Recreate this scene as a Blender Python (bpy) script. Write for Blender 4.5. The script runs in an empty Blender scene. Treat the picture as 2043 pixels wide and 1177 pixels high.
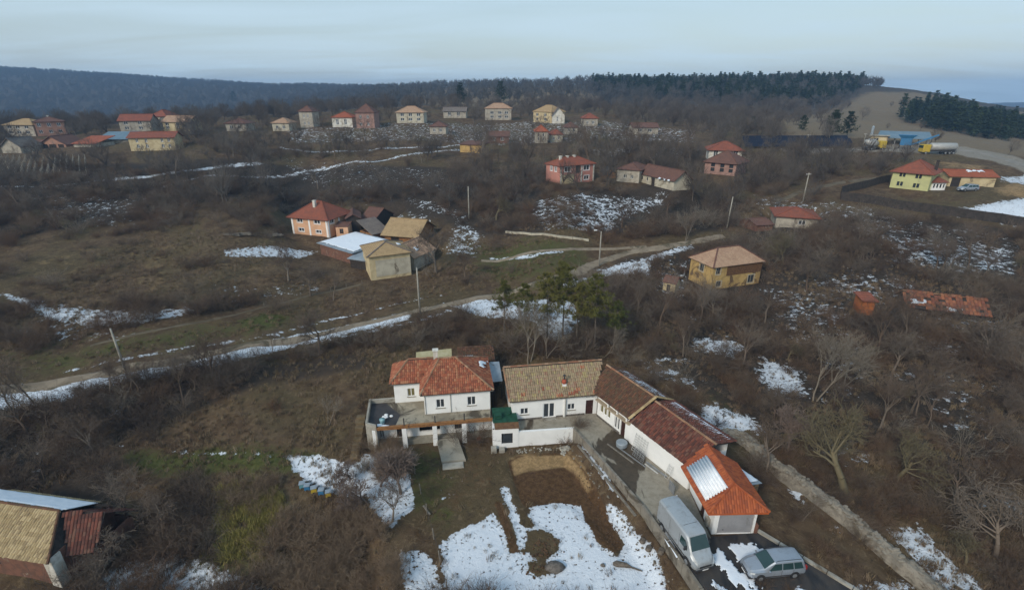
import bpy, bmesh, math, random
import numpy as np
from mathutils import Vector, Matrix, Euler

random.seed(7)
RNG = np.random.default_rng(7)
SC = bpy.context.scene
COL = SC.collection
PI = math.pi

# ------------------------------------------------------------------ camera, sky, sun, exposure
CAM_H = 34.5
F_PX, CX, CY = 1000.0, 1021.5, 588.5          # photograph is 2043 px wide
PITCH = math.atan((CY - 192) / F_PX)
cam_d = bpy.data.cameras.new('camera')
cam_d.sensor_width = 36
cam_d.lens = 36 * F_PX / 2043
cam_d.clip_start = 0.5
cam_d.clip_end = 9000
cam = bpy.data.objects.new('camera', cam_d)
COL.objects.link(cam)
cam.location = (0, 0, CAM_H)
cam.rotation_euler = (PI / 2 - PITCH, 0, 0)
SC.camera = cam

SUN_EL, SUN_AZ = math.radians(34), math.radians(-142)   # azimuth from +Y, towards +X; behind the camera, to the left
world = bpy.data.worlds.new('World')
SC.world = world
world.use_nodes = True
wt = world.node_tree
wt.nodes.clear()
def wn(t, **k):
    n = wt.nodes.new(t)
    for a, b in k.items():
        setattr(n, a, b)
    return n
sky = wn('ShaderNodeTexSky', sky_type='NISHITA')
sky.sun_disc = False
sky.sun_elevation = SUN_EL
sky.sun_rotation = SUN_AZ
sky.air_density = 1.3
sky.dust_density = 2.0
bg1 = wn('ShaderNodeBackground')
bg1.inputs['Strength'].default_value = 0.085
wt.links.new(sky.outputs[0], bg1.inputs['Color'])
geo = wn('ShaderNodeTexCoord')
sep = wn('ShaderNodeSeparateXYZ')
wt.links.new(geo.outputs['Generated'], sep.inputs[0])
def wmath(op, a, b=None, c=None):
    n = wn('ShaderNodeMath', operation=op)
    for i, x in enumerate((a, b, c)):
        if x is None:
            continue
        if isinstance(x, (int, float)):
            n.inputs[i].default_value = x
        else:
            wt.links.new(x, n.inputs[i])
    return n.outputs[0]
zc = wmath('MAXIMUM', sep.outputs['Z'], 0.0)
den = wmath('ADD', zc, 0.10)
cxn = wmath('DIVIDE', sep.outputs['X'], den)
cyn = wmath('DIVIDE', sep.outputs['Y'], den)
cmb = wn('ShaderNodeCombineXYZ')
wt.links.new(wmath('MULTIPLY', cxn, 0.35), cmb.inputs['X'])
wt.links.new(wmath('MULTIPLY', cyn, 0.9), cmb.inputs['Y'])
cl = wn('ShaderNodeTexNoise')
cl.inputs['Scale'].default_value = 1.1
cl.inputs['Detail'].default_value = 6
cl.inputs['Roughness'].default_value = 0.55
cl.inputs['Distortion'].default_value = 0.6
wt.links.new(cmb.outputs[0], cl.inputs['Vector'])
clr = wn('ShaderNodeValToRGB')
clr.color_ramp.elements[0].position = 0.36
clr.color_ramp.elements[0].color = (0.50, 0.50, 0.50, 1)
clr.color_ramp.elements[1].position = 0.68
clr.color_ramp.elements[1].color = (0.97, 0.97, 0.97, 1)
wt.links.new(cl.outputs['Fac'], clr.inputs[0])
bg2 = wn('ShaderNodeBackground')
bg2.inputs['Color'].default_value = (0.44, 0.58, 0.68, 1)
bg2.inputs['Strength'].default_value = 0.92
hz = wn('ShaderNodeMixRGB')
hz.inputs['Color1'].default_value = (0.52, 0.64, 0.70, 1)
hz.inputs['Color2'].default_value = (0.29, 0.425, 0.535, 1)
wt.links.new(wmath('MULTIPLY', zc, 2.2), hz.inputs['Fac'])
wt.links.new(hz.outputs[0], bg2.inputs['Color'])
mxs = wn('ShaderNodeMixShader')
wt.links.new(clr.outputs[0], mxs.inputs[0])
wt.links.new(bg1.outputs[0], mxs.inputs[1])
wt.links.new(bg2.outputs[0], mxs.inputs[2])
wo = wn('ShaderNodeOutputWorld')
wt.links.new(mxs.outputs[0], wo.inputs['Surface'])

sun_d = bpy.data.lights.new('sun', 'SUN')
sun_d.energy = 1.5
sun_d.angle = math.radians(14)
sun_d.color = (1.0, 0.91, 0.79)
sun = bpy.data.objects.new('sun', sun_d)
COL.objects.link(sun)
sdir = Vector((math.sin(SUN_AZ) * math.cos(SUN_EL), math.cos(SUN_AZ) * math.cos(SUN_EL), math.sin(SUN_EL)))
sun.rotation_euler = sdir.to_track_quat('Z', 'Y').to_euler()
sun.location = (0, 0, 120)
SC.view_settings.view_transform = 'Standard'
SC.view_settings.look = 'None'
SC.view_settings.exposure = 0.6
SC.view_settings.gamma = 1.0
SC.view_settings.use_curve_mapping = False
SC.cycles.volume_bounces = 0
SC.cycles.max_bounces = 5
SC.cycles.diffuse_bounces = 3
SC.cycles.use_denoising = True

# ------------------------------------------------------------------ helpers
def label(o, text=None, cat=None, group=None, kind=None):
    if text: o['label'] = text
    if cat: o['category'] = cat
    if group: o['group'] = group
    if kind: o['kind'] = kind
    return o

def root(name, text, cat, loc=(0, 0, 0), rz=0.0, group=None):
    o = bpy.data.objects.new(name, None)
    o.empty_display_size = 0.3
    COL.objects.link(o)
    o.location = loc
    o.rotation_euler = (0, 0, rz)
    return label(o, text, cat, group)

def link_mesh(name, me, parent=None, loc=None, rot=None, mat=None):
    o = bpy.data.objects.new(name, me)
    COL.objects.link(o)
    if mat is not None and not me.materials:
        me.materials.append(mat)
    if parent is not None:
        o.parent = parent
    if loc is not None:
        o.location = loc
    if rot is not None:
        o.rotation_euler = rot
    return o

def copy_tree(o, parent=None):
    c = o.copy()
    COL.objects.link(c)
    c.parent = parent
    for ch in o.children:
        copy_tree(ch, c)
    return c

class MB:
    """collects faces, then links them as one mesh object"""
    def __init__(self):
        self.v = []; self.f = []
    def add(self, vs, fs):
        n = len(self.v)
        self.v.extend([tuple(p) for p in vs])
        self.f.extend([tuple(i + n for i in f) for f in fs])
        return self
    def quad(self, a, b, c, d):
        return self.add([a, b, c, d], [(0, 1, 2, 3)])
    def poly(self, pts):
        return self.add(pts, [tuple(range(len(pts)))])
    def box(self, x0, y0, z0, x1, y1, z1):
        v = [(x0, y0, z0), (x1, y0, z0), (x1, y1, z0), (x0, y1, z0), (x0, y0, z1), (x1, y0, z1), (x1, y1, z1), (x0, y1, z1)]
        return self.add(v, [(0, 3, 2, 1), (4, 5, 6, 7), (0, 1, 5, 4), (1, 2, 6, 5), (2, 3, 7, 6), (3, 0, 4, 7)])
    def bar(self, a, b, w, h=None, up=(0, 0, 1)):
        a = Vector(a); b = Vector(b); h = w if h is None else h
        d = (b - a).normalized()
        s = d.cross(Vector(up))
        if s.length < 1e-4: s = d.cross(Vector((1, 0, 0)))
        s.normalize(); u = s.cross(d)
        s *= w / 2; u *= h / 2
        v = [a - s - u, a + s - u, a + s + u, a - s + u, b - s - u, b + s - u, b + s + u, b - s + u]
        return self.add(v, [(0, 1, 2, 3), (7, 6, 5, 4), (0, 4, 5, 1), (1, 5, 6, 2), (2, 6, 7, 3), (3, 7, 4, 0)])
    def tube(self, pts, r, n=6, cap=True):
        pts = [Vector(p) for p in pts]
        rs = r if isinstance(r, (list, tuple)) else [r] * len(pts)
        base = len(self.v)
        for i, p in enumerate(pts):
            d = (pts[min(i + 1, len(pts) - 1)] - pts[max(i - 1, 0)]).normalized()
            s = d.cross(Vector((0, 0, 1)))
            if s.length < 0.05: s = d.cross(Vector((1, 0, 0)))
            s.normalize(); u = d.cross(s)
            for k in range(n):
                a = 2 * PI * k / n
                self.v.append(tuple(p + (s * math.cos(a) + u * math.sin(a)) * rs[i]))
        for i in range(len(pts) - 1):
            for k in range(n):
                a = base + i * n + k; b = base + i * n + (k + 1) % n
                self.f.append((a, b, b + n, a + n))
        if cap:
            self.f.append(tuple(base + k for k in reversed(range(n))))
            self.f.append(tuple(base + (len(pts) - 1) * n + k for k in range(n)))
        return self
    def rock(self, c, r, sq=(1, 1, 0.7), seg=6, rings=4, rng=random):
        base = len(self.v)
        rz = rng.random() * 6
        for j in range(rings + 1):
            t = PI * j / rings
            for k in range(seg):
                a = 2 * PI * k / seg + rz
                q = r * (0.8 + 0.35 * rng.random())
                self.v.append((c[0] + q * sq[0] * math.sin(t) * math.cos(a), c[1] + q * sq[1] * math.sin(t) * math.sin(a), c[2] + r * sq[2] * math.cos(t)))
        for j in range(rings):
            for k in range(seg):
                a = base + j * seg + k; b = base + j * seg + (k + 1) % seg
                self.f.append((a, a + seg, b + seg, b))
        return self
    def mesh(self, name):
        me = bpy.data.meshes.new(name)
        me.from_pydata(self.v, [], self.f)
        me.update()
        return me
    def build(self, name, mat, parent=None, smooth=False, loc=None, rz=None):
        me = self.mesh(name)
        me.materials.append(mat)
        if smooth:
            me.shade_smooth()
        return link_mesh(name, me, parent, loc, None if rz is None else (0, 0, rz))

def bevel(o, w, seg=2):
    m = o.modifiers.new('bevel', 'BEVEL')
    m.width = w; m.segments = seg; m.limit_method = 'ANGLE'; m.angle_limit = math.radians(35)
    return o

# ------------------------------------------------------------------ procedural materials
def new_mat(name):
    m = bpy.data.materials.new(name)
    m.use_nodes = True
    nt = m.node_tree
    b = nt.nodes['Principled BSDF']
    return m, nt, b

def nd(nt, t, **k):
    n = nt.nodes.new(t)
    for a, b in k.items():
        if a.startswith('i_'):
            n.inputs[a[2:].replace('_', ' ')].default_value = b
        else:
            setattr(n, a, b)
    return n

def noise(nt, vec, scale, detail=4, rough=0.55, dist=0.0):
    n = nd(nt, 'ShaderNodeTexNoise')
    n.inputs['Scale'].default_value = scale
    n.inputs['Detail'].default_value = detail
    n.inputs['Roughness'].default_value = rough
    n.inputs['Distortion'].default_value = dist
    if vec is not None:
        nt.links.new(vec, n.inputs['Vector'])
    return n.outputs['Fac']

def fmath(nt, op, a, b=None, c=None, clamp=False):
    n = nd(nt, 'ShaderNodeMath', operation=op)
    n.use_clamp = clamp
    for i, x in enumerate((a, b, c)):
        if x is None: continue
        if isinstance(x, (int, float)): n.inputs[i].default_value = x
        else: nt.links.new(x, n.inputs[i])
    return n.outputs[0]

def mix(nt, fac, a, b, blend='MIX'):
    n = nd(nt, 'ShaderNodeMixRGB', blend_type=blend)
    for i, x in enumerate((fac, a, b)):
        if isinstance(x, (int, float)): n.inputs[i].default_value = x
        elif isinstance(x, tuple): n.inputs[i].default_value = (*x[:3], 1)
        else: nt.links.new(x, n.inputs[i])
    return n.outputs[0]

def sstep(nt, x, lo, hi):
    n = nd(nt, 'ShaderNodeMapRange', interpolation_type='SMOOTHSTEP')
    nt.links.new(x, n.inputs['Value'])
    for k, v in (('From Min', lo), ('From Max', hi)):
        if isinstance(v, (int, float)): n.inputs[k].default_value = v
        else: nt.links.new(v, n.inputs[k])
    return n.outputs[0]

def objvec(nt):
    return nd(nt, 'ShaderNodeTexCoord').outputs['Object']

def bumpn(nt, b, h, strength=0.4, dist=0.05):
    n = nd(nt, 'ShaderNodeBump')
    n.inputs['Strength'].default_value = strength
    n.inputs['Distance'].default_value = dist
    nt.links.new(h, n.inputs['Height'])
    nt.links.new(n.outputs[0], b.inputs['Normal'])

def surf(name, c1, c2, scale=2.0, c3=None, rough=0.85, fine=30.0, bump=0.3, metal=0.0, lo=0.4, hi=0.62, spec=0.3, stains=None, grain=0.35):
    """mottled surface: two colours, a fine grain, an optional stain colour"""
    m, nt, b = new_mat(name)
    v = objvec(nt)
    n1 = noise(nt, v, scale, 5, 0.6, 0.4)
    col = mix(nt, sstep(nt, n1, lo, hi), c1, c2)
    n2 = noise(nt, v, fine, 3, 0.6)
    col = mix(nt, grain, col, mix(nt, n2, (0.55, 0.55, 0.55), (1.45, 1.45, 1.45)), 'MULTIPLY')
    if c3 is not None:
        n3 = noise(nt, v, scale * 0.45, 6, 0.7, 1.2)
        lo3, hi3 = stains or (0.56, 0.68)
        col = mix(nt, sstep(nt, n3, lo3, hi3), col, c3)
    nt.links.new(col, b.inputs['Base Color'])
    b.inputs['Roughness'].default_value = rough
    b.inputs['Metallic'].default_value = metal
    b.inputs['Specular IOR Level'].default_value = spec
    if bump:
        bumpn(nt, b, n2, bump, 0.02)
    return m

def tile_mat(name, cols, dark=(0.05, 0.04, 0.03), moss=None, rough=0.85, lich=0.5):
    """roof tiles: each loose tile has its own colour, plus weathering"""
    m, nt, b = new_mat(name)
    g = nd(nt, 'ShaderNodeNewGeometry')
    r = nd(nt, 'ShaderNodeValToRGB')
    cr = r.color_ramp
    cr.interpolation = 'CONSTANT'
    while len(cr.elements) < len(cols):
        cr.elements.new(0.5)
    for i, c in enumerate(cols):
        cr.elements[i].position = i / len(cols)
        cr.elements[i].color = (*c, 1)
    nt.links.new(g.outputs['Random Per Island'], r.inputs[0])
    v = objvec(nt)
    n1 = noise(nt, v, 1.3, 5, 0.65, 0.8)
    col = mix(nt, fmath(nt, 'MULTIPLY', sstep(nt, n1, 0.5, 0.72), lich), r.outputs[0], dark)
    if moss is not None:
        n2 = noise(nt, v, 2.3, 5, 0.7, 0.5)
        col = mix(nt, fmath(nt, 'MULTIPLY', sstep(nt, n2, 0.46, 0.62), 0.75), col, moss)
    n3 = noise(nt, v, 24, 3, 0.6)
    col = mix(nt, 0.4, col, mix(nt, n3, (0.5, 0.5, 0.5), (1.5, 1.5, 1.5)), 'MULTIPLY')
    nt.links.new(col, b.inputs['Base Color'])
    b.inputs['Roughness'].default_value = rough
    b.inputs['Specular IOR Level'].default_value = 0.25
    return m

def far_roof_mat(name, c1, c2, dark):
    """tiled roof too far away to show its tiles one by one"""
    m, nt, b = new_mat(name)
    v = objvec(nt)
    n1 = noise(nt, v, 0.9, 5, 0.65, 0.6)
    col = mix(nt, sstep(nt, n1, 0.38, 0.6), c1, c2)
    n2 = noise(nt, v, 3.5, 4, 0.7)
    col = mix(nt, fmath(nt, 'MULTIPLY', sstep(nt, n2, 0.5, 0.68), 0.55), col, dark)
    w = nd(nt, 'ShaderNodeTexWave', wave_type='BANDS', bands_direction='Z')
    w.inputs['Scale'].default_value = 2.6
    w.inputs['Distortion'].default_value = 1.2
    w.inputs['Detail'].default_value = 2
    nt.links.new(v, w.inputs['Vector'])
    col = mix(nt, 0.3, col, mix(nt, w.outputs['Fac'], (0.6, 0.6, 0.6), (1.25, 1.25, 1.25)), 'MULTIPLY')
    nt.links.new(col, b.inputs['Base Color'])
    b.inputs['Roughness'].default_value = 0.85
    b.inputs['Specular IOR Level'].default_value = 0.2
    bumpn(nt, b, w.outputs['Fac'], 0.4, 0.05)
    return m

def paint(name, c, rough=0.35, metal=0.0, coat=0.0, dirt=0.25):
    m, nt, b = new_mat(name)
    v = objvec(nt)
    n = noise(nt, v, 1.7, 5, 0.65, 0.3)
    col = mix(nt, fmath(nt, 'MULTIPLY', sstep(nt, n, 0.45, 0.75), dirt), c, (0.12, 0.10, 0.08))
    nt.links.new(col, b.inputs['Base Color'])
    rr = mix(nt, sstep(nt, n, 0.4, 0.7), (rough,) * 3, (min(1, rough + 0.25),) * 3)
    nt.links.new(rr, b.inputs['Roughness'])
    b.inputs['Metallic'].default_value = metal
    b.inputs['Coat Weight'].default_value = coat
    return m

M = {}
M['white'] = surf('white_plaster', (0.82, 0.82, 0.80), (0.76, 0.76, 0.74), 0.5, (0.60, 0.58, 0.53), stains=(0.66, 0.84), bump=0.08, grain=0.12)
M['white_old'] = surf('old_white_plaster', (0.66, 0.64, 0.58), (0.50, 0.47, 0.40), 0.8, (0.30, 0.26, 0.20), stains=(0.55, 0.68))
M['cream'] = surf('cream_plaster', (0.58, 0.48, 0.29), (0.48, 0.38, 0.22), 0.7, (0.22, 0.17, 0.11), stains=(0.56, 0.68))
M['cream_grey'] = surf('grey_cream_plaster', (0.50, 0.46, 0.36), (0.40, 0.36, 0.28), 0.7, (0.17, 0.14, 0.10))
M['ochre'] = surf('ochre_plaster', (0.50, 0.34, 0.13), (0.38, 0.25, 0.10), 0.8, (0.14, 0.09, 0.05), stains=(0.52, 0.62))
M['peach'] = surf('peach_plaster', (0.66, 0.39, 0.24), (0.58, 0.34, 0.21), 0.7, (0.42, 0.28, 0.2), stains=(0.6, 0.75))
M['pink'] = surf('pink_plaster', (0.52, 0.23, 0.18), (0.44, 0.21, 0.165), 0.7, (0.32, 0.2, 0.16), stains=(0.6, 0.75))
M['dull_pink'] = surf('dull_pink_plaster', (0.36, 0.22, 0.18), (0.28, 0.17, 0.14), 0.7, (0.16, 0.11, 0.09))
M['lime'] = surf('lime_yellow_plaster', (0.50, 0.50, 0.24), (0.44, 0.44, 0.22), 0.6, (0.34, 0.33, 0.2), stains=(0.62, 0.78), bump=0.1)
M['pale'] = surf('pale_stone_render', (0.42, 0.38, 0.31), (0.30, 0.27, 0.22), 0.9, (0.16, 0.13, 0.10))
M['brick'] = surf('brick_wall', (0.19, 0.09, 0.06), (0.13, 0.07, 0.048), 1.5, (0.33, 0.28, 0.22), stains=(0.6, 0.72))
M['mudbrick'] = surf('mud_brick', (0.28, 0.19, 0.10), (0.20, 0.13, 0.07), 1.2, (0.10, 0.07, 0.05))
M['concrete'] = surf('concrete', (0.31, 0.285, 0.23), (0.23, 0.21, 0.165), 0.7, (0.10, 0.09, 0.07), stains=(0.54, 0.66))
M['concrete_pale'] = surf('pale_concrete', (0.36, 0.34, 0.29), (0.27, 0.25, 0.21), 0.9, (0.14, 0.12, 0.09), stains=(0.56, 0.68))
M['stone'] = surf('wall_stone', (0.25, 0.22, 0.175), (0.17, 0.15, 0.12), 1.6, (0.10, 0.085, 0.06), stains=(0.52, 0.66), fine=12, bump=0.5)
M['plinth'] = surf('stone_plinth', (0.16, 0.14, 0.12), (0.09, 0.08, 0.07), 5, bump=0.5)
M['wood'] = surf('brown_wood', (0.16, 0.085, 0.04), (0.11, 0.055, 0.028), 3, fine=18)
M['wood_orange'] = surf('orange_wood', (0.30, 0.15, 0.055), (0.22, 0.10, 0.04), 2, (0.12, 0.06, 0.03), fine=18)
M['wood_grey'] = surf('weathered_wood', (0.22, 0.20, 0.165), (0.15, 0.13, 0.11), 3, fine=22)
M['wood_dark'] = surf('dark_wood', (0.05, 0.04, 0.035), (0.03, 0.025, 0.02), 3, fine=22)
M['metal_grey'] = surf('grey_metal', (0.30, 0.31, 0.32), (0.22, 0.23, 0.24), 2, metal=0.4, rough=0.5, bump=0.05)
M['metal_dark'] = surf('dark_metal', (0.04, 0.04, 0.045), (0.06, 0.055, 0.05), 3, rough=0.5, bump=0.05)
M['sheet'] = surf('galvanised_sheet', (0.34, 0.39, 0.43), (0.26, 0.30, 0.34), 0.8, (0.20, 0.14, 0.10), metal=0.3, rough=0.5, stains=(0.62, 0.74))
M['rust'] = surf('rusty_sheet', (0.22, 0.09, 0.05), (0.14, 0.06, 0.04), 1.5)
M['frame'] = surf('pvc_frame', (0.78, 0.78, 0.77), (0.72, 0.72, 0.71), 4, bump=0.0, rough=0.5)
M['shutter'] = surf('roller_shutter', (0.30, 0.30, 0.31), (0.26, 0.26, 0.27), 1.2, (0.20, 0.19, 0.18), stains=(0.6, 0.75), rough=0.55, bump=0.1)
M['green_tarp'] = surf('green_tarp', (0.015, 0.075, 0.045), (0.01, 0.05, 0.03), 2)
M['black'] = surf('opening_shade', (0.02, 0.02, 0.022), (0.035, 0.033, 0.03), 3)  # flat black standing in for shade inside openings, slots and wheel arches
M['bark'] = surf('grey_bark', (0.15, 0.125, 0.10), (0.085, 0.07, 0.055), 4, bump=0.3)
M['bark_pale'] = surf('pale_bark', (0.27, 0.25, 0.20), (0.16, 0.14, 0.11), 4, bump=0.3)
M['mudpile'] = surf('mud_pile', (0.10, 0.058, 0.030), (0.065, 0.038, 0.02), 2, bump=0.6)

def glass(name, c=(0.02, 0.025, 0.03), rough=0.08):
    m, nt, b = new_mat(name)
    v = objvec(nt)
    n = noise(nt, v, 0.8, 2)
    nt.links.new(mix(nt, n, c, tuple(min(1, x * 2.2 + 0.01) for x in c)), b.inputs['Base Color'])
    b.inputs['Roughness'].default_value = rough
    b.inputs['Specular IOR Level'].default_value = 0.6
    return m
M['glass'] = glass('window_glass')
M['car_glass'] = glass('car_glass', (0.012, 0.03, 0.03), 0.05)

M['ochre_red'] = surf('orange_render', (0.36, 0.12, 0.04), (0.28, 0.09, 0.035), 0.9, (0.12, 0.06, 0.04))
M['peach_dull'] = surf('salmon_plaster', (0.42, 0.23, 0.16), (0.34, 0.19, 0.14), 0.7, (0.25, 0.17, 0.13))
M['curtain_glass'] = glass('curtained_glass', (0.10, 0.085, 0.035), 0.15)
M['terrace'] = surf('terrace_concrete', (0.33, 0.295, 0.225), (0.22, 0.19, 0.14), 0.6, (0.085, 0.07, 0.05), stains=(0.5, 0.62))
M['membrane'] = surf('dark_membrane', (0.035, 0.034, 0.036), (0.055, 0.05, 0.05), 0.8, rough=0.7)
M['t_ridge'] = tile_mat('ridge_roof_tiles', [(0.30, 0.17, 0.10), (0.24, 0.15, 0.09), (0.34, 0.22, 0.14), (0.26, 0.12, 0.07)], dark=(0.10, 0.08, 0.06))
M['teal'] = surf('teal_plastic', (0.25, 0.42, 0.44), (0.2, 0.36, 0.40), 3, rough=0.4, bump=0)
M['straw_sheet'] = surf('yellowish_sheet', (0.36, 0.32, 0.18), (0.42, 0.38, 0.24), 1.5, (0.2, 0.16, 0.08))
M['door_brown'] = surf('dark_brown_door', (0.055, 0.022, 0.018), (0.04, 0.018, 0.015), 2, rough=0.5)
M['beige'] = surf('beige_ledge', (0.42, 0.34, 0.24), (0.35, 0.28, 0.2), 2, bump=0.05)
M['pot'] = surf('red_chimney_pot', (0.38, 0.09, 0.05), (0.28, 0.07, 0.04), 3)
M['orange_board'] = surf('orange_board', (0.46, 0.11, 0.03), (0.38, 0.085, 0.025), 1.2, rough=0.5, bump=0.05)
M['pale_sheet'] = surf('pale_corrugated_sheet', (0.80, 0.82, 0.84), (0.70, 0.73, 0.76), 1.5, rough=0.5, bump=0.05)
M['track'] = surf('track_dirt', (0.26, 0.21, 0.15), (0.19, 0.15, 0.105), 0.5, (0.09, 0.075, 0.045), fine=6, stains=(0.52, 0.62))
M['gravel'] = surf('pale_gravel', (0.26, 0.235, 0.20), (0.20, 0.18, 0.15), 0.3, (0.13, 0.11, 0.08), fine=4)
M['teal_box'] = surf('blue_paint', (0.04, 0.17, 0.33), (0.03, 0.13, 0.27), 3, rough=0.6)
M['cyan_box'] = surf('pale_teal_paint', (0.12, 0.28, 0.32), (0.09, 0.22, 0.26), 3, rough=0.6)
M['yellow_box'] = surf('yellow_paint', (0.50, 0.36, 0.04), (0.42, 0.30, 0.04), 3, rough=0.6)
M['solar'] = surf('solar_panel', (0.012, 0.016, 0.030), (0.017, 0.022, 0.038), 2, rough=0.6, bump=0, spec=0.1)
M['tyre'] = surf('tyre_rubber', (0.018, 0.018, 0.018), (0.03, 0.028, 0.025), 4, rough=0.85)
M['lamp'] = paint('lamp_lens', (0.5, 0.52, 0.52), 0.15)
M['red_lens'] = paint('red_lens', (0.3, 0.02, 0.015), 0.2)
M['silver'] = paint('silver_paint', (0.40, 0.425, 0.44), 0.35, 0.35, 0.3, dirt=0.35)
M['silver_blue'] = paint('silver_blue_paint', (0.33, 0.37, 0.42), 0.3, 0.4, 0.4, dirt=0.25)
M['plastic_dark'] = paint('dark_plastic', (0.03, 0.03, 0.032), 0.6)

def yard_mat(name, dry, wet, patch, lo, hi, sc):
    m, nt, b = new_mat(name)
    v = objvec(nt)
    mp = nd(nt, 'ShaderNodeMapping'); mp.inputs['Rotation'].default_value = (0, 0, math.radians(-30)); mp.inputs['Scale'].default_value = (1.6, 0.55, 1)
    nt.links.new(v, mp.inputs['Vector'])
    n1 = noise(nt, mp.outputs[0], sc, 5, 0.55, 0.5)
    k = sstep(nt, n1, lo, hi)
    n2 = noise(nt, v, 1.8, 5, 0.7)
    d = mix(nt, sstep(nt, n2, 0.4, 0.65), dry, patch)
    w = mix(nt, sstep(nt, n2, 0.4, 0.65), wet, tuple(x * 0.7 for x in wet))
    col = mix(nt, k, d, w)
    n3 = noise(nt, v, 14, 3, 0.7)
    col = mix(nt, 0.4, col, mix(nt, n3, (0.5, 0.5, 0.5), (1.5, 1.5, 1.5)), 'MULTIPLY')
    nt.links.new(col, b.inputs['Base Color'])
    nt.links.new(mix(nt, k, (0.9,) * 3, (0.5,) * 3), b.inputs['Roughness'])
    b.inputs['Specular IOR Level'].default_value = 0.3
    bumpn(nt, b, n3, 0.3, 0.02)
    return m
M['yard'] = yard_mat('yard_concrete', (0.30, 0.27, 0.215), (0.075, 0.056, 0.036), (0.24, 0.21, 0.16), 0.50, 0.545, 0.24)
M['asphalt'] = yard_mat('wet_asphalt', (0.048, 0.044, 0.042), (0.026, 0.025, 0.026), (0.06, 0.052, 0.045), 0.45, 0.6, 0.5)

def snow_mat():
    m, nt, b = new_mat('snow')
    v = nd(nt, 'ShaderNodeNewGeometry').outputs['Position']
    n = noise(nt, v, 1.2, 5, 0.6)
    col = mix(nt, n, (0.66, 0.72, 0.80), (0.80, 0.84, 0.88))
    n2 = noise(nt, v, 5.0, 4, 0.7)
    col = mix(nt, fmath(nt, 'MULTIPLY', sstep(nt, n2, 0.62, 0.74), 0.6), col, (0.25, 0.22, 0.18))
    nt.links.new(col, b.inputs['Base Color'])
    b.inputs['Roughness'].default_value = 0.7
    b.inputs['Specular IOR Level'].default_value = 0.2
    bumpn(nt, b, n, 0.5, 0.15)
    return m
M['snow'] = snow_mat()

T_RED = [(0.32, 0.10, 0.052), (0.27, 0.085, 0.046), (0.36, 0.125, 0.065), (0.23, 0.078, 0.045), (0.30, 0.115, 0.062), (0.38, 0.17, 0.09)]
T_TAN = [(0.29, 0.21, 0.13), (0.25, 0.185, 0.115), (0.33, 0.25, 0.155), (0.28, 0.20, 0.13), (0.22, 0.165, 0.105), (0.31, 0.205, 0.14), (0.34, 0.27, 0.13), (0.27, 0.155, 0.10)]
T_BRN = [(0.12, 0.055, 0.032), (0.09, 0.045, 0.028), (0.15, 0.07, 0.04), (0.085, 0.042, 0.028), (0.12, 0.06, 0.035)]
T_DRED = [(0.135, 0.048, 0.033), (0.105, 0.04, 0.029), (0.17, 0.06, 0.04), (0.085, 0.036, 0.027), (0.12, 0.052, 0.038), (0.16, 0.08, 0.055)]
T_ORG = [(0.34, 0.085, 0.028), (0.29, 0.07, 0.025), (0.38, 0.10, 0.034), (0.25, 0.065, 0.028)]
T_STRAW = [(0.40, 0.30, 0.16), (0.34, 0.25, 0.13), (0.45, 0.34, 0.19), (0.30, 0.22, 0.12)]
M['t_red'] = tile_mat('red_roof_tiles', T_RED, moss=None, lich=0.45)
M['t_tan'] = tile_mat('tan_mossy_roof_tiles', T_TAN, dark=(0.20, 0.155, 0.105), moss=(0.32, 0.255, 0.15), lich=0.5)
M['t_brown'] = tile_mat('brown_roof_tiles', T_BRN, moss=(0.09, 0.07, 0.04))
M['t_dred'] = tile_mat('dark_red_roof_tiles', T_DRED)
M['t_orange'] = tile_mat('orange_roof_tiles', T_ORG, dark=(0.2, 0.05, 0.02), lich=0.3, rough=0.6)
M['t_straw'] = tile_mat('straw_roof_tiles', T_STRAW, dark=(0.16, 0.11, 0.06))
M['f_red'] = far_roof_mat('far_red_roof', (0.27, 0.085, 0.05), (0.21, 0.075, 0.05), (0.11, 0.06, 0.045))
M['f_orange'] = far_roof_mat('far_orange_roof', (0.34, 0.10, 0.05), (0.27, 0.08, 0.042), (0.15, 0.065, 0.04))
M['f_dull'] = far_roof_mat('far_dull_red_roof', (0.17, 0.085, 0.062), (0.13, 0.07, 0.055), (0.08, 0.055, 0.045))
M['f_tan'] = far_roof_mat('far_tan_roof', (0.40, 0.28, 0.15), (0.34, 0.235, 0.125), (0.17, 0.12, 0.07))
M['f_pinktan'] = far_roof_mat('far_pinkish_tan_roof', (0.44, 0.29, 0.19), (0.37, 0.23, 0.15), (0.13, 0.08, 0.055))
M['f_grey'] = far_roof_mat('far_grey_roof', (0.20, 0.165, 0.14), (0.15, 0.125, 0.11), (0.09, 0.075, 0.065))
M['f_blue'] = surf('blue_sheet_roof', (0.15, 0.22, 0.28), (0.12, 0.19, 0.24), 0.5, rough=0.8)

# ------------------------------------------------------------------ terrain
def px_ray(u, v):
    a = (np.asarray(u, float) - CX) / F_PX; b = -(np.asarray(v, float) - CY) / F_PX
    c, s = math.cos(PITCH), math.sin(PITCH)
    return a, c + b * s, -s + b * c
def P(u, v, h=0.0):
    """where the ray through photograph pixel (u, v) meets height h"""
    dx, dy, dz = px_ray(u, v)
    t = (h - CAM_H) / dz
    return float(dx * t), float(dy * t)

OX, OY = 0.0, -30.0                    # centre of the polar terrain grid
def polar(x, y):
    dx, dy = np.asarray(x, float) - OX, np.asarray(y, float) - OY
    return np.clip(np.arctan2(dx, dy), -1.08, 1.08), np.log(np.clip(np.hypot(dx, dy), 20, 6000))

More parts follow.
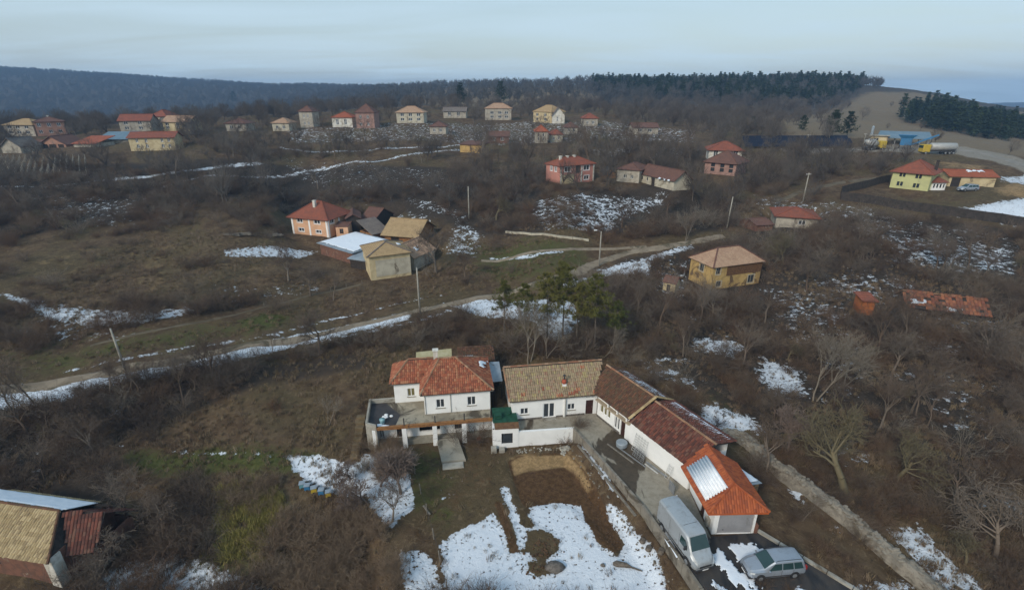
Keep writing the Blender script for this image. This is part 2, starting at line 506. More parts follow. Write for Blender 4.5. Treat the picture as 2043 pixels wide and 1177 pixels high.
# height control points: (photo u, v, height) for ground in view, then (photo u, optical depth z, height) for far land
CT = [(1080,850,0),(1300,950,0),(1450,1100,0),(1530,1140,0),(1650,1160,0),
      (1080,960,-1.8),(900,1000,-2),(1000,1150,-2.4),(1180,1080,-2.2),(880,930,-2),(750,905,-2.1),(960,900,-1.9),
      (600,850,-2),(450,800,-1),(300,930,-3.2),(500,940,-2.8),(650,960,-2.8),(650,1100,-4),(400,1080,-5),(300,1170,-6),(50,1150,-5),(100,900,-3),(0,1000,-4),(750,1150,-3.2),
      (0,800,0),(250,745,0.6),(500,695,1),(830,615,1.6),(950,590,2),(1200,535,3.5),(1400,480,5.5),(100,860,-2),(700,720,0.2),(1000,680,1),(1200,700,0.5),
      (300,650,2),(100,640,2.5),(300,520,5),(100,470,7.5),(500,560,2.5),(640,478,2.5),(780,558,1.2),(900,540,2.5),(560,430,5),
      (1000,500,4),(1150,440,8.5),(1145,367,13),(1050,470,6.5),(1300,440,8),(1300,370,12.5),(900,430,7),
      (1440,575,2),(1330,580,2),(1600,450,7.5),(1580,700,1),(1850,620,3.5),(1900,800,1.2),(2000,1000,0),(1700,980,0.2),(1500,850,0.2),(1400,700,0.6),(1800,1100,-0.3),(2043,700,3),(2043,550,6),(1750,500,7),
      (1830,385,12),(1677,395,11),(2043,450,9.5),(1950,420,11),(1600,360,12.5),(1450,340,13.5),
      (90,350,14),(100,400,10.5),(300,400,10),(400,370,12),(100,275,19),(0,290,18),(330,290,18.5),(300,245,22),(550,330,13),(900,300,16),(1100,290,17),(1300,290,17),(950,260,20),(650,300,16),
      (550,420,7),(700,370,10),(1800,300,18),(2000,330,16),(1930,300,17.5),(1650,290,18),(1550,300,17),(1500,270,19.5)]
CTZ = [(650,270,25),(1200,270,25),(900,290,27),(450,260,24.5),(100,230,21.5),(-300,230,20),(-300,120,10),(-300,60,0),(-600,40,-3),
       (0,420,-6),(300,420,-2),(500,450,8),(700,480,24),(900,480,30),(1200,450,31),(1400,380,27),(1600,330,23),
       (0,900,25),(300,900,20),(500,900,22),(0,1500,106),(-300,1600,110),(200,1500,92),(400,1450,71),(600,1350,57),(780,1250,46),(-300,2400,60),(200,2400,40),(500,2400,20),(-300,4500,0),
       (900,800,47),(1000,750,47),(1200,620,46),(1400,560,44),(1500,560,45),(1600,570,46),(1740,600,44.5),(1850,560,37),(1950,560,27),(2043,560,20),
       (1400,470,36),(1600,430,30),(1750,380,25),(1900,300,15.5),(2043,300,10),(2300,320,5),(2043,400,6),(1850,420,26),(1950,420,14),
       (1700,250,20.5),(1800,220,19),(2000,220,14),
       (900,1500,20),(1400,1500,0),(1750,1500,-20),(2043,1500,-40),(2043,3000,4),(2300,3000,30),(1900,3000,-5),(1500,3000,-40),(900,3000,-10),
       (2300,100,12),(2500,60,5),(2400,40,0),(2600,160,12),(2500,1000,20),(900,5000,-20),(2043,5000,-20),(1400,18,-4),(600,18,-5),(1000,14,-4)]
_cx, _cy, _ch = [], [], []
for u, v, h in CT:
    x, y = P(u, v, h); _cx.append(x); _cy.append(y); _ch.append(h)
for u, z, h in CTZ:
    _cx.append((u - CX) / F_PX * z); _cy.append((z - (CAM_H - h) * math.sin(PITCH)) / math.cos(PITCH)); _ch.append(h)
_A, _L = polar(_cx, _cy)
_Q = np.stack([_A * 3.0, _L], 1)
def _tps_k(r2):
    return 0.5 * r2 * np.log(r2 + 1e-12)
_n = len(_Q)
_K = _tps_k(((_Q[:, None] - _Q[None]) ** 2).sum(-1)) + np.eye(_n) * 2e-4
_Pm = np.concatenate([np.ones((_n, 1)), _Q], 1)
_S = np.zeros((_n + 3, _n + 3)); _S[:_n, :_n] = _K; _S[:_n, _n:] = _Pm; _S[_n:, :_n] = _Pm.T
_W = np.linalg.solve(_S, np.concatenate([_ch, np.zeros(3)]))
def _base_h(x, y):
    a, l = polar(x, y)
    sh = a.shape
    q = np.stack([a.ravel() * 3.0, l.ravel()], 1)
    out = np.empty(len(q))
    for i in range(0, len(q), 20000):
        qq = q[i:i + 20000]
        r2 = ((qq[:, None] - _Q[None]) ** 2).sum(-1)
        out[i:i + 20000] = _tps_k(r2) @ _W[:_n] + _W[_n] + qq @ _W[_n + 1:]
    return out.reshape(sh)

_NT = np.random.default_rng(3).random((256, 256))
def vnoise(x, y):
    x = np.asarray(x, float); y = np.asarray(y, float)
    xi = np.floor(x).astype(int); yi = np.floor(y).astype(int)
    fx = x - xi; fy = y - yi
    fx = fx * fx * (3 - 2 * fx); fy = fy * fy * (3 - 2 * fy)
    g = lambda a, b: _NT[a & 255, b & 255]
    return (g(xi, yi) * (1 - fx) + g(xi + 1, yi) * fx) * (1 - fy) + (g(xi, yi + 1) * (1 - fx) + g(xi + 1, yi + 1) * fx) * fy
def fbm(x, y, s, o=4):
    t = 0; a = 1; w = 0
    for i in range(o):
        t = t + a * vnoise(x / s + 17.3 * i, y / s + 9.1 * i); w += a; a *= 0.5; s *= 0.5
    return t / w - 0.5

def poly_sd(x, y, pts):
    """signed distance to a polygon, negative inside"""
    x = np.asarray(x, float); y = np.asarray(y, float)
    d = np.full(x.shape, 1e18); ins = np.zeros(x.shape, bool)
    n = len(pts)
    for i in range(n):
        ax, ay = pts[i]; bx, by = pts[(i + 1) % n]
        ex, ey = bx - ax, by - ay
        t = np.clip(((x - ax) * ex + (y - ay) * ey) / (ex * ex + ey * ey + 1e-12), 0, 1)
        d = np.minimum(d, (x - ax - t * ex) ** 2 + (y - ay - t * ey) ** 2)
        c = (ay > y) != (by > y)
        with np.errstate(divide='ignore', invalid='ignore'):
            xx = ax + (y - ay) / (by - ay + 1e-30) * ex
        ins ^= c & (x < xx)
    d = np.sqrt(d)
    return np.where(ins, -d, d)
def line_d(x, y, pts):
    x = np.asarray(x, float); y = np.asarray(y, float)
    d = np.full(x.shape, 1e18)
    for (ax, ay), (bx, by) in zip(pts[:-1], pts[1:]):
        ex, ey = bx - ax, by - ay
        t = np.clip(((x - ax) * ex + (y - ay) * ey) / (ex * ex + ey * ey + 1e-12), 0, 1)
        d = np.minimum(d, (x - ax - t * ex) ** 2 + (y - ay - t * ey) ** 2)
    return np.sqrt(d)

YARD = [(-1.0, 46.5), (-1.9, 46.9), (-1.9, 60), (14, 60), (26, 46), (26.5, 33), (23.2, 30), (26.6, 24.8), (31, 16), (13, 16), (15.1, 26.9), (12.6, 35.1), (7.7, 46.6), (6.8, 47.2)]
GARDEN = [(-17.5, 52), (-17.5, 43.5), (-14, 40), (-9.5, 28), (-6, 20), (10, 19), (14.1, 26.5), (11.6, 35.0), (6.8, 46.3), (-1.2, 45.2), (-2.2, 46.1), (-2.2, 52)]
PIT = [(-0.6, 43.3), (7.0, 43.9), (8.0, 40.2), (10.4, 34.3), (9.4, 31.8), (7.6, 35), (5.6, 37.3), (0.5, 37.6), (0.2, 40)]
WALL_LINE = [(7.6, 44.6), (9.4, 40.7), (11.8, 35.1), (13.0, 31.2), (14.25, 26.9), (15.6, 21.5)]
PADS = []          # (polygon, height, blend) filled by the buildings further off
def smooth01(t):
    t = np.clip(t, 0, 1); return t * t * (3 - 2 * t)
def ground(x, y):
    x = np.asarray(x, float); y = np.asarray(y, float)
    h = _base_h(x, y)
    r = np.hypot(x, y)
    h = h + fbm(x, y, 9, 4) * np.clip(0.5 + r / 160, 0.4, 3.0) + fbm(x + 50, y, 160, 4) * np.clip((r - 260) / 60, 0, 9)
    m = smooth01((x + 60) / 15) * smooth01((60 - x) / 15) * (y < 75) * (y > 5)
    near = m > 0
    if near.any():
        g = poly_sd(x, y, GARDEN)
        gh = -1.85 - 0.022 * (47 - y) + fbm(x, y, 3.5, 3) * 0.12
        w = smooth01(1 - g / 2.0)
        h = h * (1 - w) + gh * w
        p = poly_sd(x, y, PIT)
        h = h - 0.28 * smooth01((0.25 - p) / 0.7)
        d = line_d(x, y, WALL_LINE)
        berm = -0.72 - 0.62 * np.maximum(d - 0.25, 0) + fbm(x, y, 1.2, 3) * 0.25 - 0.03 * np.maximum(40 - y, 0)
        h = np.where((g < 0.3) & (y < 46.2) & (d < 2.2), np.maximum(h, berm), h)
        q = poly_sd(x, y, YARD)
        w = smooth01(1 - q / 0.35)
        h = h * (1 - w) + (fbm(x, y, 5, 2) * 0.05) * w
    for pts, ph, bl in PADS:
        cxm = sum(a for a, b in pts) / len(pts); cym = sum(b for a, b in pts) / len(pts)
        rad = max(math.hypot(a - cxm, b - cym) for a, b in pts) + bl
        k = (np.abs(x - cxm) < rad) & (np.abs(y - cym) < rad)
        if k.any():
            d = poly_sd(x[k], y[k], pts) if x.shape else poly_sd(x, y, pts)
            w = smooth01(1 - d / bl)
            if x.shape: h[k] = h[k] * (1 - w) + ph * w
            else: h = h * (1 - w) + ph * w
    return h
def gh(x, y):
    return float(ground(np.array([x]), np.array([y]))[0])
def at_many(us, vs):
    """ground points seen at photograph pixels"""
    dx, dy, dz = px_ray(us, vs)
    n = len(dx)
    ts = np.geomspace(20, 5000, 420)
    lo = np.full(n, 20.0); hit = np.full(n, np.nan); done = np.zeros(n, bool)
    T = np.repeat(ts[None], n, 0)
    G = ground(dx[:, None] * T, dy[:, None] * T)
    below = (CAM_H + dz[:, None] * T) < G
    idx = below.argmax(1); has = below.any(1)
    idx = np.where(has, np.maximum(idx, 1), 419)
    a = ts[idx - 1]; b = ts[idx]
    for _ in range(14):
        m = (a + b) / 2
        bl = (CAM_H + dz * m) < ground(dx * m, dy * m)
        b = np.where(bl, m, b); a = np.where(bl, a, m)
    x, y = dx * b, dy * b
    return np.stack([x, y, ground(x, y)], 1)
def at(u, v):
    p = at_many(np.array([float(u)]), np.array([float(v)]))[0]
    return float(p[0]), float(p[1]), float(p[2])
def wpoly(pts):
    a = np.array(pts, float)
    w = at_many(a[:, 0], a[:, 1])
    return [(float(p[0]), float(p[1])) for p in w]

# ------------------------------------------------------------------ what covers the ground where (traced in the photograph, laid out on the land)
ZONES = []
def zone(ch, val, soft, pts, world_pts=False):
    ZONES.append((ch, val, soft, pts if world_pts else wpoly(pts), 'poly'))
def streak(ch, val, width, soft, pts):
    ZONES.append((ch, val, soft, wpoly(pts), width))
# channels: 0 snow, 1 green, 2 straw, 3 mud, 4 thicket floor, 5 gravel, 6 pasture, 7 woodland litter
OPEN_ = []          # polygons kept free of scrub: (polygon, how open 0..1)
def open_(f, soft, pts):
    OPEN_.append((wpoly(pts), f, soft))

# dry and green grass
zone(1, 0.12, 4, [(240,880),(560,870),(700,900),(690,960),(560,1000),(420,960),(240,950)])
zone(1, 1.0, 3, [(260,905),(420,895),(620,905),(640,930),(520,940),(400,945),(270,935)])
zone(1, 0.55, 3, [(400,970),(560,960),(600,1040),(640,1177),(300,1177),(380,1090)])
zone(1, 0.5, 3, [(780,880),(900,900),(930,960),(900,1050),(830,1060),(780,980)])
zone(1, 0.5, 5, [(0,700),(200,670),(420,640),(560,610),(620,640),(480,680),(230,730),(0,765)])
zone(1, 0.95, 3, [(470,640),(560,620),(570,650),(490,668)])
zone(1, 0.55, 5, [(920,480),(1060,475),(1180,490),(1190,540),(1080,560),(960,560),(930,530)])
zone(1, 0.3, 5, [(1700,390),(1780,385),(1960,385),(1990,400),(1900,425),(1740,410)])
zone(1, 0.2, 5, [(60,480),(560,420),(620,500),(400,560),(200,600),(0,600)])
zone(1, 0.4, 3, [(1280,760),(1460,790),(1480,830),(1380,800)])
zone(1, 0.4, 3, [(1230,600),(1350,600),(1340,650),(1220,650)])
zone(1, 0.3, 3, [(980,560),(1250,560),(1280,680),(1230,730),(1000,730)])
zone(2, 0.28, 6, [(0,520),(300,470),(560,480),(600,560),(400,600),(100,620)])
zone(2, 0.45, 4, [(400,980),(520,950),(560,1010),(600,1100),(500,1140),(430,1080)])
zone(2, 0.55, 4, [(1840,315),(1990,330),(1970,345),(1890,340),(1860,325)])
zone(2, 0.65, 3, [(1970,370),(2043,365),(2080,400),(1990,392)])
zone(2, 0.22, 5, [(560,700),(780,720),(730,900),(560,860)])
# the dug bed in the garden
zone(3, 1.0, 0.5, [(1012,918),(1050,908),(1130,902),(1160,930),(1190,975),(1243,1085),(1226,1104),(1196,1082),(1150,1030),(1120,1010),(1045,1010),(1035,990)])
zone(2, 1.3, 0.9, [(1018,918),(1050,907),(1130,903),(1158,930),(1185,975),(1172,985),(1145,945),(1125,933),(1050,942),(1025,950)])
zone(3, 0.9, 0.4, [(985,1000),(1000,1000),(1020,1050),(1040,1105),(1022,1110),(1005,1060)])
zone(3, 0.45, 1.5, [(930,900),(1000,890),(1150,880),(1170,910),(1010,915),(1000,1000),(900,1040),(860,1000)])
# pasture and far land
zone(6, 1.3, 20, [(1560,244),(1740,185),(1850,190),(2043,225),(2200,240),(2200,320),(1990,310),(1850,290),(1720,275),(1600,270)])
zone(6, 0.8, 14, [(800,190),(900,175),(1140,175),(1200,195),(1150,215),(900,215)])
zone(5, 0.85, 2, [(1760,290),(1930,292),(2043,318),(2100,350),(2043,345),(1990,325),(1900,308),(1800,306)])
zone(5, 0.5, 1.5, [(1560,296),(1800,292),(1800,304),(1560,304)])
# thicket floor
zone(4, 1.0, 5, [(0,340),(560,330),(1100,330),(1090,470),(960,470),(700,400),(560,420),(60,470),(-200,560),(-200,340)])
zone(4, 1.0, 4, [(1230,520),(1400,490),(1560,440),(1660,420),(2200,470),(2200,1000),(1560,870),(1420,800),(1300,700),(1260,560)])
zone(4, 1.0, 3, [(-100,800),(250,770),(560,720),(700,700),(760,730),(560,760),(380,820),(200,900),(240,1000),(-100,1000)])
zone(4, 0.9, 4, [(1150,375),(1400,385),(1500,400),(1440,460),(1300,475),(1200,465),(1020,450)])

# snow
S = lambda val, soft, pts: zone(0, val, soft, pts)
S(1.0, 0.9, [(1000,975),(1013,972),(1030,1020),(1050,1045),(1056,1012),(1100,1003),(1158,1008),(1168,1040),(1195,1085),(1230,1108),(1248,1088),(1205,1002),(1226,1006),(1270,1060),(1310,1100),(1335,1190),(890,1190),(878,1085),(900,1065),(955,1040),(985,1022),(1005,1060),(1020,1110),(1040,1100)])
S(0.75, 0.8, [(790,1100),(835,1095),(868,1112),(888,1185),(805,1185)])
S(-0.9, 0.7, [(1050,1062),(1085,1058),(1120,1075),(1112,1108),(1080,1118),(1048,1095)])
S(-0.8, 0.6, [(1055,1118),(1090,1125),(1110,1145),(1070,1150),(1048,1135)])
S(-0.55, 0.6, [(1040,1035),(1075,1045),(1085,1052),(1045,1050)])
S(0.75, 0.6, [(720,905),(780,905),(820,940),(830,1010),(780,1060),(740,1020),(715,960)])
S(0.85, 0.8, [(560,905),(640,905),(700,925),(760,920),(820,985),(700,995),(660,985),(620,965),(590,945)])
S(0.85, 1.2, [(180,1160),(260,1115),(340,1095),(440,1130),(560,1185),(200,1190)])
S(0.6, 0.6, [(330,893),(470,900),(560,905),(560,915),(440,910),(330,905)])
S(0.5, 0.4, [(290,930),(350,932),(350,938),(290,937)])
S(0.45, 0.5, [(150,880),(250,880),(250,895),(150,900)])
S(0.48, 1.0, [(200,805),(260,800),(250,835),(210,835)])
S(0.35, 1.0, [(0,980),(180,985),(180,1005),(0,1005)])
S(0.48, 1, [(860,985),(900,985),(900,1000),(860,1000)])
# along the track
streak(0, 0.85, 1.7, 1.2, [(-60,812),(60,792),(200,766),(300,742),(400,724),(500,702),(600,676),(700,655),(800,632)])
streak(0, 0.75, 0.9, 1.0, [(-60,785),(40,775),(130,765),(200,762)])
streak(0, 0.66, 0.5, 0.8, [(120,742),(260,715),(380,692),(520,672),(650,640),(800,605),(880,590)])
streak(0, 0.5, 1.0, 1.0, [(470,702),(560,690),(700,668),(830,640),(900,620)])
S(0.72, 1.6, [(880,605),(960,592),(1050,598),(1150,600),(1160,650),(1090,660),(1040,640),(960,635)])
S(0.66, 1.2, [(1050,610),(1140,600),(1150,670),(1080,690)])
streak(0, 0.62, 1.2, 1.2, [(1130,570),(1200,550),(1240,535),(1300,515),(1380,492)])
S(0.62, 2.0, [(1180,535),(1260,515),(1310,520),(1300,555),(1220,560)])
streak(0, 0.7, 0.8, 1.0, [(980,516),(1060,512),(1120,502)])
S(0.66, 1.5, [(0,580),(90,600),(200,650),(180,660),(90,640),(0,590)])
S(0.62, 1.6, [(105,605),(170,612),(300,620),(390,610),(400,625),(280,650),(180,655),(110,630)])
streak(0, 0.5, 0.6, 1.2, [(380,620),(480,600),(580,580)])
S(0.4, 2, [(-10,640),(140,655),(140,680),(0,670)])
S(0.66, 1.5, [(440,500),(570,492),(640,500),(600,518),(450,515)])
# valley thickets in the middle
S(0.47, 3, [(1060,400),(1200,385),(1330,395),(1340,415),(1250,440),(1230,470),(1080,465),(1050,430)])
S(0.46, 3, [(900,430),(980,460),(960,520),(870,510)])
streak(0, 0.75, 1.5, 1.5, [(235,358),(320,348),(410,338),(515,326)])
streak(0, 0.66, 1.3, 1.5, [(330,372),(480,352),(620,340),(760,322),(930,297)])
streak(0, 0.66, 1.3, 1.5, [(560,295),(700,302),(820,295),(930,290)])
streak(0, 0.5, 1.3, 2, [(0,372),(120,370),(230,355)])
S(0.42, 3, [(1160,300),(1330,290),(1420,300),(1340,320),(1180,315)])
S(0.36, 5, [(540,300),(900,340),(960,400),(700,385),(560,350)])
S(0.38, 5, [(20,380),(300,390),(300,470),(60,450)])
S(0.4, 5, [(560,255),(1050,240),(1400,260),(1400,285),(900,290),(560,285)])
# right side
S(0.66, 3, [(1370,670),(1470,675),(1500,700),(1480,725),(1380,700)])
S(0.72, 2.5, [(1380,810),(1420,800),(1510,830),(1540,870),(1430,870),(1400,850)])
S(0.68, 3, [(1510,700),(1600,740),(1630,790),(1560,800),(1500,760)])
S(0.5, 2, [(1290,705),(1400,715),(1380,735),(1300,725)])
S(0.42, 4, [(1560,640),(1730,650),(1760,800),(1620,830),(1600,700)])
S(0.62, 1.5, [(1740,1045),(1830,1040),(1880,1090),(1960,1150),(1980,1190),(1870,1190),(1800,1110)])
S(0.56, 1.5, [(1890,1000),(1990,980),(2060,1010),(2060,1060),(2000,1020),(1920,1020)])
S(0.55, 1.2, [(1560,965),(1610,975),(1620,1020),(1570,1000)])
S(0.5, 1.5, [(1660,890),(1760,900),(1740,930),(1680,920)])
S(0.58, 1.0, [(1690,1155),(1800,1150),(1860,1190),(1700,1190)])
S(0.46, 5, [(1730,470),(2060,480),(2060,560),(1760,540)])
S(0.43, 5, [(1540,560),(1760,620),(1960,680),(2060,700),(2060,640),(1960,600),(1700,520)])
S(0.35, 5, [(1300,560),(1600,640),(1540,740),(1300,640)])
S(0.95, 3, [(1960,408),(2043,395),(2200,400),(2200,455),(2043,440),(1900,425)])
S(0.58, 4, [(1850,418),(1970,405),(2043,440),(2043,460),(1880,432)])
S(0.62, 3, [(1985,352),(2043,345),(2120,355),(2120,375),(2000,366)])
S(0.6, 3, [(1820,232),(1812,224),(1790,236)])
S(0.33, 4, [(1230,740),(1400,780),(1400,810),(1230,770)])
S(0.34, 2, [(860,940),(1000,930),(1000,970),(860,1050)])
S(0.42, 0.6, [(1000,878),(1110,868),(1110,880),(1010,888)])
S(0.6, 0.5, [(1150,870),(1200,930),(1240,985),(1255,1010),(1235,1000),(1190,950),(1140,880)])

S(0.40, 3, [(700,400),(860,420),(900,460),(820,480),(760,440)])
S(0.42, 3, [(780,390),(880,400),(950,430),(930,450),(820,420)])
S(0.40, 6, [(1480,380),(1700,400),(1900,440),(2043,470),(2043,520),(1740,500),(1500,440)])
S(0.40, 3, [(1300,500),(1400,520),(1380,620),(1290,600)])
S(0.42, 3, [(1500,560),(1700,580),(1720,700),(1560,700)])
S(0.40, 3, [(1640,820),(1760,860),(1700,960),(1600,900)])
S(0.38, 4, [(1800,720),(2043,740),(2043,900),(1840,900)])
S(0.44, 2, [(1430,820),(1470,900),(1530,930),(1600,1010),(1560,940),(1500,860)])
S(0.40, 3, [(0,850),(130,880),(100,960),(0,950)])
S(0.42, 3, [(60,610),(300,660),(250,690),(0,680)])
S(0.38, 4, [(400,560),(620,560),(640,600),(420,610)])
S(0.36, 3, [(560,1100),(700,1090),(690,1177),(580,1177)])
S(0.5, 1.2, [(610,570),(640,568),(645,582),(612,584)])
S(0.46, 2.5, [(1240,700),(1330,720),(1420,760),(1400,790),(1290,760)])
S(0.46, 3, [(1560,600),(1640,610),(1660,650),(1580,650)])
S(0.47, 3, [(1800,660),(1930,680),(1960,720),(1820,710)])
S(0.47, 2.5, [(1740,740),(1840,720),(1860,760),(1760,780)])
S(0.48, 2, [(1600,1000),(1680,1040),(1700,1080),(1640,1060)])
# free of scrub
open_(0.92, 2.5, [(930,588),(1160,590),(1190,660),(1120,690),(960,680)])
open_(0.6, 3, [(1240,690),(1420,740),(1460,800),(1300,760)])
open_(1.0, 1.5, [(700,860),(990,890),(1160,870),(1400,1190),(780,1190),(760,1050),(700,980)])
open_(1.0, 2, [(560,720),(990,690),(990,850),(700,880),(640,900),(560,800)])
open_(0.93, 4, [(240,880),(400,800),(560,720),(760,700),(780,900),(700,990),(640,1190),(180,1190),(400,1090),(520,1000),(400,960),(240,950)])
open_(0.75, 3, [(400,960),(640,980),(780,1100),(780,1190),(560,1190),(400,1090)])
open_(1.0, 1.5, [(570,960),(690,960),(690,1030),(570,1020)])
open_(0.98, 3, [(-300,720),(0,690),(250,665),(560,600),(900,570),(980,560),(1330,470),(1440,465),(1440,490),(1200,560),(900,620),(600,700),(300,765),(0,810),(-300,850)])
open_(0.93, 4, [(60,480),(400,450),(580,470),(600,580),(400,600),(150,620),(0,600),(-300,620),(-300,560)])
open_(0.9, 3, [(560,400),(860,410),(960,470),(1200,478),(1200,520),(960,560),(840,580),(560,600),(520,560)])
open_(1.0, 3, [(1690,402),(1690,380),(1790,330),(2200,330),(2200,460),(2043,448)])
open_(0.97, 30, [(1540,262),(1740,185),(2043,225),(2600,240),(2600,330),(2043,345),(1800,320),(1550,305)])
open_(0.9, 20, [(850,190),(1150,180),(1150,205),(850,215)])
open_(1.0, 1.5, [(1000,720),(1230,720),(1420,880),(1560,1000),(1700,1190),(1380,1190),(1150,860),(980,890)])
open_(0.55, 3, [(1230,740),(1420,790),(1560,860),(1620,930),(1560,1000),(1420,880)])
open_(0.8, 3, [(1500,1000),(1560,960),(1900,1190),(1700,1190)])
open_(0.8, 5, [(-100,325),(170,325),(170,352),(-100,365)])
open_(0.85, 3, [(1520,700),(1600,740),(1630,790),(1560,800),(1500,760)])
open_(0.9, 2, [(1370,675),(1470,680),(1490,705),(1480,720),(1380,700)])
open_(0.9, 2, [(1380,810),(1420,800),(1510,830),(1540,870),(1430,870),(1400,850)])
open_(0.9, 2, [(1740,1045),(1830,1040),(1880,1090),(1960,1150),(1980,1190),(1870,1190),(1800,1110)])
open_(0.1, 4, [(1060,400),(1200,385),(1330,395),(1340,415),(1250,440),(1230,470),(1080,465),(1050,430)])

TRACK = wpoly([(-260,812),(-100,792),(0,778),(120,762),(250,736),(400,710),(560,682),(700,652),(830,622),(940,597),(1050,572),(1130,548),(1200,524),(1260,504),(1340,490),(1420,476),(1445,472)])
BRANCH = wpoly([(960,520),(1040,508),(1110,499),(1200,497),(1290,492)])
FIELD_PATH = wpoly([(180,690),(330,655),(450,632),(540,610),(640,585),(720,568)])
UPPER_TRACK = wpoly([(1550,402),(1640,372),(1700,362),(1790,356)])
STATION_ROAD = wpoly([(1560,300),(1700,299),(1800,300),(1930,302),(1990,315),(2043,330),(2140,350),(2300,380)])

FENCE = wpoly([(1774, 366), (1677, 390), (1676, 402), (1760, 414), (1860, 429), (1960, 444), (2060, 459), (2180, 477)])
def road_clear(x, y):
    x = np.asarray(x, float); y = np.asarray(y, float)
    f = np.ones(np.shape(x))
    for ln, w in ((TRACK, 3.2), (BRANCH, 2.0), (FIELD_PATH, 1.6), (UPPER_TRACK, 3.0), (STATION_ROAD, 6), (FENCE, 3.6)):
        f = np.minimum(f, smooth01((line_d(x, y, ln) - w) / 1.5))
    return f
BLOCK = []           # building footprints: no plants inside
def scrub_density(x, y):
    f = road_clear(x, y)
    for pts, o, soft in OPEN_:
        d = poly_sd(x, y, pts)
        f = np.minimum(f, 1 - o * smooth01(0.5 - d / soft))
    for c, val, soft, pts, w in ZONES:
        if c == 0 and val >= 0.36:
            d = (poly_sd(x, y, pts) if w == 'poly' else line_d(x, y, pts) - w)
            f = f * (1 - 0.78 * smooth01(0.5 - d / (2 * soft)))
    for bx, by, br in BLOCK:
        f = f * (np.hypot(x - bx, y - by) > br)
    return f

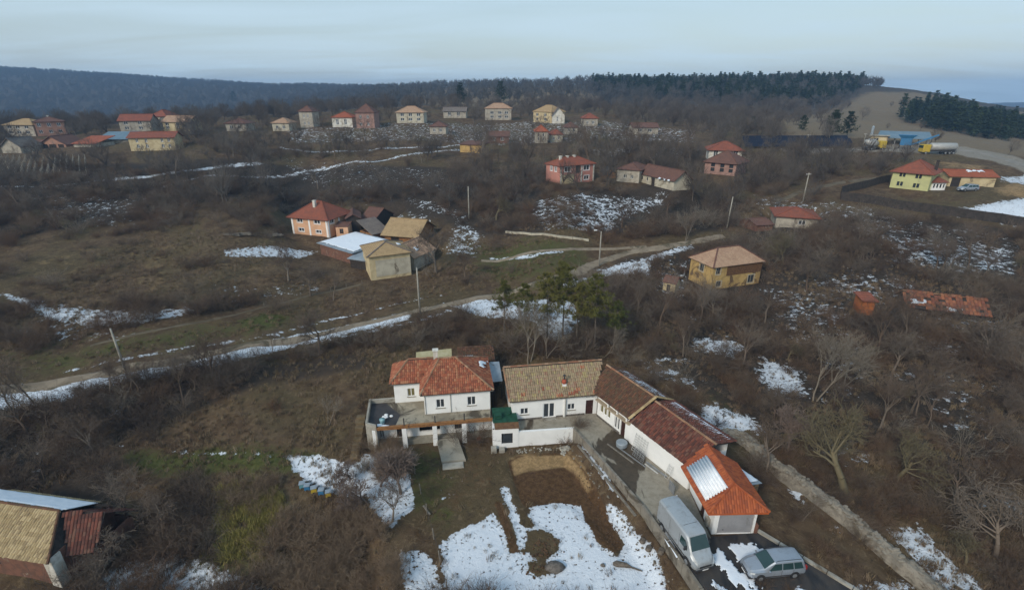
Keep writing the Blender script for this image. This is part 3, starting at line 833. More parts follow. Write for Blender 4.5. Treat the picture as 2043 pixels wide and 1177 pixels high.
def build_ground():
    na, nr = 760, 820
    az = np.linspace(-1.07, 1.07, na)
    rr = np.geomspace(9, 3900, nr)
    # finer where the picture is nearest
    A, R = np.meshgrid(az, rr)
    X = OX + R * np.sin(A); Y = OY + R * np.cos(A)
    Z = ground(X, Y)
    ch = np.zeros((8,) + X.shape, np.float32)
    xf, yf = X, Y
    for c, val, soft, pts, w in ZONES:
        xs = [p[0] for p in pts]; ys = [p[1] for p in pts]
        pad = soft + (w if w != 'poly' else 0) + 1
        k = (X > min(xs) - pad) & (X < max(xs) + pad) & (Y > min(ys) - pad) & (Y < max(ys) + pad)
        if not k.any(): continue
        d = poly_sd(X[k], Y[k], pts) if w == 'poly' else line_d(X[k], Y[k], pts) - w
        m = smooth01(0.5 - d / (2 * soft))
        if c == 0 and val < 0:
            ch[c][k] = ch[c][k] + val * m
        else:
            ch[c][k] = np.maximum(ch[c][k], val * m)
    r = np.hypot(X, Y)
    ch[7] = smooth01((r - 330) / 150)
    co = np.stack([X, Y, Z], -1).reshape(-1, 3)
    i = np.arange(nr - 1)[:, None] * na + np.arange(na - 1)[None]
    q = np.stack([i, i + 1, i + na + 1, i + na], -1).reshape(-1, 4)
    me = bpy.data.meshes.new('ground')
    me.vertices.add(len(co)); me.vertices.foreach_set('co', co.ravel())
    me.loops.add(q.size); me.loops.foreach_set('vertex_index', q.ravel()[::-1].copy())
    me.polygons.add(len(q))
    me.polygons.foreach_set('loop_start', np.arange(0, q.size, 4))
    me.polygons.foreach_set('loop_total', np.full(len(q), 4))
    me.update(calc_edges=True)
    me.shade_smooth()
    for nm, cs in (('cover_a', (0, 1, 2, 3)), ('cover_b', (4, 5, 6, 7))):
        at_ = me.attributes.new(nm, 'FLOAT_COLOR', 'POINT')
        at_.data.foreach_set('color', np.clip(np.stack([ch[c].ravel() for c in cs], -1), 0, 2).ravel())
    o = bpy.data.objects.new('ground', me); COL.objects.link(o)
    label(o, kind='structure')
    m, nt, b = new_mat('ground')
    v = nd(nt, 'ShaderNodeNewGeometry').outputs['Position']
    a1 = nd(nt, 'ShaderNodeAttribute', attribute_name='cover_a'); a2 = nd(nt, 'ShaderNodeAttribute', attribute_name='cover_b')
    s1 = nd(nt, 'ShaderNodeSeparateColor'); s2 = nd(nt, 'ShaderNodeSeparateColor')
    nt.links.new(a1.outputs['Color'], s1.inputs[0]); nt.links.new(a2.outputs['Color'], s2.inputs[0])
    n_big = noise(nt, v, 0.05, 5, 0.6, 0.5); n_mid = noise(nt, v, 0.35, 6, 0.65, 0.6); n_fine = noise(nt, v, 2.2, 5, 0.7, 0.4); n_grain = noise(nt, v, 11, 3, 0.7)
    col = mix(nt, sstep(nt, n_mid, 0.38, 0.62), (0.074, 0.047, 0.027), (0.122, 0.082, 0.048))
    col = mix(nt, sstep(nt, n_big, 0.45, 0.6), col, mix(nt, n_mid, (0.070, 0.052, 0.026), (0.118, 0.087, 0.046)))
    n_tuft = noise(nt, v, 1.1, 6, 0.75, 1.0)
    col = mix(nt, fmath(nt, 'MULTIPLY', sstep(nt, n_tuft, 0.52, 0.64), 0.6), col, (0.185, 0.135, 0.078))
    col = mix(nt, fmath(nt, 'MULTIPLY', sstep(nt, n_tuft, 0.46, 0.36), 0.6), col, (0.034, 0.024, 0.017))
    def layer(col, fac, a, b_, amp=1.0):
        """covers the ground where the painted amount beats the noise"""
        t = fmath(nt, 'ADD', fac, fmath(nt, 'MULTIPLY', fmath(nt, 'SUBTRACT', n_mid, 0.5), 1.3 * amp))
        t = fmath(nt, 'ADD', t, fmath(nt, 'MULTIPLY', fmath(nt, 'SUBTRACT', n_fine, 0.5), 0.9 * amp))
        k = sstep(nt, t, 0.25, 0.75)
        k = fmath(nt, 'MULTIPLY', k, sstep(nt, fac, 0.02, 0.15))
        return mix(nt, k, col, mix(nt, sstep(nt, n_fine, 0.35, 0.65), a, b_))
    col = layer(col, s2.outputs[0], (0.036, 0.028, 0.021), (0.062, 0.048, 0.036))
    col = layer(col, a2.outputs['Alpha'], (0.050, 0.042, 0.034), (0.075, 0.062, 0.048), 0.6)
    col = layer(col, s1.outputs[1], (0.046, 0.058, 0.014), (0.092, 0.092, 0.030))
    col = layer(col, s2.outputs[2], (0.150, 0.115, 0.075), (0.20, 0.155, 0.10), 0.5)
    col = layer(col, s1.outputs[2], (0.22, 0.145, 0.070), (0.36, 0.24, 0.120), 0.7)
    col = layer(col, s2.outputs[1], (0.20, 0.18, 0.145), (0.28, 0.25, 0.21), 0.5)
    mudc = mix(nt, sstep(nt, n_fine, 0.4, 0.62), (0.075, 0.042, 0.020), (0.120, 0.068, 0.034))
    mk = sstep(nt, fmath(nt, 'ADD', a1.outputs['Alpha'], fmath(nt, 'MULTIPLY', fmath(nt, 'SUBTRACT', n_fine, 0.5), 0.5)), 0.4, 0.6)
    mk = fmath(nt, 'MULTIPLY', mk, fmath(nt, 'SUBTRACT', 1.0, sstep(nt, s1.outputs[2], 0.55, 0.95)))
    col = mix(nt, mk, col, mudc)
    col = mix(nt, 0.6, col, mix(nt, n_grain, (0.35, 0.35, 0.35), (1.65, 1.65, 1.65)), 'MULTIPLY')
    # snow
    n_s = noise(nt, v, 0.8, 7, 0.72, 0.5)
    cr = nd(nt, 'ShaderNodeTexVoronoi'); cr.inputs['Scale'].default_value = 1.6
    nt.links.new(v, cr.inputs['Vector'])
    t = fmath(nt, 'ADD', fmath(nt, 'MULTIPLY', s1.outputs[0], 1.22), fmath(nt, 'MULTIPLY', fmath(nt, 'SUBTRACT', n_s, 0.5), 1.5))
    t = fmath(nt, 'ADD', t, fmath(nt, 'MULTIPLY', fmath(nt, 'SUBTRACT', n_fine, 0.5), 0.55))
    n_fl = noise(nt, v, 3.0, 4, 0.65)
    t = fmath(nt, 'SUBTRACT', t, fmath(nt, 'MULTIPLY', sstep(nt, n_fl, 0.56, 0.68), 0.72))
    sk = fmath(nt, 'MULTIPLY', sstep(nt, t, 0.56, 0.66), sstep(nt, s1.outputs[0], 0.08, 0.25))
    scol = mix(nt, n_mid, (0.62, 0.68, 0.76), (0.80, 0.84, 0.88))
    scol = mix(nt, fmath(nt, 'MULTIPLY', sstep(nt, n_grain, 0.62, 0.78), 0.5), scol, (0.30, 0.27, 0.23))
    col = mix(nt, sk, col, scol)
    nt.links.new(col, b.inputs['Base Color'])
    b.inputs['Roughness'].default_value = 0.95
    b.inputs['Specular IOR Level'].default_value = 0.15
    hh = fmath(nt, 'ADD', fmath(nt, 'MULTIPLY', n_fine, 0.6), fmath(nt, 'MULTIPLY', n_grain, 0.35))
    hh = fmath(nt, 'ADD', hh, fmath(nt, 'MULTIPLY', sstep(nt, t, 0.5, 0.95), 0.7))
    bumpn(nt, b, hh, 0.75, 0.3)
    me.materials.append(m)
    return o

def strip(name, pts, width, mat, lift=0.05, step=1.2, ragged=0.25, edge_fall=0.12):
    """a road laid over the land"""
    P_ = [Vector((p[0], p[1], 0)) for p in pts]
    # resample with a smooth curve
    sm = []
    for i in range(len(P_) - 1):
        p0 = P_[max(i - 1, 0)]; p1 = P_[i]; p2 = P_[i + 1]; p3 = P_[min(i + 2, len(P_) - 1)]
        n = max(2, int((p2 - p1).length / step))
        for k in range(n):
            t = k / n
            sm.append(0.5 * ((2 * p1) + (-p0 + p2) * t + (2 * p0 - 5 * p1 + 4 * p2 - p3) * t * t + (-p0 + 3 * p1 - 3 * p2 + p3) * t ** 3))
    sm.append(P_[-1])
    nx = 7
    xs, ys = [], []
    for i, p in enumerate(sm):
        d = (sm[min(i + 1, len(sm) - 1)] - sm[max(i - 1, 0)]).normalized()
        s = Vector((d.y, -d.x, 0))
        for k in range(nx):
            t = (k / (nx - 1) - 0.5) * width
            e = 0
            if k in (0, nx - 1):
                e = (vnoise(i * 0.35, k * 7.0 + width) - 0.5) * 2 * ragged * math.copysign(1, t)
            xs.append(p.x + s.x * (t + e)); ys.append(p.y + s.y * (t + e))
    z = ground(np.array(xs), np.array(ys)) + lift
    mb = MB()
    for i in range(len(xs)):
        k = i % nx
        mb.v.append((xs[i], ys[i], float(z[i]) - (edge_fall if k in (0, nx - 1) else 0)))
    for i in range(len(sm) - 1):
        for k in range(nx - 1):
            a = i * nx + k
            mb.f.append((a, a + 1, a + nx + 1, a + nx))
    o = mb.build(name, mat, smooth=True)
    return label(o, kind='structure')

def sheet_poly(name, pts, z, mat, n=1):
    bm = bmesh.new()
    bm.faces.new([bm.verts.new((p[0], p[1], z)) for p in pts]); bm.normal_update()
    me = bpy.data.meshes.new(name); bmesh.ops.triangulate(bm, faces=bm.faces[:]); bm.normal_update()
    if bm.faces and bm.faces[:][0].normal.z < 0:
        bmesh.ops.reverse_faces(bm, faces=bm.faces[:])
    bm.to_mesh(me); bm.free(); me.materials.append(mat)
    return label(link_mesh(name, me), kind='structure')

# ------------------------------------------------------------------ vegetation prototypes
def prisms(segs, n=3):
    """thin tapered prisms for (p0, p1, r0, r1) segments -> verts, quads (numpy)"""
    s = np.array([(*a, *b, r0, r1) for a, b, r0, r1 in segs], float)
    p0, p1, r0, r1 = s[:, :3], s[:, 3:6], s[:, 6], s[:, 7]
    d = p1 - p0; d /= np.linalg.norm(d, axis=1, keepdims=True) + 1e-9
    ref = np.where(np.abs(d[:, 2:3]) > 0.9, np.array([[1.0, 0, 0]]), np.array([[0, 0, 1.0]]))
    u = np.cross(d, ref); u /= np.linalg.norm(u, axis=1, keepdims=True) + 1e-9
    w = np.cross(d, u)
    V = []
    for p, r in ((p0, r0), (p1, r1)):
        for k in range(n):
            a = 2 * PI * k / n
            V.append(p + (u * math.cos(a) + w * math.sin(a)) * r[:, None])
    V = np.stack(V, 1)
    m = len(segs)
    base = (np.arange(m) * 2 * n)[:, None]
    Q = []
    for k in range(n):
        Q.append(base + np.array([[k, (k + 1) % n, n + (k + 1) % n, n + k]]))
    return V.reshape(-1, 3), np.stack(Q, 1).reshape(-1, 4)

def np_mesh(name, V, Q, mat):
    me = bpy.data.meshes.new(name)
    k = Q.shape[1]
    me.vertices.add(len(V)); me.vertices.foreach_set('co', np.ascontiguousarray(V, dtype=np.float32).ravel())
    me.loops.add(Q.size); me.loops.foreach_set('vertex_index', Q.ravel().astype(np.int32))
    me.polygons.add(len(Q))
    me.polygons.foreach_set('loop_start', np.arange(0, Q.size, k)); me.polygons.foreach_set('loop_total', np.full(len(Q), k))
    me.update(calc_edges=True)
    me.materials.append(mat)
    return me

def twig_mat(name, cols, lo=0.0):
    """bark and twigs; every plant takes its own tone"""
    m, nt, b = new_mat(name)
    oi = nd(nt, 'ShaderNodeObjectInfo')
    r = nd(nt, 'ShaderNodeValToRGB')
    while len(r.color_ramp.elements) < len(cols): r.color_ramp.elements.new(0.5)
    for i, c in enumerate(cols):
        r.color_ramp.elements[i].position = i / (len(cols) - 1)
        r.color_ramp.elements[i].color = (*c, 1)
    nt.links.new(oi.outputs['Random'], r.inputs[0])
    v = objvec(nt)
    n = noise(nt, v, 3.0, 3, 0.6)
    nt.links.new(mix(nt, 0.5, r.outputs[0], mix(nt, n, (0.6, 0.6, 0.6), (1.4, 1.4, 1.4)), 'MULTIPLY'), b.inputs['Base Color'])
    b.inputs['Roughness'].default_value = 0.9
    b.inputs['Specular IOR Level'].default_value = 0.15
    return m
M['twig'] = twig_mat('bare_twigs', [(0.12, 0.092, 0.072), (0.165, 0.132, 0.103), (0.105, 0.072, 0.052), (0.21, 0.175, 0.14), (0.13, 0.088, 0.062)])
M['bramble'] = twig_mat('bramble_twigs', [(0.12, 0.086, 0.060), (0.165, 0.105, 0.068), (0.085, 0.066, 0.053), (0.21, 0.155, 0.108), (0.145, 0.086, 0.052)])
M['weed'] = twig_mat('dead_weed_stalks', [(0.25, 0.18, 0.12), (0.19, 0.135, 0.09), (0.31, 0.235, 0.16)])
M['twig_pale'] = twig_mat('pale_twigs', [(0.24, 0.205, 0.16), (0.20, 0.17, 0.135)])
M['twig_olive'] = twig_mat('olive_twigs', [(0.15, 0.125, 0.075), (0.12, 0.10, 0.062)])
M['twig_red'] = twig_mat('reddish_twigs', [(0.19, 0.145, 0.12), (0.15, 0.11, 0.09)])
M['twig_wood'] = twig_mat('woodland_twigs', [(0.10, 0.084, 0.072), (0.14, 0.12, 0.102), (0.085, 0.066, 0.054), (0.16, 0.14, 0.12)])
M['twig_hill'] = twig_mat('hill_twigs', [(0.085, 0.085, 0.085), (0.105, 0.10, 0.095)])
M['straw_blade'] = twig_mat('dry_grass_blades', [(0.19, 0.14, 0.085), (0.13, 0.09, 0.055), (0.26, 0.195, 0.115), (0.10, 0.075, 0.045)])
M['green_blade'] = twig_mat('green_grass_blades', [(0.05, 0.065, 0.018), (0.075, 0.08, 0.025), (0.11, 0.10, 0.04)])
M['yellow_blade'] = twig_mat('yellow_grass_blades', [(0.30, 0.25, 0.08), (0.22, 0.20, 0.06)])
M['needle'] = twig_mat('pine_needles', [(0.095, 0.10, 0.026), (0.13, 0.12, 0.034), (0.065, 0.078, 0.022)])
M['needle_far'] = twig_mat('far_pine_needles', [(0.024, 0.040, 0.020), (0.042, 0.060, 0.028), (0.016, 0.030, 0.018), (0.032, 0.046, 0.022)])

def grow(rng, segs, p, d, length, r, level, maxl, kids, spread, droop=0.0, nseg=3):
    pts = [np.array(p, float)]
    dd = np.array(d, float)
    for i in range(nseg):
        dd = dd + rng.normal(0, 0.13 + 0.04 * level, 3) + np.array([0, 0, 0.06 - droop])
        dd /= np.linalg.norm(dd)
        q = pts[-1] + dd * length / nseg
        r1 = r * (1 - 0.5 * (i + 1) / nseg)
        segs[level].append((pts[-1], q, r * (1 - 0.5 * i / nseg), max(r1, 0.006)))
        pts.append(q)
    if level >= maxl: return
    for k in range(kids[level]):
        t = rng.uniform(0.35, 1.0) if level else rng.uniform(0.55, 1.0)
        f = t * nseg; i = min(int(f), nseg - 1)
        q = pts[i] + (pts[i + 1] - pts[i]) * (f - i)
        a = rng.uniform(0, 2 * PI)
        s = spread * rng.uniform(0.6, 1.3)
        ax = np.cross(dd, [math.cos(a), math.sin(a), 0.3]); ax /= np.linalg.norm(ax) + 1e-9
        nd_ = dd * math.cos(s) + ax * math.sin(s)
        nd_[2] = nd_[2] * 0.9 + 0.08
        grow(rng, segs, q, nd_ / np.linalg.norm(nd_), length * rng.uniform(0.5, 0.8), r * (1 - 0.5 * t) * 0.55, level + 1, maxl, kids, spread, droop, 2)

def bare_tree_meshes(seed, h=7.0, trunk=0.3, spread=0.6, kids=(6, 5, 5, 4), twig_r=0.013, mat='twig', r0=None, multi=1, droop=0.0):
    rng = np.random.default_rng(seed)
    segs = [[] for _ in range(5)]
    for k in range(multi):
        d = np.array([0, 0, 1.0]) if multi == 1 else np.array([rng.normal(0, .3), rng.normal(0, .3), 1.0])
        grow(rng, segs, (rng.normal(0, .1) * (multi > 1), rng.normal(0, .1) * (multi > 1), -0.2), d / np.linalg.norm(d), h * trunk * 1.6, r0 or h * 0.022, 0, len(kids), kids, spread, droop, 4)
    for L in (3, 4):
        segs[L] = [(a, b, max(r0_, twig_r), max(r1_, twig_r * 0.6)) for a, b, r0_, r1_ in segs[L]]
    low = segs[0] + segs[1]
    V, Q = prisms(low, 5); t = np_mesh('trunk', V, Q, M[mat])
    V, Q = prisms(segs[2] + segs[3] + segs[4], 3); c = np_mesh('crown', V, Q, M[mat])
    return t, c

def bush_mesh(seed, mat, n=46, h=2.0, spread=0.55, side=5, r=0.014):
    rng = np.random.default_rng(seed)
    S_ = []
    for k in range(n):
        a = rng.uniform(0, 2 * PI); lean = abs(rng.normal(0, spread))
        d = np.array([math.cos(a) * lean, math.sin(a) * lean, 1.0]); d /= np.linalg.norm(d)
        p = np.array([math.cos(a), math.sin(a), 0]) * rng.uniform(0, 0.5)
        L = h * rng.uniform(0.5, 1.15)
        pts = [p]
        for i in range(3):
            d = d + rng.normal(0, 0.2, 3) + np.array([math.cos(a), math.sin(a), -0.35]) * 0.16 * i
            d /= np.linalg.norm(d)
            q = pts[-1] + d * L / 3
            S_.append((pts[-1], q, r * (1 - .25 * i), r * (0.75 - .25 * i))); pts.append(q)
        for j in range(side):
            t = rng.uniform(0.25, 1) * 3; i = min(int(t), 2)
            q = pts[i] + (pts[i + 1] - pts[i]) * (t - i)
            dd = d + rng.normal(0, 0.6, 3); dd /= np.linalg.norm(dd)
            e = q + dd * L * rng.uniform(0.15, 0.4)
            S_.append((q, e, r * 0.6, r * 0.35))
            for _ in range(2):
                dd2 = dd + rng.normal(0, 0.6, 3); dd2 /= np.linalg.norm(dd2)
                S_.append((q + (e - q) * rng.uniform(.3, 1), e + dd2 * L * 0.14, r * 0.45, r * 0.3))
    V, Q = prisms(S_, 3)
    return np_mesh('bush', V, Q, M[mat])

def blades(seed, mat, n, h, w, rad, lean=0.5):
    rng = np.random.default_rng(seed)
    V = []; Q = []
    for k in range(n):
        a = rng.uniform(0, 2 * PI); r = rad * math.sqrt(rng.random()); b = rng.uniform(0, 2 * PI)
        p = np.array([math.cos(a) * r, math.sin(a) * r, -0.03])
        L = h * rng.uniform(0.5, 1.2)
        tip = p + np.array([math.cos(b) * lean * rng.random(), math.sin(b) * lean * rng.random(), 1.0]) * L
        s = np.array([-math.sin(b), math.cos(b), 0]) * w
        mid = p + (tip - p) * 0.55 + np.array([0, 0, 0.06 * L])
        i = len(V)
        V += [p - s, p + s, mid + s * 0.8, mid - s * 0.8, tip]
        Q += [(i, i + 1, i + 2, i + 3), (i + 3, i + 2, i + 4, i + 4)]
    V = np.array(V)
    me = bpy.data.meshes.new('tuft')
    me.from_pydata(V.tolist(), [], [q if q[2] != q[3] else q[:3] for q in Q])
    me.materials.append(M[mat]); me.update()
    return me

def pine_meshes(seed, h=11.0, crown0=0.50, wid=3.0, whorls=10, per=7, clumps=8, bl=12, mat='needle', nl=0.5, nw=0.035):
    rng = np.random.default_rng(seed)
    S_ = []
    lean = rng.normal(0, 0.02, 2)
    ax = lambda t: np.array([lean[0] * h * t, lean[1] * h * t, h * t])
    for i in range(8):
        S_.append((ax(i / 8), ax((i + 1) / 8), h * 0.014 * (1.05 - i / 8), h * 0.014 * (1.05 - (i + 1) / 8)))
    V, Q = prisms(S_, 6); tr = np_mesh('trunk', V, Q, M['bark'])
    B = []; NV = []; NF = []
    for i in range(whorls):
        t = crown0 + (1 - crown0) * (i + rng.random() * 0.6) / whorls
        rad = wid * (1 - ((t - crown0) / (1 - crown0)) ** 1.5 * 0.8) * (0.75 if i == 0 else 1)
        for k in range(per):
            if rng.random() < 0.18: continue
            a = rng.uniform(0, 2 * PI); L = rad * rng.uniform(0.5, 1.15)
            p = ax(min(t, 0.98)); d = np.array([math.cos(a), math.sin(a), rng.uniform(-0.05, 0.4)])
            e = p + d * L
            B.append((p, e, 0.035, 0.015))
            for c in range(clumps):
                q = p + (e - p) * rng.uniform(0.3, 1.05) + rng.normal(0, 0.16, 3) * L / 2
                for j in range(bl):
                    dd = rng.normal(0, 1, 3) + np.array([0, 0, 0.5]); dd /= np.linalg.norm(dd)
                    s = np.cross(dd, rng.normal(0, 1, 3)); s /= np.linalg.norm(s) + 1e-9
                    m_ = len(NV); LL = nl * rng.uniform(0.7, 1.2)
                    NV += [q - s * nw, q + s * nw, q + dd * LL]
                    NF.append((m_, m_ + 1, m_ + 2))
    V, Q = prisms(B, 3)
    nv = len(NV)
    me = bpy.data.meshes.new('crown')
    me.from_pydata([tuple(v) for v in NV] + [tuple(v) for v in V], [], NF + [tuple(int(x) + nv for x in q) for q in Q])
    me.materials.append(M[mat]); me.materials.append(M['bark'])
    mi = np.zeros(len(me.polygons), np.int32); mi[len(NF):] = 1
    me.polygons.foreach_set('material_index', mi); me.update()
    return tr, me

def conifer_blob(seed, h=11.0, wid=2.6, n=260, mat='needle_far'):
    """a forest pine far away: loose needle faces through its volume, and a trunk"""
    rng = np.random.default_rng(seed)
    t = rng.uniform(0, 1, n) ** 0.9
    rad = wid * (1.03 - t) ** 0.75 * rng.uniform(0.35, 1.0, n)
    a = rng.uniform(0, 2 * PI, n) + np.floor(t * 9) * 1.3
    c = np.stack([rad * np.cos(a), rad * np.sin(a), h * (0.12 + 0.88 * t)], 1)
    V = []; F_ = []
    for i in range(n):
        s = rng.normal(0, 1, (3, 3)); s[:, 2] *= 0.55; s *= h * 0.05
        V += [c[i] + s[0], c[i] + s[1], c[i] + s[2]]; F_.append((3 * i, 3 * i + 1, 3 * i + 2))
    V.append(np.array([0.15, 0, 0])); V.append(np.array([-0.15, 0.1, 0])); V.append(np.array([0, 0, h * 0.8]))
    F_.append((3 * n, 3 * n + 1, 3 * n + 2))
    me = bpy.data.meshes.new('pine'); me.from_pydata([tuple(v) for v in V], [], F_); me.materials.append(M[mat]); me.update()
    return me

def far_tree(seed, h=8.0, n=230, mat='twig', w=0.05):
    """a leafless tree far away: limbs and a haze of twigs"""
    rng = np.random.default_rng(seed)
    S_ = [((0, 0, -0.3), (0, 0, h * 0.3), h * 0.022, h * 0.016)]
    for k in range(9):
        a = rng.uniform(0, 2 * PI)
        e = np.array([math.cos(a) * h * .25, math.sin(a) * h * .25, h * rng.uniform(.55, .8)])
        S_.append(((0, 0, h * rng.uniform(.15, .35)), e, h * .012, h * .005))
    c = rng.normal(0, 1, (n, 3)); c /= np.linalg.norm(c, axis=1, keepdims=True)
    c *= rng.uniform(0.3, 1, (n, 1)) ** 0.5
    c = c * np.array([h * .36, h * .36, h * .38]) + np.array([0, 0, h * .62])
    d = c - np.array([0, 0, h * 0.3]) + rng.normal(0, h * .15, (n, 3)); d /= np.linalg.norm(d, axis=1, keepdims=True)
    for i in range(n):
        S_.append((c[i] - d[i] * h * .09, c[i] + d[i] * h * .09, w, w * 0.4))
    V, Q = prisms(S_, 3)
    return np_mesh('far_tree', V, Q, M[mat])

_pc = 0
def proto_collection(meshes):
    """prototype objects kept out of the scene; meshes may be pairs (trunk, crown) joined as one"""
    global _pc
    _pc += 1
    c = bpy.data.collections.new('plant_shapes_%d' % _pc)
    for i, me in enumerate(meshes):
        if isinstance(me, tuple):
            bm = bmesh.new(); mats = []
            j = bpy.data.meshes.new('plant')
            for q in me:
                for mt in q.materials:
                    if mt not in mats: mats.append(mt)
            off = 0
            for q in me:
                bm.from_mesh(q); bm.faces.ensure_lookup_table()
                for f in bm.faces[off:]:
                    f.material_index = mats.index(q.materials[f.material_index])
                off = len(bm.faces)
            bm.to_mesh(j); bm.free()
            for mt in mats: j.materials.append(mt)
            me = j
        o = bpy.data.objects.new('shape_%d_%02d' % (_pc, i), me)
        c.objects.link(o)
    return c

def scatter(name, meshes, xyz, scale, text=None, cat=None, zs=None, tilt=0.12, seed=1, kind='stuff'):
    rng = np.random.default_rng(seed)
    n = len(xyz)
    me = bpy.data.meshes.new(name)
    me.vertices.add(n); me.vertices.foreach_set('co', np.asarray(xyz, np.float32).ravel())
    def attr(nm, ty, dom, data, f='value'):
        a = me.attributes.new(nm, ty, dom); a.data.foreach_set(f, data)
    rot = np.stack([rng.normal(0, tilt, n), rng.normal(0, tilt, n), rng.uniform(0, 6.283, n)], 1).astype(np.float32)
    zs = np.ones(n) if zs is None else zs
    sc = np.stack([scale, scale, scale * zs], 1).astype(np.float32)
    attr('rot', 'FLOAT_VECTOR', 'POINT', rot.ravel(), 'vector'); attr('scl', 'FLOAT_VECTOR', 'POINT', sc.ravel(), 'vector')
    attr('pick', 'INT', 'POINT', rng.integers(0, len(meshes), n).astype(np.int32))
    o = bpy.data.objects.new(name, me); COL.objects.link(o)
    ng = bpy.data.node_groups.new(name, 'GeometryNodeTree')
    ng.interface.new_socket('Geometry', in_out='INPUT', socket_type='NodeSocketGeometry')
    ng.interface.new_socket('Geometry', in_out='OUTPUT', socket_type='NodeSocketGeometry')
    gi = ng.nodes.new('NodeGroupInput'); go = ng.nodes.new('NodeGroupOutput')
    mp = ng.nodes.new('GeometryNodeMeshToPoints'); ip = ng.nodes.new('GeometryNodeInstanceOnPoints'); ci = ng.nodes.new('GeometryNodeCollectionInfo')
    ci.inputs[0].default_value = proto_collection(meshes); ci.inputs['Separate Children'].default_value = True; ci.inputs['Reset Children'].default_value = True
    def na(nm, ty):
        k = ng.nodes.new('GeometryNodeInputNamedAttribute'); k.data_type = ty; k.inputs['Name'].default_value = nm
        return [s for s in k.outputs if s.enabled and s.name == 'Attribute'][0]
    L = ng.links.new
    L(gi.outputs[0], mp.inputs['Mesh']); L(mp.outputs[0], ip.inputs['Points']); L(ci.outputs[0], ip.inputs['Instance'])
    ip.inputs['Pick Instance'].default_value = True
    L(na('pick', 'INT'), ip.inputs['Instance Index'])
    e2r = ng.nodes.new('FunctionNodeEulerToRotation'); L(na('rot', 'FLOAT_VECTOR'), e2r.inputs[0]); L(e2r.outputs[0], ip.inputs['Rotation'])
    L(na('scl', 'FLOAT_VECTOR'), ip.inputs['Scale'])
    L(ip.outputs[0], go.inputs[0])
    md = o.modifiers.new('scatter', 'NODES'); md.node_group = ng
    return label(o, text, cat, kind=kind)

def spread_points(n, x0, x1, y0, y1, dens, seed, wedge=0.15):
    """n tries over a box, kept by density and if inside a generous view wedge"""
    rng = np.random.default_rng(seed)
    x = rng.uniform(x0, x1, n); y = rng.uniform(y0, y1, n)
    k = (np.abs(x) < 12 + y * (1.04 + wedge))
    x, y = x[k], y[k]
    k = rng.random(len(x)) < dens(x, y)
    x, y = x[k], y[k]
    return np.stack([x, y, ground(x, y)], 1)

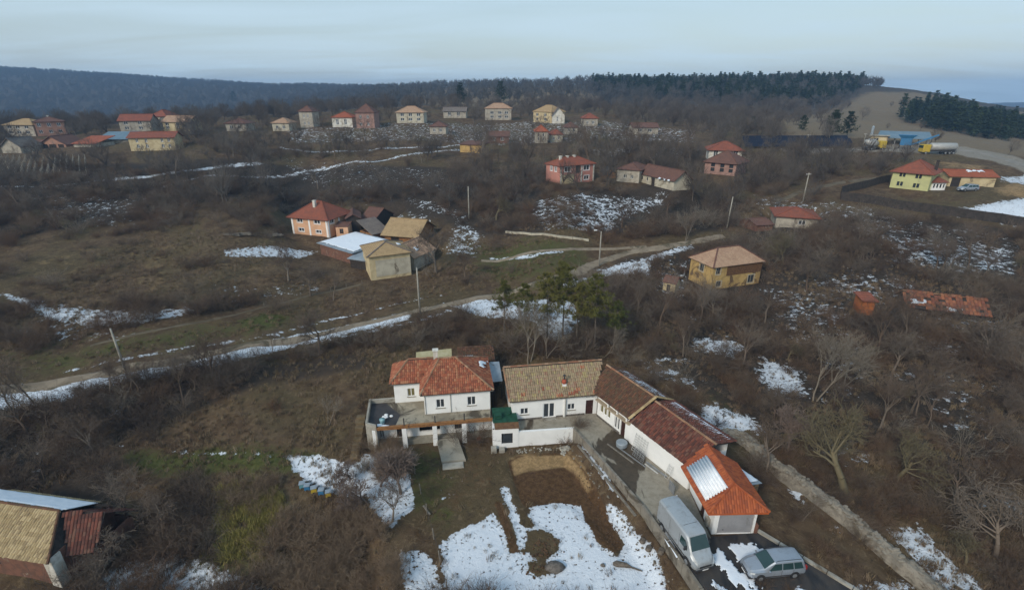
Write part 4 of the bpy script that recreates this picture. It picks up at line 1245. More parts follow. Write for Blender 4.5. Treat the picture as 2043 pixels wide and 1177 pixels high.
def plant_all():
    bm_ = [bush_mesh(11 + i, 'bramble', 44 + 4 * i, 2.0, 0.5 + 0.06 * i) for i in range(4)] + [bush_mesh(31, 'twig', 40, 2.3, 0.5)]
    def clump(x, y, s=14):  # thick and thin patches
        return smooth01((fbm(x, y, s, 3) + 0.16) / 0.3)
    # thickets near and in the middle distance
    pts = spread_points(50000, -170, 190, 22, 150, lambda x, y: scrub_density(x, y) * (0.16 + 0.84 * clump(x, y)) * np.clip(0.36 + 20 / y, 0, 1), 5)
    rng = np.random.default_rng(9)
    sc = rng.uniform(0.55, 1.15, len(pts)) * (0.75 + 0.6 * clump(pts[:, 0], pts[:, 1], 25))
    scatter('scrub', bm_, pts - np.array([0, 0, 0.1]), sc, 'brown leafless thickets of bramble and saplings covering the slopes', 'scrub', zs=rng.uniform(0.7, 1.15, len(pts)))
    # taller brush between them
    tall = [bush_mesh(51 + i, ('twig', 'twig', 'twig_pale')[i], (26, 26, 12)[i], 3.8, 0.28, 7, 0.018) for i in range(3)]
    pts = spread_points(8000, -190, 200, 40, 190, lambda x, y: scrub_density(x, y) ** 1.5 * (0.1 + clump(x + 80, y, 22)) * 0.9, 6)
    sc = rng.uniform(0.6, 1.2, len(pts))
    scatter('tall_scrub', tall, pts, sc, 'taller grey leafless saplings standing through the thickets', 'scrub')
    # woods round the villages
    ft = [far_tree(70 + i, 8.0 + i, 200, 'twig_wood') for i in range(5)]
    def dwood(x, y):
        return scrub_density(x, y) * (0.25 + 0.75 * clump(x, y, 40))
    pts = spread_points(15000, -420, 420, 120, 420, lambda x, y: dwood(x, y) * np.where((y > 210) & (x > -160) & (x < 90), 0.5, 0.75), 8)
    sc = rng.uniform(0.35, 0.85, len(pts))
    scatter('leafless_woodland', ft, pts, sc, 'grey brown leafless trees crowding between the far village houses', 'woodland')
    # wooded hills behind
    fh = [far_tree(90 + i, 9.0, 70, 'twig_hill', 0.16) for i in range(3)]
    def dh(x, y):
        p = poly_sd(x, y, PASTURE)
        return smooth01(p / 25) * np.where((x > 0.68 * y) & (y > 300) & (y < 1400), 0.0, 1.0)
    pts = spread_points(26000, -2000, 900, 400, 2000, lambda x, y: dh(x, y) * np.clip(1.5 - y / 2600, 0.3, 1), 10)
    scatter('hill_forest', fh, pts, rng.uniform(0.7, 1.4, len(pts)), 'blue hazy leafless forest covering the far hills', 'forest')
    # pine woods on the ridge and at the right edge
    cb = [conifer_blob(110 + i, 10 + i, 2.6) for i in range(4)]
    pr = RIDGE
    xs = [p[0] for p in pr]; ys = [p[1] for p in pr]
    p1 = spread_points(3200, min(xs), max(xs), min(ys), max(ys), lambda x, y: (poly_sd(x, y, pr) < 0) * 1.0, 11, 1)
    pr2 = EASTWOOD
    xs = [p[0] for p in pr2]; ys = [p[1] for p in pr2]
    p2 = spread_points(2600, min(xs), max(xs), min(ys), max(ys), lambda x, y: (poly_sd(x, y, pr2) < 0) * 1.0, 12, 1)
    scatter('ridge_pine_forest', cb, p1, rng.uniform(0.45, 1.1, len(p1)), 'dark green pine forest along the ridge at the skyline', 'forest', tilt=0.03)
    scatter('slope_pine_forest', cb, p2, rng.uniform(0.5, 1.25, len(p2)), 'dark pine wood on the low slope at the right edge', 'forest', tilt=0.03)
    # grass and weeds
    tf = [blades(130 + i, 'straw_blade', 34, 0.42, 0.012, 0.28, 0.7) for i in range(3)] + [blades(135, 'weed', 30, 0.5, 0.012, 0.25, 0.6)]
    def dg(x, y):
        f = road_clear(x, y) * (poly_sd(x, y, YARD) > 0.3) * (poly_sd(x, y, PIT) > 0.2)
        g = poly_sd(x, y, GARDEN)
        f = f * np.where(g < 0.5, 0.12, 1.0)
        for bx, by, br in BLOCK:
            f = f * (np.hypot(x - bx, y - by) > br)
        return f * (0.25 + 0.75 * clump(x, y, 6)) * np.clip(1.25 - y / 110, 0.15, 1)
    pts = spread_points(60000, -80, 75, 22, 110, dg, 13)
    scatter('dry_grass', tf, pts, rng.uniform(0.5, 1.35, len(pts)), 'dry tufts of winter grass and weeds on the open slopes', 'grass', tilt=0.2)
    def dgreen(x, y):
        f = np.zeros(np.shape(x))
        for c, val, soft, pts, w in ZONES:
            if c == 1 and val >= .5 and w == 'poly': f = np.maximum(f, (poly_sd(x, y, pts) < 0) * val)
        return f * dg(x, y)
    pts = spread_points(30000, -75, 70, 22, 105, dgreen, 15)
    scatter('green_grass', [blades(136 + i, 'green_blade', 44, 0.22, 0.014, 0.3, 0.7) for i in range(2)], pts, rng.uniform(0.6, 1.3, len(pts)), 'short green winter grass in the damper hollows', 'grass', tilt=0.2)
    wd = [bush_mesh(150 + i, 'weed', 50, 1.7, 0.22, 5, 0.013) for i in range(3)]
    wz = [wpoly([(560,1010),(700,1000),(790,1080),(800,1190),(560,1190),(540,1100)]), wpoly([(690,880),(800,890),(820,950),(760,960),(700,930)]), wpoly([(400,975),(560,960),(600,1040),(560,1100),(430,1080)])]
    for i_, (pl, n_) in enumerate(zip(wz, (560, 60, 130))):
        xs = [p[0] for p in pl]; ys = [p[1] for p in pl]
        pts = spread_points(n_, min(xs), max(xs), min(ys), max(ys), lambda x, y: (poly_sd(x, y, pl) < 0) * (0.15 + clump(x + 9 * i_, y, 5)) * (line_d(x, y, HIVES) > 2.6), 60 + i_)
        scatter('dead_weeds', wd, pts, rng.uniform(0.5, 1.15, len(pts)) * (1.0 if i_ < 2 else .75), ('tall dead brown weed stalks on the bank left of the garden snow', 'faded dead weed stalks round the shrubs before the terrace house', 'dead weed stalks mixed into the yellow green bank')[i_], 'weeds')
    yg = [blades(140, 'yellow_blade', 60, 0.7, 0.016, 0.45, 0.9)]
    yp = wpoly([(440,975),(510,955),(560,985),(570,1040),(520,1100),(450,1120),(430,1050)])
    xs = [p[0] for p in yp]; ys = [p[1] for p in yp]
    pts = spread_points(900, min(xs), max(xs), min(ys), max(ys), lambda x, y: (poly_sd(x, y, yp) < 0) * (.3 + clump(x, y, 3)), 14)
    scatter('yellow_grass', yg, pts, rng.uniform(0.6, 1.2, len(pts)), 'bright yellow green long grass on the bank left of the garden', 'grass', tilt=0.3)

HIVES = wpoly([(600, 974), (660, 994)])
PASTURE = wpoly([(1540,262),(1600,244),(1700,228),(1738,182),(1742,178),(1850,190),(2043,225),(2600,240),(2600,330),(2043,345),(1800,320),(1555,305)])
def zpt(u, z):
    h = 25.0
    x = (u - CX) / F_PX * z; y = (z - (CAM_H - h) * math.sin(PITCH)) / math.cos(PITCH)
    return (x, y)
RIDGE = [zpt(1180, 520), zpt(1330, 430), zpt(1480, 395), zpt(1620, 400), zpt(1700, 470), zpt(1722, 600), zpt(1600, 620), zpt(1180, 660)]
EASTWOOD = [zpt(1790, 330), zpt(1850, 290), zpt(1960, 262), zpt(2250, 265), zpt(2500, 420), zpt(1990, 440), zpt(1840, 395)]

TREE_KINDS = {}
def tree_proto(key):
    if key not in TREE_KINDS:
        kind, s = key
        if kind == 'round': TREE_KINDS[key] = bare_tree_meshes(200 + s, 7, 0.22, 0.75, (7, 5, 5, 4))
        elif kind == 'upright': TREE_KINDS[key] = bare_tree_meshes(220 + s, 8, 0.4, 0.42, (6, 5, 4, 3))
        elif kind == 'pale': TREE_KINDS[key] = bare_tree_meshes(240 + s, 8, 0.34, 0.40, (5, 5, 4, 3), mat='twig_pale', multi=2, r0=0.1)
        elif kind == 'olive': TREE_KINDS[key] = bare_tree_meshes(260 + s, 7, 0.16, 0.85, (7, 5, 4, 4), mat='twig_olive', twig_r=0.010)
        elif kind == 'dome': TREE_KINDS[key] = bare_tree_meshes(280 + s, 6, 0.2, 0.95, (9, 6, 5, 4), droop=0.12, mat='twig')
        elif kind == 'red': TREE_KINDS[key] = bare_tree_meshes(300 + s, 5, 0.2, 0.7, (8, 6, 5, 4), mat='twig_red', twig_r=0.016)
        elif kind == 'pine': TREE_KINDS[key] = pine_meshes(320 + s)
        elif kind == 'bigpine': TREE_KINDS[key] = pine_meshes(340 + s, 12, 0.12, 4.8, 12, 9, 8, 9, 'needle_far', 0.7, 0.06)
    return TREE_KINDS[key]
def tree(kind, s, x, y, scale, text, name='bare_tree', cat='tree', group=None, z=None, rz=None):
    t, c = tree_proto((kind, s))
    r = root(name, text, cat, (x, y, gh(x, y) if z is None else z), random.uniform(0, 6.28) if rz is None else rz, group)
    r.scale = (scale, scale, scale)
    link_mesh('trunk', t, r); link_mesh('crown', c, r)
    return r

# ------------------------------------------------------------------ building helpers
def wall_run(mb, a, b, z0, z1, openings=(), t=0.22, caps=False):
    """a wall from a to b (2D) with real openings; openings are (s0, s1, za, zb) along it. Outside is on the right of a->b"""
    a = Vector((a[0], a[1])); b = Vector((b[0], b[1]))
    L = (b - a).length; d = (b - a) / L
    n = Vector((-d.y, d.x)) * t               # inward
    ss = sorted({0.0, L} | {min(max(s, 0), L) for o in openings for s in o[:2]})
    zz = sorted({z0, z1} | {min(max(z, z0), z1) for o in openings for z in o[2:4]})
    def pt(s, z, k): 
        q = a + d * s + n * k
        return (q.x, q.y, z)
    def is_open(s, z): return any(o[0] < s < o[1] and o[2] < z < o[3] for o in openings)
    for i in range(len(ss) - 1):
        for j in range(len(zz) - 1):
            if is_open((ss[i] + ss[i + 1]) / 2, (zz[j] + zz[j + 1]) / 2): continue
            for k in (0, 1):
                q = [pt(ss[i], zz[j], k), pt(ss[i + 1], zz[j], k), pt(ss[i + 1], zz[j + 1], k), pt(ss[i], zz[j + 1], k)]
                mb.quad(*(q if k == 0 else q[::-1]))
    for s0, s1, za, zb in openings:
        mb.quad(pt(s0, za, 0), pt(s0, za, 1), pt(s0, zb, 1), pt(s0, zb, 0))
        mb.quad(pt(s1, za, 1), pt(s1, za, 0), pt(s1, zb, 0), pt(s1, zb, 1))
        mb.quad(pt(s0, zb, 0), pt(s0, zb, 1), pt(s1, zb, 1), pt(s1, zb, 0))
        mb.quad(pt(s0, za, 1), pt(s0, za, 0), pt(s1, za, 0), pt(s1, za, 1))
    mb.quad(pt(0, z1, 0), pt(L, z1, 0), pt(L, z1, 1), pt(0, z1, 1))
    if caps:
        mb.quad(pt(0, z0, 0), pt(0, z0, 1), pt(0, z1, 1), pt(0, z1, 0))
        mb.quad(pt(L, z0, 1), pt(L, z0, 0), pt(L, z1, 0), pt(L, z1, 1))
    return mb

def place_on(a, b, s, z, depth):
    """matrix of a frame lying in the wall a->b at run s, height z, pushed inward"""
    a = Vector((a[0], a[1])); b = Vector((b[0], b[1])); d = (b - a).normalized(); n = Vector((-d.y, d.x))
    p = a + d * s + n * depth
    return Matrix.Translation((p.x, p.y, z)) @ Matrix.Rotation(math.atan2(d.y, d.x), 4, 'Z')

_wcache = {}
def window(parent, a, b, o, depth=0.10, mull=1, mat='frame', pane='glass', fw=0.07, sill=None, name='window', cross=False, trim=None):
    """window > frame pieces in one, pane children; built in the opening o of the wall a->b"""
    w = o[1] - o[0]; h = o[3] - o[2]
    key = (round(w, 2), round(h, 2), mull, mat, pane, fw, sill, cross, trim, depth)
    if key not in _wcache:
        f = MB(); t = 0.06
        f.box(0, 0, 0, w, t, fw); f.box(0, 0, h - fw, w, t, h); f.box(0, 0, fw, fw, t, h - fw); f.box(w - fw, 0, fw, w, t, h - fw)
        xs = [fw] + [w * (i + 1) / (mull + 1) for i in range(mull)] + [w - fw]
        for x in xs[1:-1]: f.box(x - fw * .75, -0.004, fw, x + fw * .75, t, h - fw)
        if cross: f.box(fw, 0.004, h * .62, w - fw, t - .004, h * .62 + fw * .7)
        panes = []
        for i in range(len(xs) - 1):
            q = MB(); q.box(xs[i] - .01, t * 0.6, fw - .01, xs[i + 1] + .01, t * 0.6 + 0.015, h - fw + .01); panes.append(q.mesh('pane'))
            panes[-1].materials.append(M[pane])
        fm = f.mesh('window'); fm.materials.append(M[mat])
        sm = None
        if sill:
            q = MB(); q.box(-.1, -depth - 0.1, -0.07, w + .1, -depth + 0.02, -0.005); sm = q.mesh('sill'); sm.materials.append(M[sill])
        tm = None
        if trim:
            q = MB(); k = 0.13; y0, y1 = -depth - 0.035, -depth - 0.002
            q.box(-k, y0, -k, w + k, y1, 0); q.box(-k, y0, h, w + k, y1, h + k); q.box(-k, y0, 0, 0, y1, h); q.box(w, y0, 0, w + k, y1, h)
            tm = q.mesh('window_trim'); tm.materials.append(M[trim])
        _wcache[key] = (fm, panes, sm, tm)
    fm, panes, sm, tm = _wcache[key]
    ob = link_mesh(name, fm, parent); ob.matrix_local = place_on(a, b, o[0], o[2], depth)
    for p in panes: link_mesh('pane', p, ob)
    if sm: link_mesh('sill', sm, ob)
    if tm: link_mesh('window_trim', tm, ob)
    # no room stands behind; the pane colour carries its darkness
    return ob

def door(parent, a, b, o, mat='wood', depth=0.10, name='door', handle=True, lines=0):
    w = o[1] - o[0]; h = o[3] - o[2]
    f = MB(); f.box(0, 0, 0, w, 0.05, h)
    for i in range(2): f.box(w * .12, -0.015, h * (.08 + .48 * i), w * .88, 0.0, h * (.46 + .48 * i))
    ob = f.build(name, M[mat], parent); ob.matrix_local = place_on(a, b, o[0], o[2], depth)
    if handle:
        q = MB(); q.box(w * .86, -0.06, h * .47, w * .9, -0.016, h * .53); q.build('handle', M['metal_grey'], ob)
    return ob

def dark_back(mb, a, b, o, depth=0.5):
    """black plate behind an opening, standing in for the shade inside"""
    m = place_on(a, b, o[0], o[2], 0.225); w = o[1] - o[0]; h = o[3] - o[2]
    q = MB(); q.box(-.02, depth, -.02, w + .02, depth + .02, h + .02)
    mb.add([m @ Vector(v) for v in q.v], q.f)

def roof_slab(mb, pts, t=0.09):
    """a sloping plate under the tiles"""
    pts = [Vector(p) for p in pts]
    n = (pts[1] - pts[0]).cross(pts[2] - pts[0]).normalized()
    if n.z < 0: n = -n; pts = pts[::-1]
    lo = [p - n * t for p in pts]
    k = len(pts)
    mb.poly(pts); mb.poly(lo[::-1])
    for i in range(k): mb.quad(pts[i], lo[i], lo[(i + 1) % k], pts[(i + 1) % k])

def tiles_on(mb, pts, tw=0.24, tl=0.36, rng=None, lift=0.03, miss=0.0, mess=1.0):
    """rows of curved tiles over a sloping polygon whose first edge is the eave"""
    rng = rng or random
    pts = [Vector(p) for p in pts]
    o = pts[0]; ex = (pts[1] - pts[0]).normalized()
    n = ex.cross(pts[2] - pts[1]).normalized()
    if n.z < 0: n = -n
    ey = n.cross(ex)
    if ey.z < 0: ey = -ey
    P2 = [((p - o).dot(ex), (p - o).dot(ey)) for p in pts]
    xs = [p[0] for p in P2]; ys = [p[1] for p in P2]
    nx = int((max(xs) - min(xs)) / tw) + 2; ny = int((max(ys) - min(ys)) / tl) + 2
    gx, gy = np.meshgrid(min(xs) + (np.arange(nx) + .5) * tw, (np.arange(ny) + .5) * tl)
    sd = poly_sd(gx, gy, P2)
    for j in range(ny):
        for i in range(nx):
            if sd[j, i] > -0.03: continue
            if miss and rng.random() < miss: continue
            x = gx[j, i] - tw / 2 + rng.uniform(-.008, .008) * mess; y = gy[j, i] - tl / 2 + rng.uniform(-.015, .015) * mess
            hz = lift + rng.uniform(-.006, .01) * mess; sk = rng.uniform(-.01, .01) * mess
            hr = tw * 0.17
            V = []
            for (yy, dz) in ((-0.02, 0.05), (tl * 1.08, 0.0)):
                for (fx, fz) in ((0.02, 0), (0.26, hr), (0.74, hr), (0.98, 0)):
                    V.append(o + ex * (x + fx * tw + (sk if yy > 0 else 0)) + ey * (y + yy) + n * (hz + dz + fz))
            for fx in (0.02, 0.98):
                V.append(o + ex * (x + fx * tw) + ey * (y - .02) + n * (hz - .02))
            b = len(mb.v)
            mb.v.extend([tuple(v) for v in V])
            mb.f.extend([(b, b + 1, b + 5, b + 4), (b + 1, b + 2, b + 6, b + 5), (b + 2, b + 3, b + 7, b + 6), (b + 8, b + 9, b + 3, b + 2, b + 1, b)])
    return mb

def ridge_caps(mb, a, b, w=0.24, l=0.4, lift=0.06):
    a = Vector(a); b = Vector(b); d = b - a; L = d.length; d.normalize()
    s = d.cross(Vector((0, 0, 1))).normalized(); u = s.cross(d)
    k = max(1, int(L / l))
    for i in range(k):
        p = a + d * (L * i / k); q = a + d * (L * (i + 1.1) / k)
        V = []
        for c, e in ((p, 0.02), (q, 0.0)):
            for t in (-1, -.5, .5, 1):
                V.append(c + s * w / 2 * t + u * (lift + e + (0.09 if abs(t) < 1 else -.02)))
        b0 = len(mb.v); mb.v.extend([tuple(v) for v in V])
        mb.f.extend([(b0 + j, b0 + j + 1, b0 + j + 5, b0 + j + 4) for j in range(3)] + [(b0, b0 + 1, b0 + 2, b0 + 3)])
    return mb

def tiled(parent, faces, mat, ridges=(), ridge_mat=None, tw=0.24, tl=0.36, seed=1, deck='wood_dark', miss=0.0, mess=1.0, name='roof'):
    rng = random.Random(seed)
    s = MB()
    for f in faces: roof_slab(s, f)
    r = s.build(name, M[deck], parent)
    t = MB()
    for f in faces: tiles_on(t, f, tw, tl, rng, miss=miss, mess=mess)
    label(t.build('roof_tiles', M[mat], r), kind='stuff')
    if ridges:
        c = MB()
        for a, b in ridges: ridge_caps(c, a, b)
        label(c.build('ridge_tiles', M[ridge_mat or mat], r), kind='stuff')
    return r

def snow_patch(parent, pts3, seed=1, name='snow_layer', n=26, t=0.07, fr=0.35, hole=0.1, amp=2.0, grid=0.16):
    """an uneven sheet of snow on a slope: quad pts3 (4 corners), broken edges"""
    a, b, c, d = [Vector(p) for p in pts3]
    nrm = (b - a).cross(d - a).normalized()
    if nrm.z < 0: nrm = -nrm
    L = (b - a).length; W = (d - a).length
    nu = max(4, int(L / grid)); nv = max(3, int(W / grid))
    mb = MB(); idx = {}
    for i in range(nu + 1):
        for j in range(nv + 1):
            u = i / nu; v = j / nv
            e = min(u * L, (1 - u) * L, v * W, (1 - v) * W)
            q = vnoise(u * L * 1.3 + seed * 7.7, v * W * 1.3 + seed * 3.1) * .6 + vnoise(u * L * 3.7 + seed, v * W * 3.7) * .4
            if e / fr + (q - 0.5) * amp < 0.25 or q < hole: continue
            p = a.lerp(b, u).lerp(d.lerp(c, u), v) + nrm * (0.02 + t * min(1, e / 0.3) * (0.6 + .6 * float(q)))
            idx[i, j] = len(mb.v); mb.v.append(tuple(p))
    for i in range(nu):
        for j in range(nv):
            k = [(i, j), (i + 1, j), (i + 1, j + 1), (i, j + 1)]
            if all(x in idx for x in k): mb.f.append(tuple(idx[x] for x in k))
    if not mb.f: return None
    o = mb.build(name, M['snow'], parent, smooth=True)
    sd = o.modifiers.new('thick', 'SOLIDIFY'); sd.thickness = 0.05; sd.offset = -1
    return o

# ------------------------------------------------------------------ the white house with the terrace
def white_house():
    r = root('terrace_house', 'white two storey house with red hipped roofs and a pillared terrace', 'house', (-9.86, 47.83, 0), math.radians(8.1))
    W, D = 7.44, 7.0
    Z0, Z1 = 1.0, 3.85
    w = MB(); back = MB()
    # upper storey: main block and left wing
    f0, f1 = (0, 0), (W, 0)
    op = [(1.35, 2.25, 1.72, 2.82), (4.85, 5.78, 1.72, 2.86)]
    wall_run(w, f0, f1, Z0, Z1, op)
    wall_run(w, (W, 0), (W, D), -2, Z1, [(2.2, 3.0, 1.9, 2.9)])
    wall_run(w, (W, D), (-3.5, D), -2, Z1)
    wall_run(w, (0, 2.8), (0, 0), Z0, Z1)
    lw = [(1.5, 2.35, 1.72, 2.8)]
    wall_run(w, (-3.5, 2.8), (0, 2.8), Z0, Z1, lw)
    wall_run(w, (-3.5, D), (-3.5, 2.8), -2, Z1)
    w.build('wall', M['white'], r)
    window(r, f0, f1, op[0], sill='concrete', fw=.06); window(r, f0, f1, op[1], sill='concrete', fw=.06)
    window(r, (-3.5, 2.8), (0, 2.8), lw[0], sill='concrete', pane='curtain_glass', fw=.06)
    window(r, (W, 0), (W, D), (2.2, 3.0, 1.9, 2.9), sill='concrete')
    # thin grey downpipes and a corner strip
    for dx in (0.12, 2.95):
        d = MB(); d.tube([(dx, -0.07, 3.65), (dx, -0.07, 1.0)], 0.035); d.build('downpipe', M['concrete_pale'], r)
    # lower storey
    lo = MB()
    ll = [(0.6, 1.1, -1.1, -.1), (2.5, 3.3, -1.24, 0.05), (5.0, 7.3, -0.75, -0.05), (8.95, 9.85, -0.8, -0.1)]
    a, b = (-5.7, -.75), (W, -.75)
    wall_run(lo, a, b, -2.1, 0.84, ll)
    lo.build('ground_floor_wall', M['white'], r)
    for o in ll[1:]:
        bk = MB(); dark_back(bk, a, b, o, 0.35); bk.build('interior_shade_panel', M['black'], r)
    window(r, a, b, ll[0], fw=.08)
    window(r, a, b, ll[3], fw=.06, mat='wood_dark')
    door(r, a, b, ll[1], 'wood_dark')
    s = MB(); wall_run(s, (-6.5, 3.2), (-6.35, -1.5), -2.6, 1.55); wall_run(s, (-6.35, -1.5), (-5.15, -2.1), -2.4, 1.5)
    wall_run(s, (-3.45, 3.25), (-6.5, 3.2), -2.0, 1.5)
    s.build('side_wall', M['concrete_pale'], r)
    # terrace slab, floor, beam, pillars, railing
    t = MB()
    t.poly([(-6.3, 3.1, 1.0), (-6.15, -1.45, 1.0), (-5.15, -1.9, 1.0), (W, -1.9, 1.0), (W, 0.0, 1.0), (0, 0, 1.0), (0, 2.8, 1.0), (-3.5, 2.8, 1.0), (-3.5, 3.1, 1.0)])
    t.poly([(-6.3, 3.1, 0.84), (-3.5, 3.1, 0.84), (-3.5, 2.8, 0.84), (0, 2.8, .84), (0, .2, 0.84), (W, 0.2, 0.84), (W, -1.9, 0.84), (-5.15, -1.9, .84), (-6.15, -1.45, .84)])
    t.build('terrace_floor', M['terrace'], r)
    q = MB(); q.poly([(-6.25, 3.05, 1.012), (-6.1, -1.4, 1.012), (-5.1, -1.85, 1.012), (-3.2, -1.85, 1.012), (-2.75, 0.3, 1.012), (-4.6, 2.9, 1.012)]); q.build('dark_membrane', M['membrane'], r)
    be = MB(); be.box(-5.2, -2.04, 0.78, W, -1.9, 1.10)
    be.build('edge_beam', M['wood_orange'], r)
    be = MB(); be.box(-5.2, -2.12, 1.10, W + .05, -1.82, 1.18); be.build('railing_board', M['wood_orange'], r)
    for x in (-5.1, -2.2, 1.15, 4.35, 7.3):
        c = MB(); c.box(x - .06, -2.02, 1.18, x + .06, -1.90, 2.05 if x > -5 else 1.6); c.build('railing_post', M['metal_dark'], r)
    for x, y in ((-5.4, -1.82), (-2.25, -1.80), (1.05, -1.80), (4.3, -1.78)):
        c = MB(); c.box(x - .25, y - .2, -2.5, x + .25, y + .22, 0.78); bevel(c.build('pillar', M['white'], r), 0.02)
    # gound-floor concrete
    g = MB(); g.box(-5.6, -1.45, -2.3, W, -.75, -1.25); g.build('porch_floor', M['concrete'], r)
    # roofs
    e = 0.38; ze = Z1 - 0.12; zr = 6.05
    xl, xr = 1.9, 3.75
    P1 = (-e, -e, ze); P2_ = (W + e, -e, ze); P3 = (W + e, D + e, ze); P4 = (-e, D + e, ze)
    R1 = (xl, 3.6, zr); R2 = (xr, 3.6, zr)
    w0, w1 = -3.5 - e, 0
    zw = 5.45; yw = 4.95
    A1 = (w0, 2.8 - e, ze); A2 = (w0, D + e, ze); RW1 = (w0 + 2.1, yw, zw); RW2 = (1.2, yw, zw)
    tiled(r, [[P1, P2_, R2, R1], [P2_, P3, R2], [P3, P4, R1, R2], [P4, P1, R1],
              [A1, (0.6, 2.8 - e, ze), RW2, RW1], [A2, A1, RW1], [(0.6, D + e, ze), A2, RW1, RW2]], 't_red',
          [(P1, R1), (P2_, R2), (R1, R2), (A1, RW1), (RW1, RW2), (P3, R2)], 't_ridge', seed=3)
    so = MB()
    so.box(-e, -e + .02, ze - .14, W + e, 0, ze - .08); so.box(w0, 2.8 - e, ze - .14, -e, 2.8, ze - .08)
    so.build('soffit', M['wood_grey'], r)
    c = MB(); c.box(1.2, 4.6, 5.2, 1.7, 5.1, 6.5); c.box(1.1, 4.5, 6.5, 1.8, 5.2, 6.6); c.build('chimney', M['white_old'], r)
    # snow caught on the terrace
    snow_patch(r, [(-6.0, -1.3, 1.02), (-4.9, -1.8, 1.02), (-3.0, -1.8, 1.02), (-4.0, -0.8, 1.02)], 3, fr=.2, hole=.3)
    snow_patch(r, [(7.8, 3.2, 4.0), (7.9, 6, 4.0), (6.4, 5, 4.75), (6.4, 3.6, 4.75)], 5, fr=.15, hole=.5)
    return r
def terrace_things():
    fx = math.radians(8.1); c, s = math.cos(fx), math.sin(fx)
    def wp(x, y): return (-9.86 + x * c - y * s, 47.83 + x * s + y * c)
    x, y = wp(-4.6, -1.0)
    m = MB(); m.tube([(0, 0, 0), (0, 0, .05), (0, 0, .42), (0, 0, .5)], [.2, .26, .3, .33], 10)
    b = m.build('tub', M['teal'], smooth=True, loc=(x, y, 1.03)); label(b, 'pale teal plastic tub standing in the snow on the terrace', 'tub')
    x, y = wp(-4.1, 0.1)
    m = MB(); rg = random.Random(4)
    for i in range(5): m.rock((rg.uniform(-.5, .5), rg.uniform(-.3, .3), 0.06), .24, (1, 1, .5), rng=rg)
    b = m.build('plastic_sheeting', M['frame'], smooth=True, loc=(x, y, 1.03)); label(b, 'crumpled white plastic sheeting on the dark terrace floor', 'sheeting')
    # shed roofs behind the house
    r = root('back_shed', 'low shed with a yellowish corrugated roof behind the terrace house', 'shed', (*wp(-1.0, 8.3), -1.75), fx)
    m = MB(); m.box(0, 0, -1, 4.2, 2.2, 4.3); m.build('wall', M['mudbrick'], r)
    m = MB(); roof_slab(m, [(-.2, -.3, 4.45), (4.4, -.3, 4.6), (4.4, 2.4, 5.3), (-.2, 2.4, 5.1)], .05); m.build('roof', M['straw_sheet'], r)
    snow_patch(r, [(-.1, -.2, 4.5), (2.4, -.2, 4.6), (2.4, 1.3, 5.0), (-.1, 1.3, 4.9)], 8, fr=.2)
    r = root('lean_to_shed', 'dark lean to shed with a snowy metal sheet behind the terrace house', 'shed', (*wp(4.4, 7.9), -1.55), fx)
    m = MB(); m.box(0, 0, -1, 4.4, 3.2, 3.6); m.build('wall', M['wood_dark'], r)
    tiled(r, [[(-.2, -.4, 3.75), (4.6, -.4, 3.7), (4.6, 3.4, 4.9), (-.2, 3.4, 4.95)]], 't_brown', seed=12, miss=.05)
    snow_patch(r, [(.2, .4, 4.02), (1.9, .4, 4.02), (1.9, 1.9, 4.5), (.2, 1.9, 4.5)], 9, fr=.15)
    r = root('passage_roof', 'blue grey metal sheet roof over the dark passage between the two houses', 'roof', (*wp(8.0, 3.4), 0), fx)
    m = MB(); roof_slab(m, [(0, 0, 2.5), (1.3, 0, 2.5), (1.3, 3.6, 3.2), (0, 3.6, 3.2)], .05); m.build('roof_sheet', M['sheet'], r)
    m = MB(); m.box(0.05, 3.0, -1.5, 1.25, 3.5, 3.0); m.box(0.02, 0.1, -1.5, .14, .22, 2.45); m.box(1.15, .1, -1.5, 1.27, .22, 2.45); m.build('frame', M['wood_dark'], r)

def porch_room():
    a = (-2.1, 45.42); ang = math.atan2(0.28, 2.75)
    r = root('porch_room', 'small white porch room with a brown board edge and a green tarpaulin roof', 'porch', (a[0], a[1], 0), ang)
    w = MB(); f0, f1 = (0, 0), (2.85, 0)
    wall_run(w, f0, f1, -2.4, 0.72, [(0.95, 2.2, -1.3, 0.1)]); wall_run(w, (2.85, 0), (2.85, 2.2), -2.4, .72); wall_run(w, (2.85, 2.2), (0, 2.2), -2.4, .72); wall_run(w, (0, 2.2), (0, 0), -2.4, .72)
    w.build('wall', M['white'], r)
    m = MB(); dark_back(m, f0, f1, (0.95, 2.2, -1.3, 0.1), .4); m.build('interior_shade_panel', M['black'], r)
    window(r, f0, f1, (0.95, 2.2, -1.3, 0.1), mull=0, mat='wood_dark', depth=.14)
    m = MB()
    roof_slab(m, [(.25, -.12, .80), (2.9, -.12, .80), (2.9, .75, 1.0), (.25, .75, 1.0)], .06); m.build('board_roof', M['wood'], r)
    m = MB(); roof_slab(m, [(.1, .78, 1.02), (2.9, .78, 1.02), (2.75, 3.4, 1.2), (.1, 3.4, 1.2)], .05); m.build('tarpaulin', M['green_tarp'], r)
    m = MB(); m.box(.3, 1.3, 1.12, 1.1, 2.1, 1.5); m.box(1.6, 1.9, 1.14, 2.1, 2.3, 1.3); m.build('crate', M['green_tarp'], r)
    for x in (-.25, .65):
        m = MB(); m.box(x, -.75, -2.5, x + .6, -.2, -1.25 if x < 0 else -1.5)
        label(bevel(m.build('concrete_block', M['concrete_pale'], loc=(a[0], a[1], 0), rz=ang), .03), 'rough concrete block %s below the white porch room' % ('taller and left' if x < 0 else 'lower and right'), 'block')

